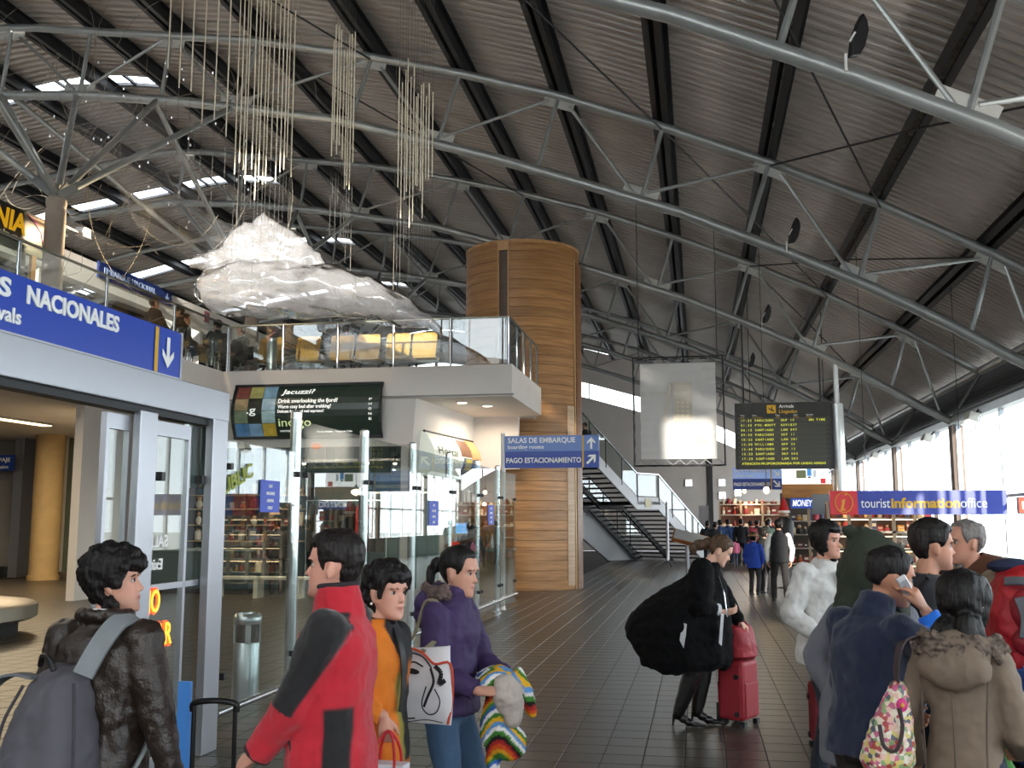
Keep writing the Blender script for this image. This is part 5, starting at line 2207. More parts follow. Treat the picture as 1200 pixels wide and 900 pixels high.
for j in range(10):
    a = random.uniform(-1.15, .9)
    q = head_pt(random.uniform(.165, .2), a, .016)
    hm.ell(S.M @ q, (.018, .02, .026), 8, 6)
me = fuse(hm, .006, 2, ((.018, .016), (.05, .016)))
link('hair', me, hair_mat('black', '14100f'), p1)
# backpack worn on the back
M_BP = cloth('backpack_grey', '55535a', .7, bump=.3)
M_BP2 = cloth('backpack_strap', '7d8285', .7)
rucksack = empty('backpack', (0, 0, 0), 0)
k = S.k
tq = Matrix.Translation(p1.location) @ Matrix.Rotation(R(80), 4, 'Z')
W1 = lambda q: tq @ Vector(q)
rucksack.location = W1((-.26, 0, .86))
tag(rucksack, 'grey cloth backpack with a loose looping strap on the leather jacket', 'backpack')
mb = MB()
rg = []
for z, dx, w, e in ((.74, .05, .12, 0), (.76, .10, .165, 0), (.84, .135, .19, 0), (.95, .14, .192, 0), (1.05, .125, .182, 0), (1.14, .105, .165, 0), (1.22, .08, .14, .01), (1.28, .055, .11, .02), (1.31, .025, .07, .03)):
    c = Vector((-.155 - dx * .55 + e, .035, z)) * k
    rg.append([W1(c + Vector((dx * math.copysign(abs(math.cos(t)) ** .75, math.cos(t)), w * math.copysign(abs(math.sin(t)) ** .75, math.sin(t)), 0)) * k) for t in [2 * PI * j / 22 for j in range(22)]])
mb.rings(rg)
me = fuse(mb, .009, 4, ((.12, .03), (.05, .010)))
inv = parent_inv(rucksack)
me.transform(inv)
link('bag_body', me, M_BP, rucksack)
for nm, pts, r_ in (('piping', [(-.26, -.10, 1.26), (-.30, -.15, 1.1), (-.31, -.165, .95), (-.29, -.16, .8)], .006), ('piping', [(-.26, .15, 1.24), (-.30, .20, 1.1), (-.31, .215, .95), (-.29, .2, .8)], .006),
                    ('zip', [(-.345, -.09, .93), (-.362, .035, .955), (-.345, .16, .93)], .007), ('top_cord', [(-.24, .02, 1.30), (-.24, .05, 1.345), (-.22, .10, 1.35), (-.2, .13, 1.31)], .010)):
    m = MB()
    m.tube([W1(Vector(q) * k) for q in smooth_pts(pts)], r_, 6)
    m.build(nm, M_BLACK if nm != 'piping' else cloth('backpack_dark', '3f3e44'), rucksack, smooth=True)
mb = MB()
strap(mb, [W1(Vector(q) * k) for q in smooth_pts([(-.20, -.09, 1.28), (-.14, -.12, 1.40), (-.06, -.135, 1.475), (.04, -.14, 1.47), (.11, -.15, 1.36), (.12, -.17, 1.2), (.06, -.2, 1.02), (-.08, -.21, .86)])], .075, .012, W1(Vector((-.03, -.03, 1.2)) * k))
mb.build('shoulder_strap', M_BP2, rucksack, smooth=True)
mb = MB()
strap(mb, [W1(Vector(q) * k) for q in smooth_pts([(-.22, .12, 1.26), (-.24, .22, 1.27), (-.25, .32, 1.22), (-.26, .37, 1.10), (-.27, .355, .95), (-.28, .28, .82), (-.27, .20, .76)])], .075, .010, W1(Vector((-.25, .18, 1.02)) * k))
mb.build('loose_strap', cloth('loose_strap', '62666b'), rucksack, smooth=True)

# ---------------------------------------------------------------- man in the red and black jacket
S, p2 = std_person('man', -1.30, 3.62, 186, 'dark-haired person in red and black fleece jacket facing left in the foreground', H=1.63, lean=-1, head=(0, -2, 0), handL=(.27, .12, .925), handR=(.26, -.10, .92),
                   elbL=(-.7, .35, -.4), elbR=(-.7, -.4, -.4), shoulder=.195)
make_body(S, p2, 'd49a86', .0058, stubble=.2, hands={1: dict(dir=(.75, -.5, -.35), palm=(-.4, -.4, -.5), thumb=(.2, 0, 1), curl=32), -1: dict(dir=(.7, .6, -.3), palm=(-.4, .4, -.5), thumb=(.2, 0, 1), curl=32)})
eyes(S, p2)
k = S.k
RED, BLK = 'b81a2c', '191719'


def red_black(co):
    c = np.tile(np.array(lin(RED)), (len(co), 1))
    x, y, z = co[:, 0] / k, co[:, 1] / k, co[:, 2] / k
    for s in (1, -1):
        t, d, v = bone_t(co, S.sh[s], S.elb[s])
        t2, d2, v2 = bone_t(co, S.elb[s], S.wr[s])
        arm = (d < .108 * k) & (np.abs(y) > .105)
        d1 = np.array(S.elb[s] - S.sh[s])
        d1 /= np.linalg.norm(d1)
        fwd_ = np.array((1., 0, 0)) - d1 * d1[0]
        f = (v @ fwd_) / k
        fl_ = -.075 + .045 * np.clip(t, 0, 1)
        m = sm(f - fl_, 0, .012) * (t > -.35) * (t < 1.08) * arm * (d <= d2 + .045 * k) * (t2 < .28)
        c = mixc(c, m, BLK)
        # shoulder yoke
        yk = sm(z, 1.375, 1.385) * sm(-z, -1.462, -1.452) * sm(s * y, .072, .082) * sm(x, -.078, -.066)
        c = mixc(c, yk * (t2 < .0), BLK)
        # side panel
        sp = sm(s * y, .06, .07) * sm(-x, .0, .012) * sm(x, -.112, -.098) * sm(-z, -1.13, -1.11) * (d > .085 * k) * (d2 > .085 * k)
        c = mixc(c, sp, BLK)
    hem = sm(-z, -.84, -.83)
    c = mixc(c, hem * sm(x, -.10, -.08), BLK)
    fr = sm(x, .085, .095) * sm(-np.abs(y), -.09, -.08) * sm(-z, -1.36, -1.34) * sm(z, 1.0, 1.02)
    c = mixc(c, fr, BLK)
    inner = sm(z, 1.515, 1.52)
    return c


make_top(S, p2, cloth('fleece_vc', vc=True, c=None, rough=.9, sheen=.2), 'fleece_jacket', top_tab(.79, 1.12, belly=.015), (.088, .075, .066, .056), .0075, ((.13, .026), (.05, .008)), paintf=red_black, coll_r=.086, coll_h=1.55)
mb = MB()
mb.tube([S.spine(1.552, .014)[0] + Vector((.080 * math.cos(t), .070 * math.sin(t), .004 + .006 * math.cos(t + PI))) * k for t in [2 * PI * j / 22 for j in range(22)]], .010, 8, closed=True)
mb.build('collar_lining', cloth('lining_dark', '2a2226'), p2, smooth=True, local=True)
for s in (1,):
    mb = MB()
    mb.tube([Vector(q) * k for q in ((.13, .155, 1.0), (.115, .17, .95), (.105, .178, .90))], .007, 6)
    mb.build('pocket_zip', M_BLACK, p2, local=True)
for s in (1, -1):
    mb = MB()
    a, b = S.elb[s].lerp(S.wr[s], .90), S.elb[s].lerp(S.wr[s], .955)
    mb.tube([a, b], .058 * k, 14)
    mb.build('cuff', cloth('cuff_dark', '3a1a20'), p2, smooth=True, local=True)
make_legs(S, p2, cloth('light_jeans', '8ea0bd'))
make_shoes(S, p2, BLKSHOE)
hm = hair_mesh(S.M, S.k, front=.186, side=.098, nape=.055, thick=.014, top_=.022, fringe=.004, rough=.008, seed=1, detail=1.4)
me = fuse(hm, .005, 2, ((.018, .006), (.05, .006)))
link('hair', me, hair_mat('darkbrown', '1b1513'), p2)

# ---------------------------------------------------------------- woman in orange and black
S, p3 = std_person('woman', -1.385, 4.42, 8, 'short-haired person in orange and black jacket with white gift bag behind the red jacket', H=1.465, lean=0, twist=-22, head=(-14, 2, 0), handL=(.06, .30, .84), handR=(.06, -.235, 1.05),
                   elbL=(-.6, .4, -.3), elbR=(-.7, -.2, -.3))
k = S.k
make_body(S, p3, 'd09a86', .006, hands={-1: dict(dir=(.12, 0, -1), palm=(0, 1, 0), thumb=(1, 0, .1), curl=[38, 40, 42, 44])})
eyes(S, p3)
ORA = 'd8761a'


def orange(co):
    c = np.tile(np.array(lin('1c1a1d')), (len(co), 1))
    y, x, z = co[:, 1] / k, co[:, 0] / k, co[:, 2] / k
    t, d, v = bone_t(co, S.sh[-1], S.elb[-1])
    t2, d2, _ = bone_t(co, S.elb[-1], S.wr[-1])
    arm = (d < .1 * k) | (d2 < .085 * k)
    c = mixc(c, arm.astype(float), ORA)
    c = mixc(c, sm(-y, .05, .06), ORA)
    vst = sm(x, .02, .04) * sm(-np.abs(y + .01), -.09, -.08)
    c = mixc(c, vst, '1c1a1d')
    ptch = np.exp(-((z - 1.22) / .06) ** 4) * sm(x, .03, .05) * sm(y, -.02, 0)
    c = mixc(c, ptch, 'c46a1c')
    hem = sm(-z, -.80, -.79)
    c = mixc(c, hem, 'b8641c')
    ol = np.exp(-((y + .10) / .022) ** 4) * sm(x, .03, .05) * sm(-z, -1.25, -1.23)
    return mixc(c, ol, '93893f')


make_top(S, p3, cloth('orange_vc', vc=True, c=None, rough=.8), 'jacket', top_tab(.74, 1.04), (.078, .068, .06, .052), .009, ((.10, .022), (.04, .006)), paintf=orange, coll_r=.072, coll_h=1.50)
mb = MB()
strap(mb, [Vector(q) * k for q in smooth_pts([(-.05, .10, 1.46), (.05, .0, 1.47), (.12, -.09, 1.36), (.14, -.12, 1.2), (.13, -.15, 1.05)])], .03, .006, (0, 0, 1.2))
mb.build('camera_strap', M_BLACK, p3, smooth=True, local=True)
mb = MB()
mb.ell(S.M @ Vector((-.008, -.088, .072)), (.006, .005, .006), 10, 8)
mb.build('earring', mat('pearl', 'e8e4da', rough=.25), p3, smooth=True, local=True)
make_legs(S, p3, DARKJ)
make_shoes(S, p3, BLKSHOE)
hm = hair_mesh(S.M, S.k, front=.172, side=.092, nape=.02, thick=.024, top_=.034, fringe=.012, rough=.013, seed=8, detail=1.3)
me = fuse(hm, .006, 2, ((.02, .012), (.05, .014)))
link('hair', me, hair_mat('black', '14100f'), p3)
# gift bag in her hand
tq3 = Matrix.Translation(p3.location) @ Matrix.Rotation(R(8), 4, 'Z')
hnd = tq3 @ (S.wr[-1] + Vector((.01, 0, -.10)) * k)
g = empty('gift_bag', (hnd.x + .02, hnd.y, hnd.z - .45), label='white paper carrier bag with red handles and pink print', cat='bag')
cx, cy, zt = hnd.x + .015, hnd.y - .02, hnd.z - .10
mb = MB()
Mz = Matrix.Rotation(R(-6), 3, 'Z')
w_, d_, h_ = .085, .05, .30
mb.hexa([Vector((cx, cy, 0)) + Mz @ Vector(q) for q in ((-w_, -d_, zt - h_), (w_, -d_, zt - h_), (w_, d_, zt - h_), (-w_, d_, zt - h_), (-w_ * 1.02, -d_ * .8, zt), (w_ * 1.02, -d_ * .8, zt), (w_ * 1.02, d_ * .8, zt), (-w_ * 1.02, d_ * .8, zt))])
mb.build('paper_body', mat('paper_white', 'dfdce4', rough=.5, noise_scale=14, noise_amt=.06), g, bevel=.004)
for y in (-d_ * .8, d_ * .8):
    mb = MB()
    mb.tube([Vector((cx, cy, 0)) + Mz @ Vector(q) for q in smooth_pts([(-.05, y, zt - .04), (-.04, y * .8, zt + .05), (-.01, y * .2, zt + .115), (.02, y * .2, zt + .115), (.045, y * .8, zt + .05), (.05, y, zt - .04)])], .0065, 6)
    mb.build('handle', mat('handle_red', 'c4252c', rough=.5), g, smooth=True)
mb = MB()
pl = Plate(Vector((cx, cy, 0)) + Mz @ Vector((-w_, -d_ - .001, zt)), Mz @ Vector((1, 0, 0)))
for x, y, s_, c in ((.03, .09, .02, 0), (.10, .06, .025, 0), (.13, .15, .02, 0), (.06, .18, .018, 0), (.02, .22, .02, 0)):
    pl.poly(mb, [(x + s_ * math.cos(a) * 1.3, y + s_ * math.sin(a) * .7) for a in [2 * PI * i / 8 for i in range(8)]], -.004, .004)
mb.build('pink_print', mat('bag_pink', 'd8a3b8', rough=.6), g)

# ---------------------------------------------------------------- girl in the purple coat
S, p4 = std_person('girl', -1.215, 4.98, -14, 'dark-haired person in purple fur-trimmed coat carrying a striped jumper', H=1.54, lean=2, head=(2, 8, 0), handL=(.30, .12, 1.06), handR=(.27, -.17, 1.02), elbL=(-.5, .6, -.5),
                   elbR=(-.7, -.35, -.5), footL=(.02, .11, .085), footR=(-.06, -.11, .085), shoulder=.175)
k = S.k
make_body(S, p4, 'c9957f', .006, hands={-1: dict(dir=(.9, .25, .1), palm=(-.2, .5, -.5), thumb=(.2, 0, 1), curl=40)}, lips='b06a66')
eyes(S, p4)
PUR = cloth('purple_coat', '3c2a55', .75)


def hood4(mb, S):
    c = S.spine(1.47, -.11)[0]
    mb.ell(c, (.11 * k, .155 * k, .085 * k), 14, 10, Matrix.Rotation(R(-25), 3, 'Y'))
    mb.ell(S.spine(1.52, .03)[0], (.085 * k, .085 * k, .05 * k), 14, 8)
    c = S.spine(1.38, -.15)[0]
    mb.ell(c, (.06 * k, .12 * k, .08 * k), 12, 8)


make_top(S, p4, PUR, 'coat', top_tab(.86, 1.03, .96, hemw=.98), (.079, .07, .064, .056), .009, ((.09, .028), (.04, .008)), extra=hood4, coll_r=.085, coll_h=1.535)
mb = MB()
random.seed(2)
for j in range(70):
    t = random.uniform(.9, 2 * PI - .9)
    c = S.spine(1.515, -.035)[0] + Vector((.12 * math.cos(t), .135 * math.sin(t), random.uniform(-.02, .03))) * k
    mb.ell(c, (.02, .02, .024), 7, 5)
me = fuse(mb, .006, 1, ((.012, .022), (.03, .016)))
link('fur_trim', me, mat('fur_brown', '6e5c57', rough=.95, bump=1, bump_scale=220, noise_scale=40, noise_amt=.4), p4)
make_legs(S, p4, JEANS, r=(.098, .074, .066), flare=1.15)
make_shoes(S, p4, mat('shoe_grey', '55524f', rough=.6))
hm = hair_mesh(S.M, S.k, front=.192, side=.10, nape=.03, thick=.010, top_=.013, rough=.003, seed=3, detail=1.2)
hm.ell(S.M @ Vector((-.13, 0, .13)), (.035, .03, .04), 10, 8)
hm.ell(S.M @ Vector((-.155, 0, .07)), (.025, .025, .06), 10, 8)
me = fuse(hm, .006, 2, ((.03, .006),))
link('hair', me, hair_mat('black', '14100f'), p4)
tq4 = Matrix.Translation(p4.location) @ Matrix.Rotation(R(-14), 4, 'Z')
W4 = lambda q: tq4 @ (Vector(q) * k)
# tote bag with drawn face on her right side
tb = empty('tote_bag', W4((-.02, -.24, .92)), label='white cloth tote bag with black ink drawing on the purple coat', cat='bag')
mb = MB()
Mt = Matrix.Rotation(R(-4), 3, 'Z')
ctr = W4((.03, -.37, 1.065))
rows = []
for i in range(9):
    f = i / 8
    row = []
    for j in range(20):
        t = 2 * PI * j / 20
        w = .150 + .008 * math.sin(f * 5)
        th = .012 + .028 * math.sin(PI * min(1, f * 1.05)) ** .6
        row.append(ctr + Mt @ Vector((w * math.copysign(abs(math.cos(t)) ** .5, math.cos(t)), th * math.copysign(abs(math.sin(t)) ** .8, math.sin(t)), -.165 + .33 * f + .02 * math.cos(t) * (f - .3))))
    rows.append(row)
mb.rings(rows)
mb.build('cloth_body', mat('tote_white', 'd9d6d8', rough=.8, noise_scale=12, noise_amt=.06), tb, smooth=True)
pt = Plate(ctr + Mt @ Vector((-.15, -.058, .165)), Mt @ Vector((1, 0, 0)))
ink = MB()


def stroke(pts, w=.006):
    pts = smooth_pts([(a, b, 0) for a, b in pts], 5)
    for a, b in zip(pts, pts[1:]):
        d = (b - a)
        if d.length < 1e-6:
            continue
        n_ = Vector((-d.y, d.x, 0)).normalized() * w / 2
        ink.add([pt.p(q.x, q.y, .005) for q in (a - n_, b - n_, b + n_, a + n_)], [(3, 2, 1, 0)])


def blob(cx_, cy_, rx, ry, rot=0):
    ink.add([pt.p(cx_ + rx * math.cos(a) * math.cos(rot) - ry * math.sin(a) * math.sin(rot), cy_ + rx * math.cos(a) * math.sin(rot) + ry * math.sin(a) * math.cos(rot), .006) for a in [-2 * PI * i / 12 for i in range(12)]], [tuple(range(12))])


blob(.045, .100, .030, .013, -.1)
blob(.135, .096, .034, .013, .15)
stroke([(.01, .075), (.04, .062), (.075, .078)], .008)
stroke([(.10, .072), (.14, .055), (.185, .075)], .008)
stroke([(.085, .10), (.088, .14), (.07, .155), (.085, .165), (.10, .157)], .005)
blob(.085, .195, .034, .009)
blob(.086, .207, .022, .008)
stroke([(.03, .04), (.10, .015), (.18, .03), (.225, .08)], .007)
stroke([(.22, .08), (.235, .14), (.21, .20), (.19, .25)], .012)
stroke([(.24, .07), (.27, .10), (.26, .15), (.29, .13)], .020)
stroke([(.20, .16), (.18, .24), (.21, .28), (.25, .27), (.265, .22), (.24, .17)], .006)
stroke([(.03, .22), (.07, .26), (.10, .30), (.15, .30)], .006)
blob(.085, .265, .013, .016)
stroke([(.06, .285), (.07, .305), (.10, .305)], .005)
stroke([(.02, .30), (.10, .318), (.20, .305), (.28, .315)], .004)
tag(ink.build('ink_drawing', mat('ink', '17161a', rough=.8), tb), kind='stuff')
mb = MB()
rim = [ctr + Mt @ Vector(q) for q in ((-.15, -.03, .15), (-.06, -.04, .17), (.02, -.04, .15), (.08, -.035, .10), (.15, -.02, .10), (.155, 0, -.05), (.14, -.02, -.165))]
mb.tube(smooth_pts(rim, 4), .006, 6)
mb.build('red_edge', mat('tote_red', 'c4472f', rough=.7), tb, smooth=True)
for off in (-.03, .03):
    mb = MB()
    strap(mb, smooth_pts([ctr + Mt @ Vector((-.09, off, .15)), W4((-.09, -.22, 1.3)), W4((-.05, -.165 + off * .3, 1.47)), W4((.03, -.17 + off * .3, 1.44)), W4((.05, -.215, 1.30)), ctr + Mt @ Vector((.02, off, .15))]), .022, .005, W4((0, 0, 1.2)))
    mb.build('handle', cloth('tote_handle', '8b8069'), tb, smooth=True)
# striped jumper over her arm
jp = empty('striped_jumper', W4((.30, 0, .95)), label='rainbow-striped knitted jumper hanging over the forearm of the purple coat', cat='clothing')
mb = MB()
c = W4((.30, -.02, 1.03))
mb.ell(c + Vector((0, 0, .02)), (.10, .13, .07), 14, 10)
mb.ell(c + Vector((.02, -.04, -.16)), (.09, .07, .16), 14, 10)
mb.ell(c + Vector((.06, -.06, -.24)), (.10, .05, .10), 12, 8, Matrix.Rotation(R(20), 3, 'Y'))
mb.ell(c + Vector((.0, -.05, -.36)), (.035, .035, .09), 10, 8)
mb.ell(c + Vector((.14, .02, -.03)), (.035, .05, .12), 10, 8, Matrix.Rotation(R(-20), 3, 'Y'))
me = fuse(mb, .008, 3, ((.07, .03),))
STR = ['3f7d2c', 'e8e6e2', '2f5fb0', '3f7d2c', 'e0a418', 'd8541c', 'a82222', '1b1414', '3f7d2c', 'e8e6e2', '5a94d0', 'e8b020']


def stripes(co):
    z = co[:, 2] + .05 * np.sin(co[:, 0] * 22) + .012 * np.sin(co[:, 1] * 60)
    i = (np.floor((z - 0) / .020).astype(int)) % len(STR)
    return np.array([lin(c) for c in STR])[i]


paint(me, stripes)
me.transform(parent_inv(jp))
link('knit', me, cloth('knit_vc', vc=True, c=None, rough=.95), jp)
mb = MB()
mb.ell(c + Vector((.075, -.075, -.255)), (.055, .02, .045), 10, 8)
mb.build('pink_patch', cloth('knit_pink', 'd79cc4'), jp, smooth=True)
cf = empty('cream_scarf', W4((.32, -.06, 1.0)), label='cream knitted scarf bundled over the striped jumper', cat='clothing')
mb = MB()
mb.ell(c + Vector((.075, -.10, -.03)), (.075, .06, .10), 14, 10, Matrix.Rotation(R(-15), 3, 'Y'))
mb.ell(c + Vector((.10, -.10, -.10)), (.05, .045, .075), 12, 8)
me = fuse(mb, .007, 3, ((.06, .028),))
me.transform(parent_inv(cf))
link('knit', me, cloth('cream', 'b9aea4', .95), cf)
# ---------------------------------------------------------------- woman in the black poncho
HB = -6
S, p5 = std_person('woman', -.14, 8.92, HB, 'fair-haired person in a wide black poncho and heeled boots bending over red luggage', H=1.60, lean=24, head=(6, 22, 0), handL=(.56, .14, .80), handR=(.36, -.12, 1.02),
                   elbL=(-.2, .5, -.8), elbR=(-.6, -.6, -.5), footL=(.09, .08, .12), footR=(-.06, -.09, .12), kneeL=(1, .05, 0), kneeR=(1, -.05, 0), neck_fwd=.05, pelvis=(0, 0, .955))
k = S.k
make_body(S, p5, 'd6a892', .007, hands={-1: dict(dir=(.9, .2, .1), palm=(0, .6, .5), thumb=(.3, .8, .5), curl=42), 1: dict(dir=(.7, 0, -.6), palm=(.4, 0, -1), thumb=(0, -1, 0), curl=45)})
eyes(S, p5)
M_CAPE = mat('poncho_black', '0a0a0c', rough=.95, spec=.2)
tab = [(.46, -.02, .34, .27), (.50, .0, .37, .30), (.57, -.02, .41, .32), (.68, -.055, .45, .33), (.80, -.06, .44, .33), (.92, -.03, .41, .31), (1.02, .03, .34, .27), (1.12, .10, .26, .22), (1.20, .16, .18, .17),
       (1.27, .20, .115, .11), (1.33, .235, .08, .08)]
mb = MB()
rg = []
for z, cx, a, b in tab:
    row = []
    for j in range(40):
        t = 2 * PI * j / 40
        f = 1 + (.05 * math.sin(t * 9 + z * 2) + .03 * math.sin(t * 5 + 1)) * max(0, (1.1 - z)) * .8
        dz = (-.035 * math.sin(t * 3 + .6) if z < .7 else 0)
        row.append(Vector((cx + a * f * math.cos(t), b * f * math.sin(t), z + dz)))
    rg.append(row)
mb.rings(rg)
w = S.elb[1].lerp(S.wr[1], .92)
limb(mb, [S.sh[1], S.elb[1], w], [.11, .10, .055])
limb(mb, [S.sh[-1], S.elb[-1], S.elb[-1].lerp(S.wr[-1], .45)], [.11, .11, .08])
me = fuse(mb, .013, 4, ((.16, .05), (.06, .014)))
link('poncho', me, M_CAPE, p5)
mb = MB()
w0, w1 = S.elb[-1].lerp(S.wr[-1], .38), S.elb[-1].lerp(S.wr[-1], .80)
limb(mb, [w0, w1], [.066, .055], balls=False)
mb.build('white_cuff', mat('lining_white', 'c9c8cc', rough=.8), p5, smooth=True, local=True)
mb = MB()
for i in range(8):
    t = 2 * PI * i / 8
    w0 = S.elb[-1].lerp(S.wr[-1], .84)
    mb.ell(w0 + Vector((0, .042 * math.cos(t), .042 * math.sin(t))), (.02, .016, .016), 6, 5)
mb.build('lace_cuff', M_BLACK, p5, smooth=True, local=True)
for pts in ([(.02, -.30, .86), (.06, -.31, .85), (.05, -.32, .76), (.03, -.31, .66), (.0, -.31, .72)], [(.325, -.195, .93), (.345, -.185, .92), (.335, -.215, .80), (.325, -.235, .68), (.305, -.24, .70)]):
    mb = MB()
    mb.prism([Vector(q) for q in pts], (0, -.03, 0))
    mb.build('white_lining', mat('lining_white', 'c9c8cc', rough=.8), p5, local=True)
mb = MB()
mb.tube([Vector(q) for q in smooth_pts([(.30, -.09, 1.22), (.345, -.15, 1.10), (.36, -.17, .98), (.37, -.16, .90)])], .006, 6)
mb.build('chain', M_CHROME, p5, smooth=True, local=True)
BOOT = mat('boot_leather', '0f0d0e', rough=.3, spec=.6)
mb = MB()
for s in (1, -1):
    limb(mb, [S.hip[s], S.knee[s], S.knee[s].lerp(S.foot[s], .15)], [.09, .065, .06])
me = fuse(mb, .014, 3)
link('trousers', me, cloth('black_trousers', '141317'), p5)
for s in (1, -1):
    mb = MB()
    f = S.foot[s]
    limb(mb, [S.knee[s] + Vector((0, 0, .02)), S.knee[s].lerp(f, .4), f], [.080, .074, .050])
    for x, z, r_ in ((-.01, .085, .036), (.04, .06, .036), (.09, .035, .034), (.14, .022, .022), (.19, .016, .014)):
        mb.ell((f.x + x, f.y, f.z - .12 * k + z), (.045, r_, min(r_, z)), 10, 8)
    me = fuse(mb, .007, 3, ((.05, .008),))
    o = link('boot', me, BOOT, p5)
    m = MB()
    m.tube([(f.x - .035, f.y, f.z - .02), (f.x - .05, f.y, f.z - .12 * k)], [.016, .006], 8)
    m.build('heel', BOOT, o, local=True)
hm = hair_mesh(S.M, k, front=.19, side=.11, nape=.05, thick=.014, top_=.018, rough=.006, seed=6)
hm.ell(S.M @ Vector((-.125, 0, .12)), (.05, .04, .05), 10, 8)
hm.ell(S.M @ Vector((-.175, 0, .07)), (.06, .035, .05), 10, 8)
hm.ell(S.M @ Vector((-.21, 0, .015)), (.04, .03, .05), 10, 8)
me = fuse(hm, .008, 2, ((.03, .010),))
link('hair', me, hair_mat('brown', '4f3a2a'), p5)

# ---------------------------------------------------------------- man on the phone
KW6 = dict(H=1.565, lean=5, head=(-22, 8, 4), handL=(.26, .06, 1.0), elbL=(.1, .3, -1), elbR=(.6, -.5, -.9), neck_fwd=.05, hunch=.12, shoulder=.19)
S = Fig(**KW6)
ph_c = S.M @ Vector((.035, -.097, .085))
KW6['handR'] = (ph_c + Vector((.055, -.035, -.085))) / S.k
S, p6 = std_person('man', .645, 4.50, 34, 'dark-haired person in navy fleece with bright blue collar holding a phone to the ear', **KW6)
k = S.k
make_body(S, p6, 'b98268', .0062, stubble=.35, hands={-1: dict(dir=(-.45, .12, .88), palm=(-.45, .85, -.1), thumb=(-.9, 0, -.4), curl=[34, 44, 52, 58], tang=20), 1: dict(curl=40)})
eyes(S, p6)
NAVY, BBL = '18213a', '1e70d8'


def navy(co):
    c = np.tile(np.array(lin(NAVY)), (len(co), 1))
    n_ = co - np.array(S.spine(1.45)[0])
    x, y, z = n_[:, 0] / k, n_[:, 1] / k, n_[:, 2] / k
    fr = sm(x - np.abs(y) * .25, -.045, -.03) * sm(z, -.17, -.15) * sm(-np.abs(y), -.17, -.15) * sm(-z, -.01, .01) * sm(x + z * .35, -.05, -.03)
    c = mixc(c, fr, BBL)
    t, d, _ = bone_t(co, S.elb[-1], S.wr[-1])
    c = mixc(c, sm(t, .70, .72) * (d < .085 * k), BBL)
    return c


make_top(S, p6, cloth('navy_vc', vc=True, c=None, rough=.95, sheen=.2), 'fleece', top_tab(.83, 1.0, belly=.02), (.082, .072, .062, .054), .009, ((.13, .032), (.05, .008)), paintf=navy, coll_r=.080, coll_h=1.54)
mb = MB()
mb.tube([S.spine(1.40, .135, -.01)[0], S.spine(1.46, .085, -.01)[0], S.spine(1.50, .065, -.01)[0]], .006, 6)
mb.build('zip', mat('zip_silver', 'b9b4a8', rough=.3, metal=.8), p6, local=True)
make_legs(S, p6, cloth('brown_trousers', '2b2422'), r=(.10, .08, .068), seat=.94)
make_shoes(S, p6, BLKSHOE)
hm = hair_mesh(S.M, k, front=.187, side=.125, nape=.075, thick=.010, top_=.016, rough=.005, seed=9, detail=1.3)
me = fuse(hm, .006, 2, ((.02, .004),))
link('hair', me, hair_mat('shortblack', '171313'), p6)
T6 = Matrix.Translation(p6.location) @ Matrix.Rotation(R(34), 4, 'Z')
c6 = S.M @ Vector((.030, -.097, .088))
ph = empty('mobile_phone', T6 @ c6, label='silver white mobile phone held to the ear of the navy fleece', cat='phone')
Mp = Matrix.Rotation(R(34), 3, 'Z') @ S.M.to_3x3().normalized() @ Matrix.Rotation(R(-38), 3, 'Y')
mb = MB()
mb.box(T6 @ c6, (.042, .016, .11), M=Mp)
mb.build('body', mat('phone_silver', 'cfd0d4', rough=.25, metal=.3), ph, bevel=.004)
mb = MB()
mb.box(T6 @ c6 + Mp @ Vector((0, -.009, .01)), (.030, .003, .05), M=Mp)
mb.build('cover_window', mat('phone_window', '8f9096', rough=.2), ph)

# ---------------------------------------------------------------- woman in the beige parka, back to the camera
S, p7 = std_person('woman', .94, 4.12, 62, 'dark-haired person seen from behind in beige parka with fur hood', H=1.465, lean=3, head=(-22, 10, 0), handL=(.14, .25, .90), handR=(.22, -.17, .99), elbL=(-.6, .5, -.3),
                   elbR=(-.8, -.35, -.3), shoulder=.152)
k = S.k
make_body(S, p7, 'b98a72', .007, hands={-1: dict(dir=(.9, .2, -.2), curl=40)})
BEI = cloth('parka_beige', '7a695a', .8)


def parka(mb, S):
    c = S.spine(1.43, -.115)[0]
    mb.ell(c, (.10 * k, .15 * k, .085 * k), 16, 10, Matrix.Rotation(R(-30), 3, 'Y'))
    c = S.spine(1.36, -.15)[0]
    mb.ell(c, (.07 * k, .16 * k, .09 * k), 14, 10)


make_top(S, p7, BEI, 'parka', top_tab(.70, .86, .94, hemw=1.03), (.068, .060, .056, .05), .0095, ((.12, .030), (.04, .010)), extra=parka, coll_r=.085)
mb = MB()
random.seed(6)
for j in range(110):
    t = random.uniform(PI * .38, PI * 1.62)
    u = random.uniform(0, 1)
    c = S.spine(1.485 - .045 * u, -.03)[0] + Vector(((.12 + .04 * u) * math.cos(t), (.15 + .035 * u) * math.sin(t), random.uniform(-.02, .02))) * k
    mb.ell(c, (.020, .020, .022), 7, 5)
me = fuse(mb, .0065, 1, ((.012, .022), (.04, .02)))


def furp(co):
    n_ = np.array([noise.noise((p[0] * 40, p[1] * 40, p[2] * 90)) for p in co])[:, None]
    return np.array(lin('4b3f38')) * (1 - np.clip(.5 + n_, 0, 1)) + np.array(lin('8f7d70')) * np.clip(.5 + n_, 0, 1)


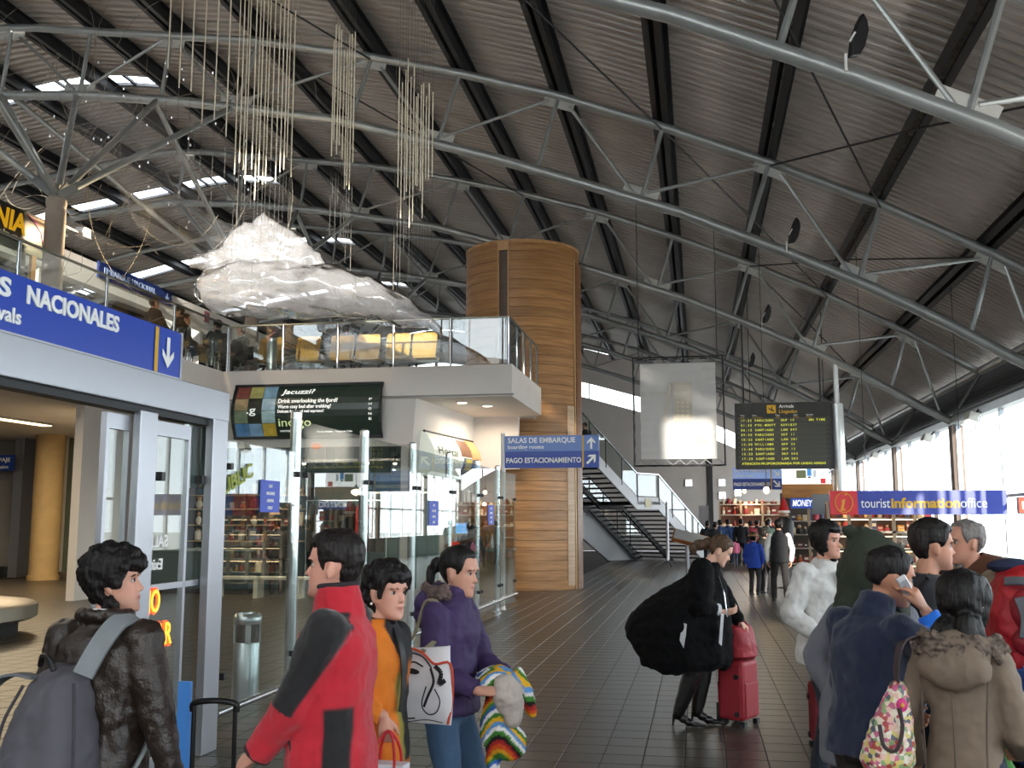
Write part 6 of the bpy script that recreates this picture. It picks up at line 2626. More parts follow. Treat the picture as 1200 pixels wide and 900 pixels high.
paint(me, furp)
link('fur_trim', me, mat('fur_vc', vc=True, rough=.95, bump=1, bump_scale=200), p7)
for pts in ([(-.165, 0, 1.28), (-.165, .0, 1.1), (-.17, 0, .9), (-.185, 0, .72)], [(-.12, .14, 1.34), (-.15, .13, 1.15), (-.155, .125, .95), (-.16, .13, .72)], [(-.12, -.14, 1.34), (-.15, -.13, 1.15), (-.155, -.125, .95), (-.16, -.13, .72)]):
    m = MB()
    m.tube([Vector(q) * k for q in smooth_pts(pts)], .004, 5)
    m.build('seam', cloth('parka_seam', '5d4f43'), p7, smooth=True, local=True)
make_legs(S, p7, DARKJ, r=(.105, .075, .062))
make_shoes(S, p7, BLKSHOE)
hm = hair_mesh(S.M, k, front=.19, side=.02, nape=-.02, thick=.018, top_=.022, rough=.006, seed=2, cover_ear=True, detail=1.3)
hm.ell(S.M @ Vector((-.05, -.06, -.01)), (.055, .045, .10), 12, 8)
hm.ell(S.M @ Vector((-.065, .02, -.02)), (.05, .06, .09), 12, 8)
hm.ell(S.M @ Vector((-.01, -.085, -.05)), (.035, .025, .13), 12, 8)
me = fuse(hm, .007, 3, ((.03, .008), (.09, .012)))
link('hair', me, hair_mat('black', '14100f'), p7)
T7 = Matrix.Translation(p7.location) @ Matrix.Rotation(R(62), 4, 'Z')
W7 = lambda q: T7 @ (Vector(q) * k)
fb = empty('floral_bag', (.66, 4.03, .80), label='floral patterned shoulder bag with pink button hanging beside the beige parka', cat='bag')
c = Vector((.665, 4.00, .93))
mb = MB()
rg = []
for z, a, b in ((-.17, .04, .03), (-.155, .075, .055), (-.10, .095, .07), (-.04, .09, .065), (.03, .072, .055), (.10, .05, .04), (.15, .03, .025), (.17, .015, .015)):
    rg.append([c + Vector((a * math.cos(t) + (z < 0) * .0 + z * .18, b * math.sin(t), z)) for t in [2 * PI * j / 20 for j in range(20)]])
mb.rings(rg)
me = fuse(mb, .008, 3, ((.07, .03),))
m_fl = bpy.data.materials.new('floral_print')
m_fl.use_nodes = True
nt = m_fl.node_tree
vo = nt.nodes.new('ShaderNodeTexVoronoi')
vo.inputs['Scale'].default_value = 65
tcn = nt.nodes.new('ShaderNodeTexCoord')
nt.links.new(tcn.outputs['Object'], vo.inputs['Vector'])
sx_ = nt.nodes.new('ShaderNodeSeparateColor')
nt.links.new(vo.outputs['Color'], sx_.inputs[0])
cr = nt.nodes.new('ShaderNodeValToRGB')
cr.color_ramp.interpolation = 'CONSTANT'
for i, c_ in enumerate(('d8c9b4', 'b9577a', 'c9b86a', '7f9a6a', 'd8b0a0', 'a8423c', '4f5560', 'e0d6c6')):
    e = cr.color_ramp.elements[i] if i < 2 else cr.color_ramp.elements.new(i / 8)
    e.position = i / 8
    e.color = (*lin(c_), 1)
nt.links.new(sx_.outputs[0], cr.inputs[0])
nt.links.new(cr.outputs[0], nt.nodes['Principled BSDF'].inputs['Base Color'])
me.transform(parent_inv(fb))
link('cloth_body', me, m_fl, fb)
mb = MB()
strap(mb, smooth_pts([c + Vector((.03, .0, .16)), Vector((.69, 3.98, 1.15)), Vector((.715, 3.99, 1.24)), W7((-.02, .15, 1.475)), W7((.08, .14, 1.40))]), .032, .006, W7((0, 0, 1.2)))
mb.build('shoulder_strap', cloth('bag_strap', '3f3234'), fb, smooth=True)
mb = MB()
mb.ell(c + Vector((.03, -.055, .10)), (.02, .010, .024), 14, 6)
mb.build('pink_button', mat('button_pink', 'cf2f7a', rough=.5), fb, smooth=True)
mb = MB()
mb.ell(c + Vector((.03, -.062, .10)), (.008, .008, .009), 10, 6)
mb.build('button_heart', mat('button_gold', 'd8a040', rough=.5), fb, smooth=True)
mb = MB()
mb.tube(smooth_pts([c + Vector(q) for q in ((-.05, -.055, .03), (-.04, -.072, -.04), (.0, -.078, -.05), (.025, -.07, .02), (.02, -.06, .09))]), .007, 6)
mb.build('handle', cloth('bag_strap', '3f3234'), fb, smooth=True)
# green jacket over her arm
gj = empty('green_jacket', (1.06, 4.32, .6), label='bright green jacket draped over the arm of the beige parka', cat='clothing')
mb = MB()
mb.ell((1.075, 4.42, .93), (.075, .09, .09), 12, 8)
rg = []
for z, a, x in ((.98, .04, 1.03), (.92, .075, 1.04), (.80, .095, 1.055), (.66, .11, 1.075), (.52, .12, 1.09), (.44, .11, 1.10)):
    rg.append([Vector((x + a * math.cos(t), 4.36 + .05 * math.sin(t), z)) for t in [2 * PI * j / 16 for j in range(16)]])
mb.rings(rg)
mb.ell((1.15, 4.50, 1.03), (.055, .05, .075), 12, 8)
me = fuse(mb, .009, 4, ((.10, .045),))
me.transform(parent_inv(gj))
link('fabric', me, cloth('green', '3f7a2f', .8), gj)
m = MB()
m.tube(smooth_pts([(1.02, 4.295, .92), (1.04, 4.29, .80), (1.06, 4.295, .66), (1.09, 4.31, .54)]), .004, 5)
m.build('seam', cloth('green_light', '6aa24f'), gj, smooth=True)

# ---------------------------------------------------------------- man in grey, older man, woman in white
S, p8 = std_person('man', 1.04, 5.36, 4, 'dark-haired person in charcoal grey shirt facing right beside the older man', H=1.68, lean=4, head=(0, 0, 0), handL=(.2, .2, .95), handR=(.1, -.26, .86), neck_fwd=.035)
make_body(S, p8, 'c08a72', .0068, stubble=.3)
eyes(S, p8)
make_top(S, p8, cloth('charcoal', '3b3d42', .9), 'shirt', top_tab(.84, 1.05), (.08, .066, .058, .05), .010, ((.12, .022),), coll_r=.064, coll_h=1.475)
make_legs(S, p8, DARKJ)
make_shoes(S, p8, BLKSHOE)
me = fuse(hair_mesh(S.M, S.k, front=.182, side=.105, nape=.05, thick=.017, top_=.026, rough=.008, seed=12, detail=1.2), .006, 2, ((.02, .007),))
link('hair', me, hair_mat('darkbrown', '1b1513'), p8)
mb = MB()
strap(mb, [Vector(q) * S.k for q in smooth_pts([(.02, -.10, 1.475), (.10, -.115, 1.40), (.145, -.12, 1.28), (.14, -.13, 1.1)])], .05, .012, (0, 0, 1.2))
mb.build('bag_strap', M_BLACK, p8, smooth=True, local=True)

S, p9 = std_person('man', 1.50, 6.0, 196, 'grey-haired older person in beige jacket with brown scarf facing left', H=1.69, lean=4, head=(0, 2, 0), handL=(.2, .25, .95), handR=(.2, -.25, .95), neck_fwd=.03)
k = S.k
make_body(S, p9, 'c48d76', .0068, stubble=.12)
eyes(S, p9, brow='6b625c')
make_top(S, p9, cloth('oat_jacket', '94846f', .8), 'jacket', top_tab(.78, 1.16, belly=.02), (.09, .074, .064, .056), .010, ((.12, .024),), coll_r=.07, coll_h=1.47)
for s in (1, -1):
    mb = MB()
    strap(mb, [Vector(q) * k for q in smooth_pts([(-.055, s * .01, 1.53), (-.01, s * .085, 1.515), (.085, s * .085, 1.44), (.165, s * .07, 1.32), (.185, s * .065, 1.15), (.18, s * .06, 1.0)])], .095, .022, (0, 0, 1.25))
    mb.build('scarf', cloth('scarf_brown', '573322', .95), p9, smooth=True, local=True)
make_legs(S, p9, DARKJ)
make_shoes(S, p9, BLKSHOE)
me = fuse(hair_mesh(S.M, k, front=.205, side=.105, nape=.05, thick=.013, top_=.008, rough=.008, seed=15, detail=1.2), .006, 2, ((.02, .006),))
link('hair', me, hair_mat('grey', '77706c'), p9)

S, p10 = std_person('woman', .83, 7.30, -52, 'short-haired person in white jacket holding a red suitcase handle', H=1.66, lean=0, head=(14, 0, 0), handL=(.10, .30, .92), handR=(.16, -.22, .97), elbR=(-.6, -.7, -.2))
k = S.k
make_body(S, p10, 'c9937e', .007, hands={-1: dict(dir=(.6, .1, -.6), curl=50)})
eyes(S, p10)
make_top(S, p10, cloth('white_jacket', 'c9c6c2', .75), 'jacket', top_tab(.78, 1.12), (.086, .078, .07, .056), .010, ((.13, .05), (.05, .02)), coll_r=.085, coll_h=1.50)
mb = MB()
mb.prism([Vector(q) * k for q in ((.155, -.05, 1.42), (.155, .05, 1.42), (.175, .03, 1.22), (.175, -.02, 1.22))], (.012, 0, 0))
mb.build('dark_blouse', M_BLACK, p10, local=True)
mb = MB()
mb.ell(S.wr[-1] + Vector((.03, 0, -.04)), (.05, .04, .06), 10, 8)
mb.build('purple_glove', cloth('glove_purple', '5a2f55'), p10, smooth=True, local=True)
make_legs(S, p10, DARKJ)
make_shoes(S, p10, BLKSHOE)
me = fuse(hair_mesh(S.M, k, front=.185, side=.05, nape=.01, thick=.024, top_=.036, fringe=.015, rough=.009, seed=17, cover_ear=True, detail=1.1), .007, 2, ((.03, .010),))
link('hair', me, hair_mat('black', '14100f'), p10)

# ---------------------------------------------------------------- traveller under the big green pack
S, p11 = std_person('person', .71, 5.14, 40, 'person in grey sweater bent under a large dark green duffel pack', H=1.56, lean=18, head=(-10, 4, 0), handL=(.1, .25, .9), handR=(.06, -.28, .88), neck_fwd=.05)
k = S.k
make_body(S, p11, 'b8846c', .009)
make_top(S, p11, cloth('grey_sweater', '6f7078', .9), 'sweater', top_tab(.62, 1.08), (.09, .078, .068, .058), .011, ((.12, .028),), coll_r=.07)
make_legs(S, p11, cloth('grey_trousers', '5a5c66'))
make_shoes(S, p11, BLKSHOE)
me = fuse(hair_mesh(S.M, k, front=.19, side=.11, nape=.05, thick=.014, top_=.02, rough=.006, seed=19), .009, 2, ((.03, .008),))
link('hair', me, hair_mat('reddish', '4a2f22'), p11)
dp = empty('duffel_pack', (.74, 5.0, 1.1), label='large dark green duffel pack carried high on the shoulders of the grey sweater', cat='backpack')
mb = MB()
rg = []
for z, x0_, x1_, b in ((1.04, .66, .84, .10), (1.08, .615, .90, .14), (1.2, .60, .935, .165), (1.35, .625, .955, .17), (1.48, .65, .955, .165), (1.56, .675, .93, .14), (1.60, .69, .86, .11), (1.635, .705, .80, .08), (1.65, .72, .76, .04)):
    cx, a = (x0_ + x1_) / 2 - .025, (x1_ - x0_) / 2
    rg.append([Vector((cx + a * math.copysign(abs(math.cos(t)) ** .7, math.cos(t)), 4.93 + b * math.copysign(abs(math.sin(t)) ** .7, math.sin(t)), z)) for t in [2 * PI * j / 26 for j in range(26)]])
mb.rings(rg)
mb.ell((.67, 4.9, 1.635), (.035, .04, .035), 10, 8)
mb.ell((.78, 4.9, 1.605), (.05, .04, .03), 10, 8)
me = fuse(mb, .009, 4, ((.11, .04), (.04, .012)))
me.transform(parent_inv(dp))
link('canvas_body', me, cloth('canvas_green', '2c3326', .85), dp)
m = MB()
m.tube(smooth_pts([(.80, 4.755, 1.40), (.82, 4.75, 1.405), (.845, 4.75, 1.418), (.86, 4.752, 1.425)]), .006, 6)
m.build('brass_clip', mat('brass', 'a8904a', rough=.35, metal=.7), dp, smooth=True)
m = MB()
m.ell((.835, 4.752, 1.445), (.018, .006, .014), 8, 6)
m.build('badge', mat('badge_pale', 'a9aeb0', rough=.5), dp, smooth=True)
for x in (.63, .655):
    m = MB()
    m.tube(smooth_pts([(x + .0, 4.83, 1.10), (x - .02, 4.84, 1.0), (x - .01, 4.83, .88), (x + .01, 4.84, .80)]), .014, 6)
    m.build('hanging_strap', cloth('strap_blue' if x < .64 else 'strap_mixed', '3a7fb8' if x < .64 else '8f7a3f'), dp, smooth=True)


# ---------------------------------------------------------------- people farther away
def far_person(x, y, H, heading, label, topc, botc, hairc='15110f', group=None, hem=.82, voxel=.016, hat=None, sleeve_c=None, skirt=False, z=0., seat=False, fat=1.05, hs=None, **kw):
    if seat:
        kw.setdefault('pelvis', (0, 0, .52))
        kw.setdefault('footL', (.42, .10, .085))
        kw.setdefault('footR', (.40, -.10, .085))
        kw.setdefault('handL', (.33, .15, .62))
        kw.setdefault('handR', (.33, -.15, .62))
    S = Fig(H=H, **kw)
    root = empty('person', (x, y, z), R(heading), label=label, cat='person', group=group)
    k = S.k
    make_body(S, root, 'b98870', voxel * .8)
    tab = top_tab(.93 if seat else hem, fat)
    if sleeve_c:
        make_top(S, root, cloth('top_' + topc, topc), 'vest', tab, voxel=voxel, arms=(), wrinkle=((.12, .02),))
        for s in (1, -1):
            mb = MB()
            limb(mb, [S.sh[s], S.elb[s], S.elb[s].lerp(S.wr[s], .93)], [.07 * k, .06 * k, .05 * k])
            link('sleeve', fuse(mb, voxel, 3), cloth('top_' + sleeve_c, sleeve_c), root)
    else:
        make_top(S, root, cloth('top_' + topc, topc), 'jacket', tab, voxel=voxel, wrinkle=((.12, .02),))
    make_legs(S, root, cloth('legs_' + botc, botc), voxel=voxel)
    make_shoes(S, root, BLKSHOE)
    me = fuse(hair_mesh(S.M, k, side=.09, nape=.03, thick=.016, top_=.022, rough=.008, detail=.7), voxel * .7, 2)
    link('hair', me, hair_mat('h' + hairc, hairc), root)
    if hat:
        mb = MB()
        rg = []
        for zz, o_ in ((.15, .03), (.17, .032), (.20, .03), (.225, .03), (.25, .01)):
            rg.append([S.M @ (head_pt(min(zz, .225), 2 * PI * j / 18, o_) + Vector((0, 0, max(0, zz - .225)))) for j in range(18)])
        mb.rings(rg)
        mb.rings([[S.M @ (head_pt(.16, 2 * PI * j / 18, q) + Vector((0, 0, dz))) for j in range(18)] for q, dz in ((.02, 0), (.065, -.01), (.065, .0), (.02, .012))])
        mb.build('hat', cloth('hat_' + hat, hat), root, smooth=True, local=True)
    return root


far_person(1.66, 22.6, 1.70, 92, 'person in black vest with white sleeves walking away past the kiosk', '131316', '1d1a19', sleeve_c='c9c6c0', voxel=.013, footL=(.10, .13, .085), footR=(-.12, -.12, .085))
far_person(1.22, 24.4, 1.38, 70, 'child in bright blue jacket and tan hat beside the black vest', '1d3f9c', '2c2a2b', hat='8a6a45', voxel=.013, hem=.76)
far_person(1.50, 24.9, 1.46, 60, 'dark-clothed person half hidden behind the child in blue', '17171a', '1d1d20', voxel=.014)
far_person(1.29, 39.2, 1.02, 90, 'small child in pink top in front of the distant crowd', 'd06a86', '4a5468', voxel=.018)
crowd = [(.30, 38.2, 1.66, 80, '2a2c33', '1c1c20', 'person in dark grey coat at the left end of the distant crowd', {}), (.78, 40.0, 1.70, 100, '2b4470', '1f232c', 'person in blue jacket in the distant crowd', {}),
         (1.10, 41.2, 1.72, 90, '27406a', '20242c', 'person in navy blue jacket behind the pink child', {}), (1.55, 39.8, 1.74, 75, '17171b', '17171b', 'tall person in black coat right of the pink child', {}),
         (1.95, 40.6, 1.66, 120, '8c2330', '7c1f2b', 'person in long red coat in the distant crowd', {}), (2.25, 41.8, 1.70, 60, '3b332c', '23201f', 'person in brown jacket in the distant crowd', {}),
         (2.55, 40.2, 1.68, 100, '5b6a58', '202022', 'person in green grey jacket at the right of the distant crowd', {}), (2.75, 42.6, 1.74, 80, '1d1d21', '1b1b1e', 'person in black jacket farthest right in the distant crowd', {}),
         (.55, 36.8, 1.62, 60, '33363c', '222327', 'person in charcoal jacket by the foot of the staircase', {})]
for x, y, H, hd, tc_, bc, lb, kw in crowd:
    far_person(x, y, H, hd, lb, tc_, bc, voxel=.02, group='distant crowd')
p_ = stp(7) + dn * .15 - ac * 1.0
far_person(p_.x, p_.y, 1.66, 240, 'dark silhouette of a person at the top of the staircase', '131317', '131317', z=p_.z, voxel=.02, footL=(-.02, .1, .085), footR=(.0, -.1, .085))
M_CHW = wood_mat('chair_tan', 'b58c46', '9c7536', (6, 6, 1), var=.08)


def stool(x, y, hd, label, group, z=ZS):
    o = empty('cafe_chair', (x, y, z), R(hd), label=label, cat='chair', group=group)
    MB().box((0, 0, .43), (.40, .40, .04)).build('seat', M_DARK, o, local=True)
    for sx2, sy2 in ((-.16, .16), (-.16, -.16), (.16, .16), (.16, -.16)):
        MB().cyl((sx2, sy2, 0), (sx2, sy2, .42), .016, 8).build('leg', M_CHROME, o, local=True)
    MB().box((-.19, 0, .68), (.03, .40, .30)).build('backrest', M_DARK, o, local=True)


mz = [(-10.55, 18.35, 60, 'dark seated silhouette leftmost behind the balcony glass', '1a1818'), (-10.45, 19.25, 200, 'dark seated silhouette second from the left behind the balcony glass', '201c1a'),
      (-10.75, 20.0, 20, 'olive clad seated silhouette in the middle of the balcony group', '24261f'), (-10.35, 20.75, 150, 'black clad seated silhouette fourth from the left on the balcony', '151415'),
      (-10.2, 21.6, 250, 'brown clad seated silhouette at the right end of the balcony group', '2a1f1a')]
for i, (x, y, hd, lb, c) in enumerate(mz):
    stool(x, y, hd, 'dark cafe chair under the balcony group, ' + ['leftmost', 'second from left', 'middle', 'fourth from left', 'rightmost'][i], 'cafe chairs on the balcony')
    far_person(x, y, 1.66, hd, lb, c, '17171a', z=ZS, seat=True, voxel=.017, group='people seated on the balcony')
# row of tan seats on the balcony
sxs = [-9.45, -8.55, -7.75, -7.15, -6.45, -5.85]
for i, x in enumerate(sxs):
    yy_ = 21.7
    o = empty('waiting_seat', (x, yy_, ZS), label='tan shell waiting seat on the balcony, %s from the left' % ordn[i], cat='seat', group='tan waiting seats on the balcony')
    m = MB()
    rg = []
    for z, dy, w in ((.46, -.02, .26), (.52, -.01, .27), (.75, .05, .28), (.95, .10, .27), (1.0, .115, .24)):
        rg.append([Vector((x - w, yy_ - .22 + dy, ZS + z)), Vector((x + w, yy_ - .22 + dy, ZS + z)), Vector((x + w, yy_ - .20 + dy, ZS + z)), Vector((x - w, yy_ - .20 + dy, ZS + z))])
    m.rings(rg)
    m.build('backrest', M_CHW, o)
    MB().box((x, yy_ + .02, ZS + .44), (.5, .46, .035)).build('seat', M_CHW, o, bevel=.01)
    m = MB()
    MB().box((x, yy_ - .02, ZS + .36), (.62, .06, .06)).build('beam', M_DARK, o)
    for s in (-.22, .22):
        MB().bar((x + s, yy_ - .2, ZS), (x + s, yy_ + .02, ZS + .36), .04, .04).build('leg', M_DARK, o)
    MB().bar((x + .29, yy_ - .15, ZS + .62), (x + .29, yy_ + .2, ZS + .62), .05, .03).build('armrest', M_DARK, o)
far_person(-7.75, 21.72, 1.66, 100, 'person in blue jacket seated on a tan seat on the balcony', '2a6f9c', '23262e', z=ZS, seat=True, voxel=.016, lean=6)
far_person(-9.6, 22.6, 1.72, 110, 'dark silhouette standing in the shop behind the glass partition', '1a1c1c', '17181a', voxel=.017)
far_person(-4.75, 21.4, 1.62, 130, 'person in grey jacket at the cafe counter behind the glass', '3b4040', '4a6a84', voxel=.017)
# ================================================================ LUGGAGE AND FURNITURE
def suitcase(x, y, hd, w, d, h, col_, label, handle=.0, z0=0., tube=None):
    o = empty('suitcase', (x, y, z0), R(hd), label=label, cat='suitcase')
    MB().box((0, 0, .035 + h / 2), (d, w, h - .02)).build('shell', col_, o, local=True, bevel=.035)
    for sx_ in (-1, 1):
        MB().box((d / 2 + .001 if sx_ > 0 else -d / 2 - .001, 0, h * .42), (.016, w * .8, h * .55)).build('pocket', col_, o, local=True, bevel=.007)
    for sy in (-1, 1):
        MB().cyl((-d * .3, sy * w * .36 - .02, .035), (-d * .3, sy * w * .36 + .02, .035), .035, 14).build('wheel', M_BLACK, o, local=True, smooth=True)
        m = MB()
        m.box((-d * .5, sy * w * .40, .10), (.03, .05, .16))
        m.build('corner_guard', M_BLACK, o, local=True, bevel=.01)
        m = MB()
        m.box((d * .5 - .02, sy * w * .40, .02), (.04, .05, .04))
        m.build('foot', M_BLACK, o, local=True)
        for zz in (.2, .8):
            m = MB()
            m.cyl((d * .25, sy * (w / 2 - .005), h * zz), (d * .25, sy * (w / 2 + .012), h * zz), .022, 12)
            m.build('stud', M_BLACK, o, local=True)
    m = MB()
    m.tube(smooth_pts([(-.08, 0, h + .02), (-.06, 0, h + .05), (.06, 0, h + .05), (.08, 0, h + .02)]), .010, 8)
    m.build('carry_handle', M_BLACK, o, local=True, smooth=True)
    if handle:
        for sy in (-.08, .08):
            MB().cyl((-d * .42, sy, h), (-d * .42, sy, h + handle), .009, 8).build('handle_tube', tube or M_CHROME, o, local=True)
        MB().tube(smooth_pts([(-d * .42, -.085, h + handle - .02), (-d * .42, -.08, h + handle + .01), (-d * .42, 0, h + handle + .02), (-d * .42, .08, h + handle + .01), (-d * .42, .085, h + handle - .02)], 4), .012, 8).build('grip', M_BLACK, o, local=True, smooth=True)
    return o


M_RED = cloth('luggage_red', '8e1422', .6)
M_RED2 = cloth('luggage_darkred', '721320', .6)
suitcase(.29, 9.04, -28, .30, .24, .50, M_RED, 'red upright suitcase standing before the black poncho')
o = empty('travel_bag', (.31, 9.04, .535), R(-28), label='small red travel bag on top of the red suitcase beside the poncho', cat='bag')
mb = MB()
rg = []
for z, a, b in ((.0, .10, .135), (.02, .125, .155), (.12, .12, .155), (.22, .10, .15), (.26, .07, .145), (.275, .03, .13)):
    rg.append([Vector((a * math.copysign(abs(math.cos(t)) ** .6, math.cos(t)), b * math.copysign(abs(math.sin(t)) ** .6, math.sin(t)), z)) for t in [2 * PI * j / 22 for j in range(22)]])
mb.rings(rg)
link('bag_body', fuse(mb, .009, 3, ((.08, .02),)), M_RED, o)
for s in (-.035, .035):
    mb = MB()
    mb.tube(smooth_pts([(s, -.10, .18), (s, -.07, .28), (s * .6, 0, .31), (s, .07, .28), (s, .10, .18)]), .009, 8)
    mb.build('handle', M_RED2, o, smooth=True, local=True)
mb = MB()
mb.box((-.135, -.02, .0), (.05, .10, .06))
mb.build('luggage_tag', M_BLACK, o, local=True)
suitcase(.925, 8.20, 100, .27, .21, .46, M_RED2, 'dark red suitcase with raised steel handle beside the white jacket', .52)
suitcase(-1.84, 3.86, 96, .36, .24, .56, cloth('luggage_black', '16161a', .6), 'black suitcase with raised handle behind the leather jacket', .42, tube=M_BLACK)

o = empty('red_backpack', (1.55, 5.62, .95), label='red and grey hiking backpack piled at the right edge', cat='backpack')
mb = MB()
rg = []
for z, a, b in ((.93, .10, .10), (.98, .17, .15), (1.08, .20, .17), (1.2, .205, .17), (1.32, .19, .16), (1.41, .15, .13), (1.455, .09, .08), (1.47, .03, .03)):
    rg.append([Vector((1.61 + (z - 1.2) * .08 + a * math.copysign(abs(math.cos(t)) ** .75, math.cos(t)), 5.62 + b * math.copysign(abs(math.sin(t)) ** .75, math.sin(t)), z)) for t in [2 * PI * j / 24 for j in range(24)]])
mb.rings(rg)
me = fuse(mb, .009, 4, ((.10, .03), (.04, .01)))
me.transform(parent_inv(o))
link('pack_body', me, cloth('pack_red', 'a8141f', .55), o)
mb = MB()
mb.ell((1.585, 5.47, 1.25), (.10, .05, .11), 14, 10)
mb.ell((1.60, 5.46, 1.10), (.12, .05, .08), 14, 10)
link_me = fuse(mb, .009, 3, ((.06, .012),))
link_me.transform(parent_inv(o))
link('front_pocket', link_me, cloth('pack_red2', '8d1420', .55), o)
for pts in ([(1.47, 5.46, 1.38), (1.53, 5.43, 1.385), (1.60, 5.43, 1.37)], [(1.67, 5.46, 1.32), (1.68, 5.44, 1.22), (1.65, 5.43, 1.12), (1.66, 5.44, 1.0)], [(1.52, 5.42, 1.31), (1.54, 5.405, 1.22), (1.53, 5.41, 1.12)]):
    m = MB()
    strap(m, smooth_pts(pts), .045, .012, (1.57, 5.62, 1.2))
    m.build('grey_panel', cloth('pack_grey', '585a5e'), o, smooth=True)
m = MB()
m.ell((1.56, 5.66, 1.45), (.12, .10, .04), 12, 8)
m.build('lid', cloth('pack_navy', '202a48'), o, smooth=True)

# luggage cart with bags
o = empty('luggage_cart', (1.50, 5.12, 0), label='steel luggage cart loaded with bags at the right edge', cat='cart')
m = MB()
m.box((1.58, 5.2, .22), (.60, .85, .035))
m.build('platform', M_CHROME, o)
for x, y in ((1.34, 4.85), (1.82, 4.85), (1.58, 5.55)):
    MB().cyl((x - .02, y, .08), (x + .02, y, .08), .08, 16).build('wheel', M_BLACK, o, smooth=True)
    MB().bar((x, y, .08), (x, y, .21), .03, .05).build('fork', M_DARK, o)
for x in (1.32, 1.84):
    MB().tube(smooth_pts([(x, 5.6, .22), (x, 5.66, .7), (x, 5.72, 1.0)]), .016, 8).build('upright', M_CHROME, o, smooth=True)
MB().cyl((1.30, 5.72, 1.0), (1.86, 5.72, 1.0), .018, 10).build('handlebar', M_BLACK, o, smooth=True)


def soft_bag(name, c, s, rz, m_, label, cat='bag', disp=.03, rest=None):
    o = empty(name, (c[0], c[1], c[2] - s[2]), R(rz), label=label, cat=cat)
    mb = MB()
    rg = []
    for f in (-1, -.92, -.6, 0, .6, .88, 1):
        q = (1 - abs(f) ** 4) ** .35 if abs(f) < 1 else .35
        rg.append([Vector((s[0] * q * math.copysign(abs(math.cos(t)) ** .6, math.cos(t)), s[1] * q * math.copysign(abs(math.sin(t)) ** .6, math.sin(t)), s[2] + s[2] * f)) for t in [2 * PI * j / 22 for j in range(22)]])
    mb.rings(rg)
    link('bag_body', fuse(mb, .010, 3, ((.09, disp), (.04, .008))), m_, o)
    return o


o = soft_bag('dark_holdall', (1.56, 5.18, .42), (.28, .33, .18), 8, cloth('holdall_black', '1d1a20', .6), 'dark holdall with white label on the luggage cart')
MB().box((-.14, -.33, .24), (.11, .012, .09), M=Matrix.Rotation(R(-12), 3, 'Z')).build('paper_tag', mat('tag_white', 'd8d6d2', rough=.6), o, local=True)
m = MB()
m.tube(smooth_pts([(-.2, -.1, .34), (-.1, -.1, .40), (.1, -.1, .40), (.2, -.1, .34)]), .014, 6)
m.build('handle', M_BLACK, o, smooth=True, local=True)
o = soft_bag('blue_duffel', (1.55, 5.14, .80), (.32, .30, .20), 10, cloth('duffel_blue', '1e4486', .6), 'blue duffel bag on top of the holdall on the luggage cart')
for x in (-.12, .10):
    m = MB()
    strap(m, smooth_pts([(x, -.27, .05), (x, -.315, .2), (x, -.25, .36), (x, -.05, .42)]), .05, .012, (x, 0, .2))
    m.build('webbing', cloth('duffel_blue2', '3a62a8'), o, smooth=True, local=True)
MB().box((-.05, -.22, .405), (.14, .08, .012), M=Matrix.Rotation(R(15), 3, 'X')).build('paper_tag', mat('tag_white', 'd8d6d2', rough=.6), o, local=True)
m = MB()
m.tube(smooth_pts([(-.24, -.30, .10), (-.1, -.33, .07), (.1, -.33, .06)]), .009, 6)
m.build('reflective_strip', mat('strip_white', 'e8e8ea', rough=.3), o, smooth=True, local=True)
soft_bag('grey_sack', (1.75, 4.80, .44), (.10, .10, .17), 0, cloth('sack_pale', '8d949c', .8), 'pale grey sack at the front corner of the luggage cart')

# steel litter bin behind the glass
o = empty('litter_bin', (-4.28, 9.42, 0), label='cylindrical steel litter bin behind the glass partition', cat='bin')
M_BRUSH = mat('brushed_steel', 'a3a8ab', rough=.3, metal=.85)
MB().lathe([(.125, 0), (.125, .52), (.12, .53)], (-4.28, 9.42, 0), 24).build('drum', M_BRUSH, o, smooth=True)
MB().lathe([(.11, .52), (.11, .70)], (-4.28, 9.42, 0), 20).build('opening', M_DARK, o, smooth=True)
m = MB()
for a in (0, PI / 2, PI, 3 * PI / 2):
    m = MB()
    m.box((-4.28 + .118 * math.cos(a + .5), 9.42 + .118 * math.sin(a + .5), .615), (.05, .02, .19), rz=a + .5 + PI / 2)
    m.build('support', M_BRUSH, o)
MB().lathe([(.13, .70), (.135, .71), (.135, .77), (.11, .80), (.09, .80), (.085, .78)], (-4.28, 9.42, 0), 24).build('lid', M_BRUSH, o, smooth=True)

# baggage carousel corner
o = empty('baggage_carousel', (-11.2, 13.8, 0), label='rounded corner of a baggage carousel at the far left', cat='carousel')
MB().lathe([(1.5, 0), (1.5, .22)], (-11.4, 13.4, 0), 32).build('base', M_DARK, o, smooth=True)
MB().lathe([(1.68, .22), (1.76, .26), (1.76, .44), (1.70, .47), (1.1, .55)], (-11.4, 13.4, 0), 32).build('belt_rim', mat('carousel_steel', '9a8f80', rough=.35, metal=.5), o, smooth=True)
o = empty('ceiling_strip_lamp', (-16.4, 22.3, 4.1), label='long warm strip lamp on the baggage hall ceiling', cat='lamp')
MB().box((-16.4, 22.6, 4.12), (.30, 2.2, .06)).build('housing', M_ALU, o)
MB().box((-16.4, 22.6, 4.085), (.24, 2.1, .02)).build('diffuser', mat('strip_warm', 'ffe2b0', emit='ffd9a0', estr=6), o)
o = empty('blue_stand', (-2.55, 4.9, 0), label='small blue stand board by the door behind the leather jacket', cat='sign')
MB().box((-2.78, 5.35, .58), (.07, .03, .46)).build('board', mat('board_blue', '4a8fe0', rough=.4), o)
MB().box((-2.78, 5.35, .18), (.03, .03, .36)).build('post', M_CHROME, o)
MB().lathe([(.13, 0), (.12, .02), (.03, .03)], (-2.78, 5.35, 0), 16).build('base', M_DARK, o)

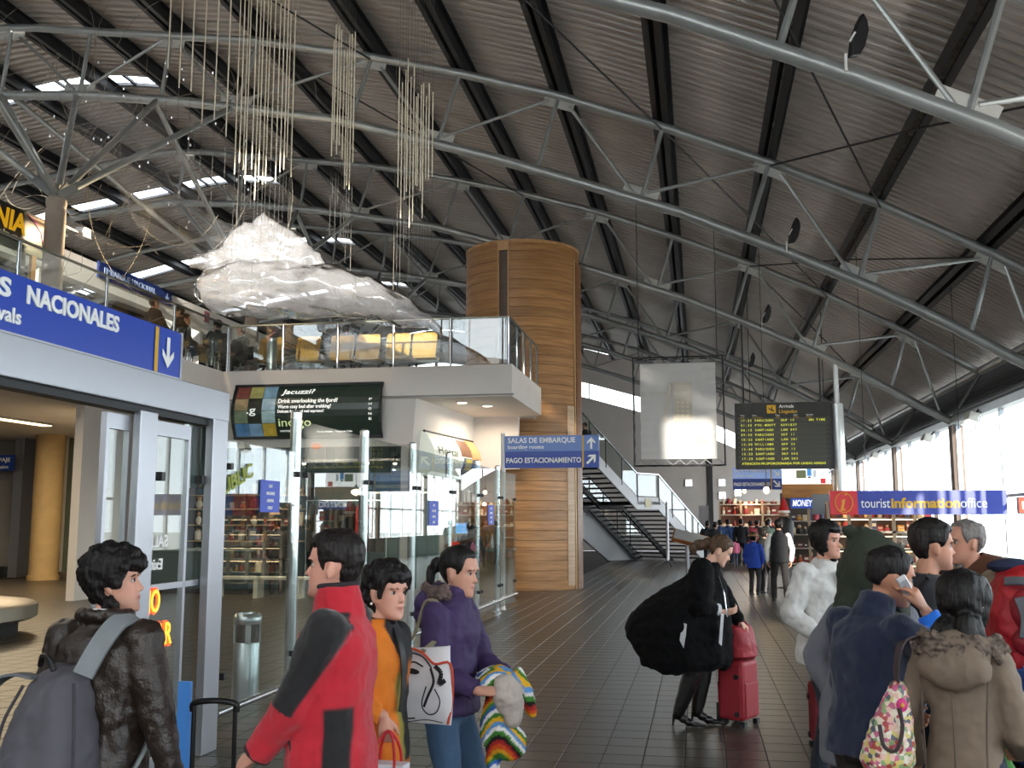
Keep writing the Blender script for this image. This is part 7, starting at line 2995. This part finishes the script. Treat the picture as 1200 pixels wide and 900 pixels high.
# lectern like info stand and white tripod stand near the stairs
o = empty('info_lectern', (-.25, 30, 0), label='sloping wooden information lectern near the staircase', cat='lectern')
T = Matrix.Rotation(R(14), 3, 'Y') @ Matrix.Rotation(R(28), 3, 'X')
MB().box((-.25, 30, 1.16), (1.02, .60, .10), M=T).build('wood_tray', wood_mat('lectern_wood', 'a56a3c', '8a5228', (4, 1, 1), var=0), o)
MB().box(Vector((-.25, 30, 1.16)) + T @ Vector((0, 0, .056)), (.94, .52, .012), M=T).build('panel', mat('lectern_panel', 'a9aaa6', rough=.3), o)
MB().cyl((-.35, 30, .0), (-.35, 30, 1.1), .055, 12).build('post', M_ALU, o, smooth=True)
MB().lathe([(.3, 0), (.28, .03), (.06, .04)], (-.35, 30, 0), 20).build('base', M_ALU, o)
o = empty('tripod_stand', (-1.12, 37.6, 0), label='slim white tripod stand in front of the staircase', cat='stand')
MB().cyl((-1.12, 37.6, .25), (-1.12, 37.6, 2.35), .055, 10).build('pole', mat('stand_white', 'd6d6d8', rough=.3, metal=.3), o, smooth=True)
for a in (200, 320, 80):
    MB().cyl((-1.12, 37.6, .30), (-1.12 + .55 * math.cos(R(a)), 37.6 + .55 * math.sin(R(a)), .02), .025, 8).build('leg', M_CHROME, o, smooth=True)

# steel bin on the balcony
o = empty('steel_post_bin', (-9.05, 20.7, ZS), label='slim steel ash bin on the balcony beside the tan seats', cat='bin')
MB().lathe([(.11, 0), (.11, .70), (.10, .72), (.10, .80), (.11, .82)], (-9.05, 20.7, ZS), 18).build('drum', M_BRUSH, o, smooth=True)
MB().lathe([(.04, .82), (.04, .84)], (-9.05, 20.7, ZS), 12).build('opening', M_BLACK, o)

# ================================================================ SHOPS
# souvenir shop under the balcony
M_TEAL = mat('teal_panel', '4f6f74', rough=.6)
o = empty('wall_shop', (-9.5, 24.9, 0), kind='structure')
for i in range(30):
    MB().bbox(-13.0 + i * .245, -13.0 + i * .245 + .235, 24.85, 24.9, 0, ZB).build('panel', M_TEAL, o)
MB().bbox(-13.0, -5.65, 24.9, 25.0, 0, ZB).build('backing', M_DARK, o)
o = empty('shop_counter', (-11.4, 22.6, 0), label='teal shop counter with glass top behind the partition', cat='counter')
MB().bbox(-12.6, -10.2, 22.4, 23.0, .12, .98).build('front', mat('teal_dark', '2f4a50', rough=.5), o)
MB().bbox(-12.65, -10.15, 22.35, 23.05, .98, 1.04).build('top', mat('counter_top', '8f9a98', rough=.25), o)
MB().bbox(-12.55, -10.25, 22.45, 22.95, 0, .12).build('plinth', M_DARK, o)
o = empty('shop_shelves', (-11.4, 24.5, 0), label='wall shelves of goods behind the teal counter', cat='shelf')
for z in (1.15, 1.55, 1.95, 2.3):
    MB().bbox(-12.8, -9.6, 24.35, 24.8, z, z + .03).build('shelf_board', mat('shelf_cream', 'b5a588', rough=.6), o)
for x in (-12.8, -11.2, -9.6):
    MB().bbox(x - .02, x + .02, 24.35, 24.82, 0, 2.5).build('upright', M_DARK, o)
random.seed(33)
shades = ['c9b9a0', '8c3b3b', 'd8d2c6', '6a5a4c', 'a87f4c', '3f5a78', 'b8584a', 'e0dccf']


HUE = {'c9b9a0': 'sand', '8c3b3b': 'maroon', 'd8d2c6': 'off-white', '6a5a4c': 'brown', 'a87f4c': 'ochre', '3f5a78': 'blue', 'b8584a': 'brick-red', 'e0dccf': 'white', 'b03a30': 'red', 'd8a04c': 'amber', 'e8d8b0': 'cream',
       '7a3a3a': 'wine', '4a4f6a': 'slate-blue', 'd86a3c': 'orange', '3a3a3a': 'black', 'c4545c': 'rose', 'b83a34': 'red', 'd8c9b0': 'beige', 'c4605a': 'coral', 'e8dcc8': 'ivory', '8a2f34': 'crimson'}


def goods(n, xa, xb, y, zs, label, group, name='souvenir', smax=.16):
    for i in range(n):
        x = xa + (xb - xa) * (i // len(zs) + .5) / math.ceil(n / len(zs))
        z = zs[i % len(zs)]
        c = random.choice(shades)
        w, h = random.uniform(.07, smax), random.uniform(.09, smax * 1.5)
        kind = random.choice(('box', 'jar', 'doll'))
        o = empty(name, (x, y, z), label='%s %s, %s from left on %s shelf %s' % (HUE[c], {'box': 'boxed souvenir', 'jar': 'jar', 'doll': 'doll'}[kind], ordn[i // len(zs)], ordn[len(zs) - 1 - i % len(zs)], label), cat='souvenir', group=group)
        m = MB()
        if kind == 'box':
            m.box((0, 0, h / 2), (w, .09, h))
            m.build('carton', mat('goods_' + c, c, rough=.6), o, local=True)
            MB().box((0, -.047, h * .6), (w * .7, .006, h * .3)).build('print', mat('goods_print', 'd8cfb8', rough=.6), o, local=True)
        elif kind == 'jar':
            m.lathe([(w * .35, 0), (w * .5, .02), (w * .5, h * .7), (w * .25, h * .85)], (0, 0, 0), 10)
            m.build('vessel', mat('goods_' + c, c, rough=.4), o, smooth=True, local=True)
            MB().lathe([(w * .27, h * .84), (w * .27, h)], (0, 0, 0), 10).build('lid', mat('goods_lid', '8a7a5c', rough=.4), o, local=True)
        else:
            m.ell((0, 0, h * .32), (w * .45, .05, h * .34), 10, 6)
            m.build('figure_body', mat('goods_' + c, c, rough=.8), o, smooth=True, local=True)
            MB().ell((0, 0, h * .8), (w * .3, .04, h * .2), 8, 6).build('figure_head', mat('goods_head', 'c9a888', rough=.8), o, smooth=True, local=True)


goods(40, -12.7, -9.7, 24.5, (1.18, 1.58, 1.98, 2.33), 'behind the teal counter', 'souvenirs behind the teal counter', smax=.24)
o = empty('garment_display', (-8.3, 23.6, 0), label='large bundle of dark coats with one red coat hanging in the shop', cat='clothing')
MB().cyl((-9.3, 23.6, 2.15), (-7.3, 23.6, 2.15), .02, 8).build('rail', M_CHROME, o)
for x in (-9.3, -7.3):
    MB().cyl((x, 23.6, 0), (x, 23.6, 2.15), .02, 8).build('rail_post', M_CHROME, o)
random.seed(8)
for i in range(11):
    x = -9.15 + i * .17
    c = '8f1a22' if i in (7, 8) else random.choice(['23221f', '2b2a22', '34302a', '1c1d1f'])
    g = empty('hanging_coat', (x, 23.6, 1.0), label='%s coat on the shop rail, %s from the left' % ('red' if i in (7, 8) else 'dark', ordn[i]), cat='clothing', group='coats on the shop rail')
    rg = []
    for z, a, b in ((.95, .06, .30), (1.3, .06, .28), (1.7, .06, .26), (1.95, .05, .24), (2.05, .03, .12), (2.10, .012, .03)):
        rg.append([Vector((x + a * math.cos(t), 23.6 + b * math.sin(t), z)) for t in [2 * PI * j / 12 for j in range(12)]])
    m = MB()
    m.rings(rg)
    m.build('coat', cloth('coat_' + c, c), g, smooth=True)
    MB().tube([(x, 23.6, 2.08), (x, 23.6, 2.16), (x, 23.62, 2.18)], .006, 5).build('hanger_hook', M_CHROME, g)
o = empty('bench', (-9.6, 21.5, 0), label='long white bench standing inside the glass partition', cat='bench')
MB().bbox(-10.7, -8.4, 21.3, 21.75, .40, .46).build('seat', mat('bench_white', 'cfcab8', rough=.5), o, bevel=.01)
for x in (-10.5, -9.55, -8.6):
    MB().bbox(x - .05, x + .05, 21.35, 21.7, 0, .40).build('leg', mat('bench_white', 'cfcab8'), o)
for i, (x, y) in enumerate(((-9.0, 22.6), (-7.5, 22.7), (-6.9, 22.9))):
    o = empty('shop_spot', (x, y, 3.02), label='small glowing spot lamp over the shop, %s' % ['left one', 'middle one', 'right one'][i], cat='lamp', group='spot lamps over the shop')
    MB().cyl((x, y, 3.05), (x, y, ZB), .012, 6).build('stem', M_DARK, o)
    MB().cyl((x, y, 3.0), (x, y, 3.14), .05, 12).build('shade', M_DARK, o)
    MB().ell((x, y, 3.0), (.045, .045, .04), 10, 8).build('bulb', mat('spot_bulb', 'ffe6c4', emit='ffe0b8', estr=14), o, smooth=True)

# cafe bar behind the glass beside the tower
o = empty('cafe_counter', (-5.0, 21.6, 0), label='wooden cafe counter with red strip behind the glass beside the tower', cat='counter')
MB().bbox(-5.5, -4.1, 22.2, 22.8, 0, 1.02).build('front', wood_mat('cafe_wood', '9c8460', '7e6745', (1, 1, 8), var=0), o)
MB().bbox(-5.55, -4.05, 22.12, 22.85, 1.02, 1.07).build('top', mat('counter_top', '8f9a98', rough=.25), o)
MB().bbox(-5.35, -4.9, 22.1, 22.12, 1.10, 1.22).build('red_strip', mat('cafe_red', 'c8302c', emit='d8382c', estr=.6), o)
MB().bbox(-5.35, -4.9, 22.15, 22.6, 1.08, 1.38).build('glass_case', G_PART, o)
MB().bbox(-5.3, -4.95, 22.3, 22.5, 1.40, 1.62).build('blue_lamp_box', mat('cafe_blue', '7fc0ff', emit='7fc0ff', estr=1.2), o)
random.seed(44)
for i in range(10):
    x = -5.45 + i * .13
    g = empty('bottle', (x, 22.65, 1.07), label='small bottle, %s from left on the cafe counter behind the glass' % ordn[i], cat='bottle', group='bottles on the cafe counter')
    c = random.choice(['2a4a30', '5a3a20', 'c9d0d4', '8c2a24', '33506a'])
    MB().lathe([(.035, 0), (.037, .16), (.014, .22), (.014, .29)], (x, 22.65, 1.07), 12).build('glass_body', mat('bottle_' + c, c, rough=.15), g, smooth=True)
    MB().lathe([(.016, .285), (.016, .31)], (x, 22.65, 1.07), 10).build('cap', M_YEL, g, smooth=True)

# kiosk shelves under the tourist sign
M_KF = mat('kiosk_frame', 'a8937a', rough=.45)
M_KG = glass('kiosk_glass', (.93, .95, .95), .8)
kx = [2.86, 3.30, 3.75, 4.25, 4.7, 5.15]
o = empty('souvenir_kiosk', (3.8, 24.6, 0), label='lit glass-fronted souvenir kiosk of shelves under the tourist sign', cat='kiosk')
for x in kx:
    MB().bbox(x - .035, x + .035, 24.0, 24.08, 0, 2.08).build('frame_post', M_KF, o)
for z in (.12, .70, 1.40, 2.02):
    MB().bbox(kx[0], kx[-1], 24.0, 24.07, z, z + .05).build('frame_rail', M_KF, o)
for z in (.40, .72, 1.05, 1.42, 1.72):
    MB().bbox(kx[0], kx[-1], 24.1, 24.55, z, z + .02).build('shelf_board', mat('kiosk_shelf', 'd0c7b8', rough=.4), o)
    MB().bbox(kx[0], kx[-1], 24.12, 24.15, z + .27, z + .285).build('shelf_fill_strip', mat('strip_warm', 'ffe2b0', emit='ffd9a0', estr=6), o)  # glowing strips added to brighten the goods on each shelf
MB().bbox(kx[0], kx[-1], 24.55, 24.62, 0, 2.05).build('back_panel', mat('kiosk_back', '6a564a', rough=.7), o)
MB().bbox(kx[0], kx[-1], 24.0, 24.6, 2.07, 2.12).build('roof', M_KF, o)
MB().bbox(kx[0] + .01, kx[-1] - .01, 23.99, 24.0, 0, .14).build('plinth', M_DARK, o)
for a, b in zip(kx, kx[1:]):
    MB().bbox(a + .04, b - .04, 24.03, 24.036, .75, 1.45).build('pane', M_KG, o)
shades = ['b03a30', 'd8a04c', 'c9b9a0', 'e8d8b0', '7a3a3a', '4a4f6a', 'd86a3c', '3a3a3a', 'c4545c']
goods(75, 2.9, 5.1, 24.32, (.42, .74, 1.07, 1.44, 1.74), 'in the kiosk under the tourist sign', 'souvenirs in the kiosk', smax=.17)
for i, x in enumerate((3.15, 3.75, 4.4)):
    g = empty('table_lamp', (x, 24.25, 1.75), label='small glowing lamp on the top kiosk shelf, %s' % ['left one', 'middle one', 'right one'][i], cat='lamp', group='lamps on the kiosk shelf')
    MB().lathe([(.05, 0), (.02, .02), (.015, .10)], (x, 24.25, 1.75), 10).build('foot', M_BLACK, g)
    MB().lathe([(.13, .08), (.07, .21), (.06, .21)], (x, 24.25, 1.75), 14).build('lamp_shade', mat('lamp_cream', 'ffd9a0', emit='ffcf90', estr=2.2), g, smooth=True)
# second kiosk (money exchange) with wood header, grey corner and red goods
o = empty('exchange_booth', (2.8, 27.8, 0), label='money exchange booth with wooden header and lit shelves', cat='kiosk')
MB().bbox(2.15, 3.42, 27.6, 27.7, 2.26, 2.62).build('wood_header', wood_mat('booth_wood', 'b9803f', '9a6428', (1, 1, 6), var=0), o)
MB().bbox(2.74, 3.3, 26.1, 26.15, 1.83, 2.32).build('grey_panel', mat('booth_grey', '73777a', rough=.4, metal=.3), o)
MB().bbox(2.15, 3.42, 28.3, 28.4, 0, 2.4).build('back_panel', mat('booth_back', '5d564e', rough=.7), o)
for z in (.55, .95, 1.3, 1.65):
    MB().bbox(2.2, 3.4, 27.75, 28.25, z, z + .025).build('shelf_board', mat('kiosk_shelf', 'd0c7b8'), o)
for x in (2.18, 2.8, 3.4):
    MB().bbox(x - .03, x + .03, 27.6, 27.66, 0, 2.3).build('frame_post', M_KF, o)
MB().bbox(2.15, 3.42, 27.6, 27.75, 0, .5).build('low_front', mat('booth_low', '8f8f92', rough=.5), o)
goods(32, 2.22, 3.38, 27.95, (.58, .98, 1.33, 1.68), 'of the exchange booth', 'souvenirs in the exchange booth', smax=.2)
g = empty('red_hat_display', (2.12, 26.9, 0), label='dark jacket on a stand topped with a red pointed hat by the booth', cat='display')
MB().lathe([(.22, 0), (.2, .03), (.02, .04), (.02, 1.3)], (2.12, 26.9, 0), 14).build('stand', M_DARK, g)
m = MB()
m.rings([[Vector((2.12 + a * math.cos(t), 26.9 + b * math.sin(t), z)) for t in [2 * PI * j / 16 for j in range(16)]] for z, a, b in ((1.0, .20, .15), (1.3, .22, .15), (1.6, .24, .14), (1.72, .18, .11), (1.78, .08, .07))])
m.build('jacket', M_BLACK, g, smooth=True)
MB().ell((2.12, 26.9, 1.86), (.10, .10, .11), 12, 8).build('dummy_head', mat('dummy', 'c9a48c', rough=.6), g, smooth=True)
MB().lathe([(.14, 1.90), (.13, 1.94), (.08, 2.1), (.01, 2.28)], (2.12, 26.9, 0), 16).build('red_hat', cloth('hat_red', 'a81c22'), g, smooth=True)
MB().lathe([(.15, 1.87), (.155, 1.90), (.14, 1.93)], (2.12, 26.9, 0), 16).build('white_brim', cloth('brim_white', 'd8d4d0'), g, smooth=True)
# lit stall behind the crowd
o = empty('market_stall', (2.2, 46, 0), label='lit stall of red and white goods behind the distant crowd', cat='kiosk')
MB().bbox(.9, 3.6, 46.0, 46.1, 0, 2.5).build('back_panel', mat('stall_back', '8a5a48', rough=.7), o)
for z in (.9, 1.4, 1.9, 2.35):
    MB().bbox(.9, 3.6, 45.6, 46.0, z, z + .04).build('shelf_board', mat('kiosk_shelf', 'd0c7b8'), o)
for x in (.9, 1.8, 2.7, 3.6):
    MB().bbox(x - .04, x + .04, 45.6, 45.68, 0, 2.5).build('frame_post', M_KF, o)
shades = ['b83a34', 'd8c9b0', 'c4605a', 'e8dcc8', '8a2f34']
goods(33, .95, 3.55, 45.8, (1.44, 1.94, 2.39), 'of the stall behind the crowd', 'goods on the lit stall', smax=.26)
for i, (x, y, z) in enumerate(((1.65, 26.0, 2.42), (1.9, 44, 2.9))):
    g = empty('hanging_lamp', (x, y, z), label='bare glowing bulb %s' % ('over the exchange booth corner' if i == 0 else 'over the distant stall'), cat='lamp')
    MB().ell((x, y, z), (.07, .07, .09), 12, 8).build('bulb', mat('warm_bulb', 'ffdca8', emit='ffcf90', estr=18), g, smooth=True)
    MB().cyl((x, y, z + .08), (x, y, z + .2), .03, 10).build('socket', M_BLACK, g)
    MB().cyl((x, y, z + .2), (x, y, top(x) + DZ + .03), .008, 5).build('cable', M_BLACK, g)
    point_light('bulb_light', (x, y - .15, z), 12, (1, .75, .45))
point_light('stall_light', (2.2, 45.2, 2.4), 35, (1, .75, .5))
o = empty('white_notice_board', (.25, 47, 0), label='tall white notice board behind the crowd by the far wall', cat='sign')
MB().bbox(.0, .45, 47, 47.05, 1.1, 2.35).build('board', mat('notice_white', 'd0d0d2', rough=.5), o)
MB().bbox(.2, .25, 47.05, 47.1, 0, 1.2).build('post', M_CHROME, o)

for _o in bpy.data.objects:
    if _o.name.split('.')[0] in ('lettering', 'printed_patch', 'pale_print', 'frame', 'cladding_ribs') and _o.parent is not None and _o.name.startswith('lettering'):
        _o['kind'] = 'stuff'
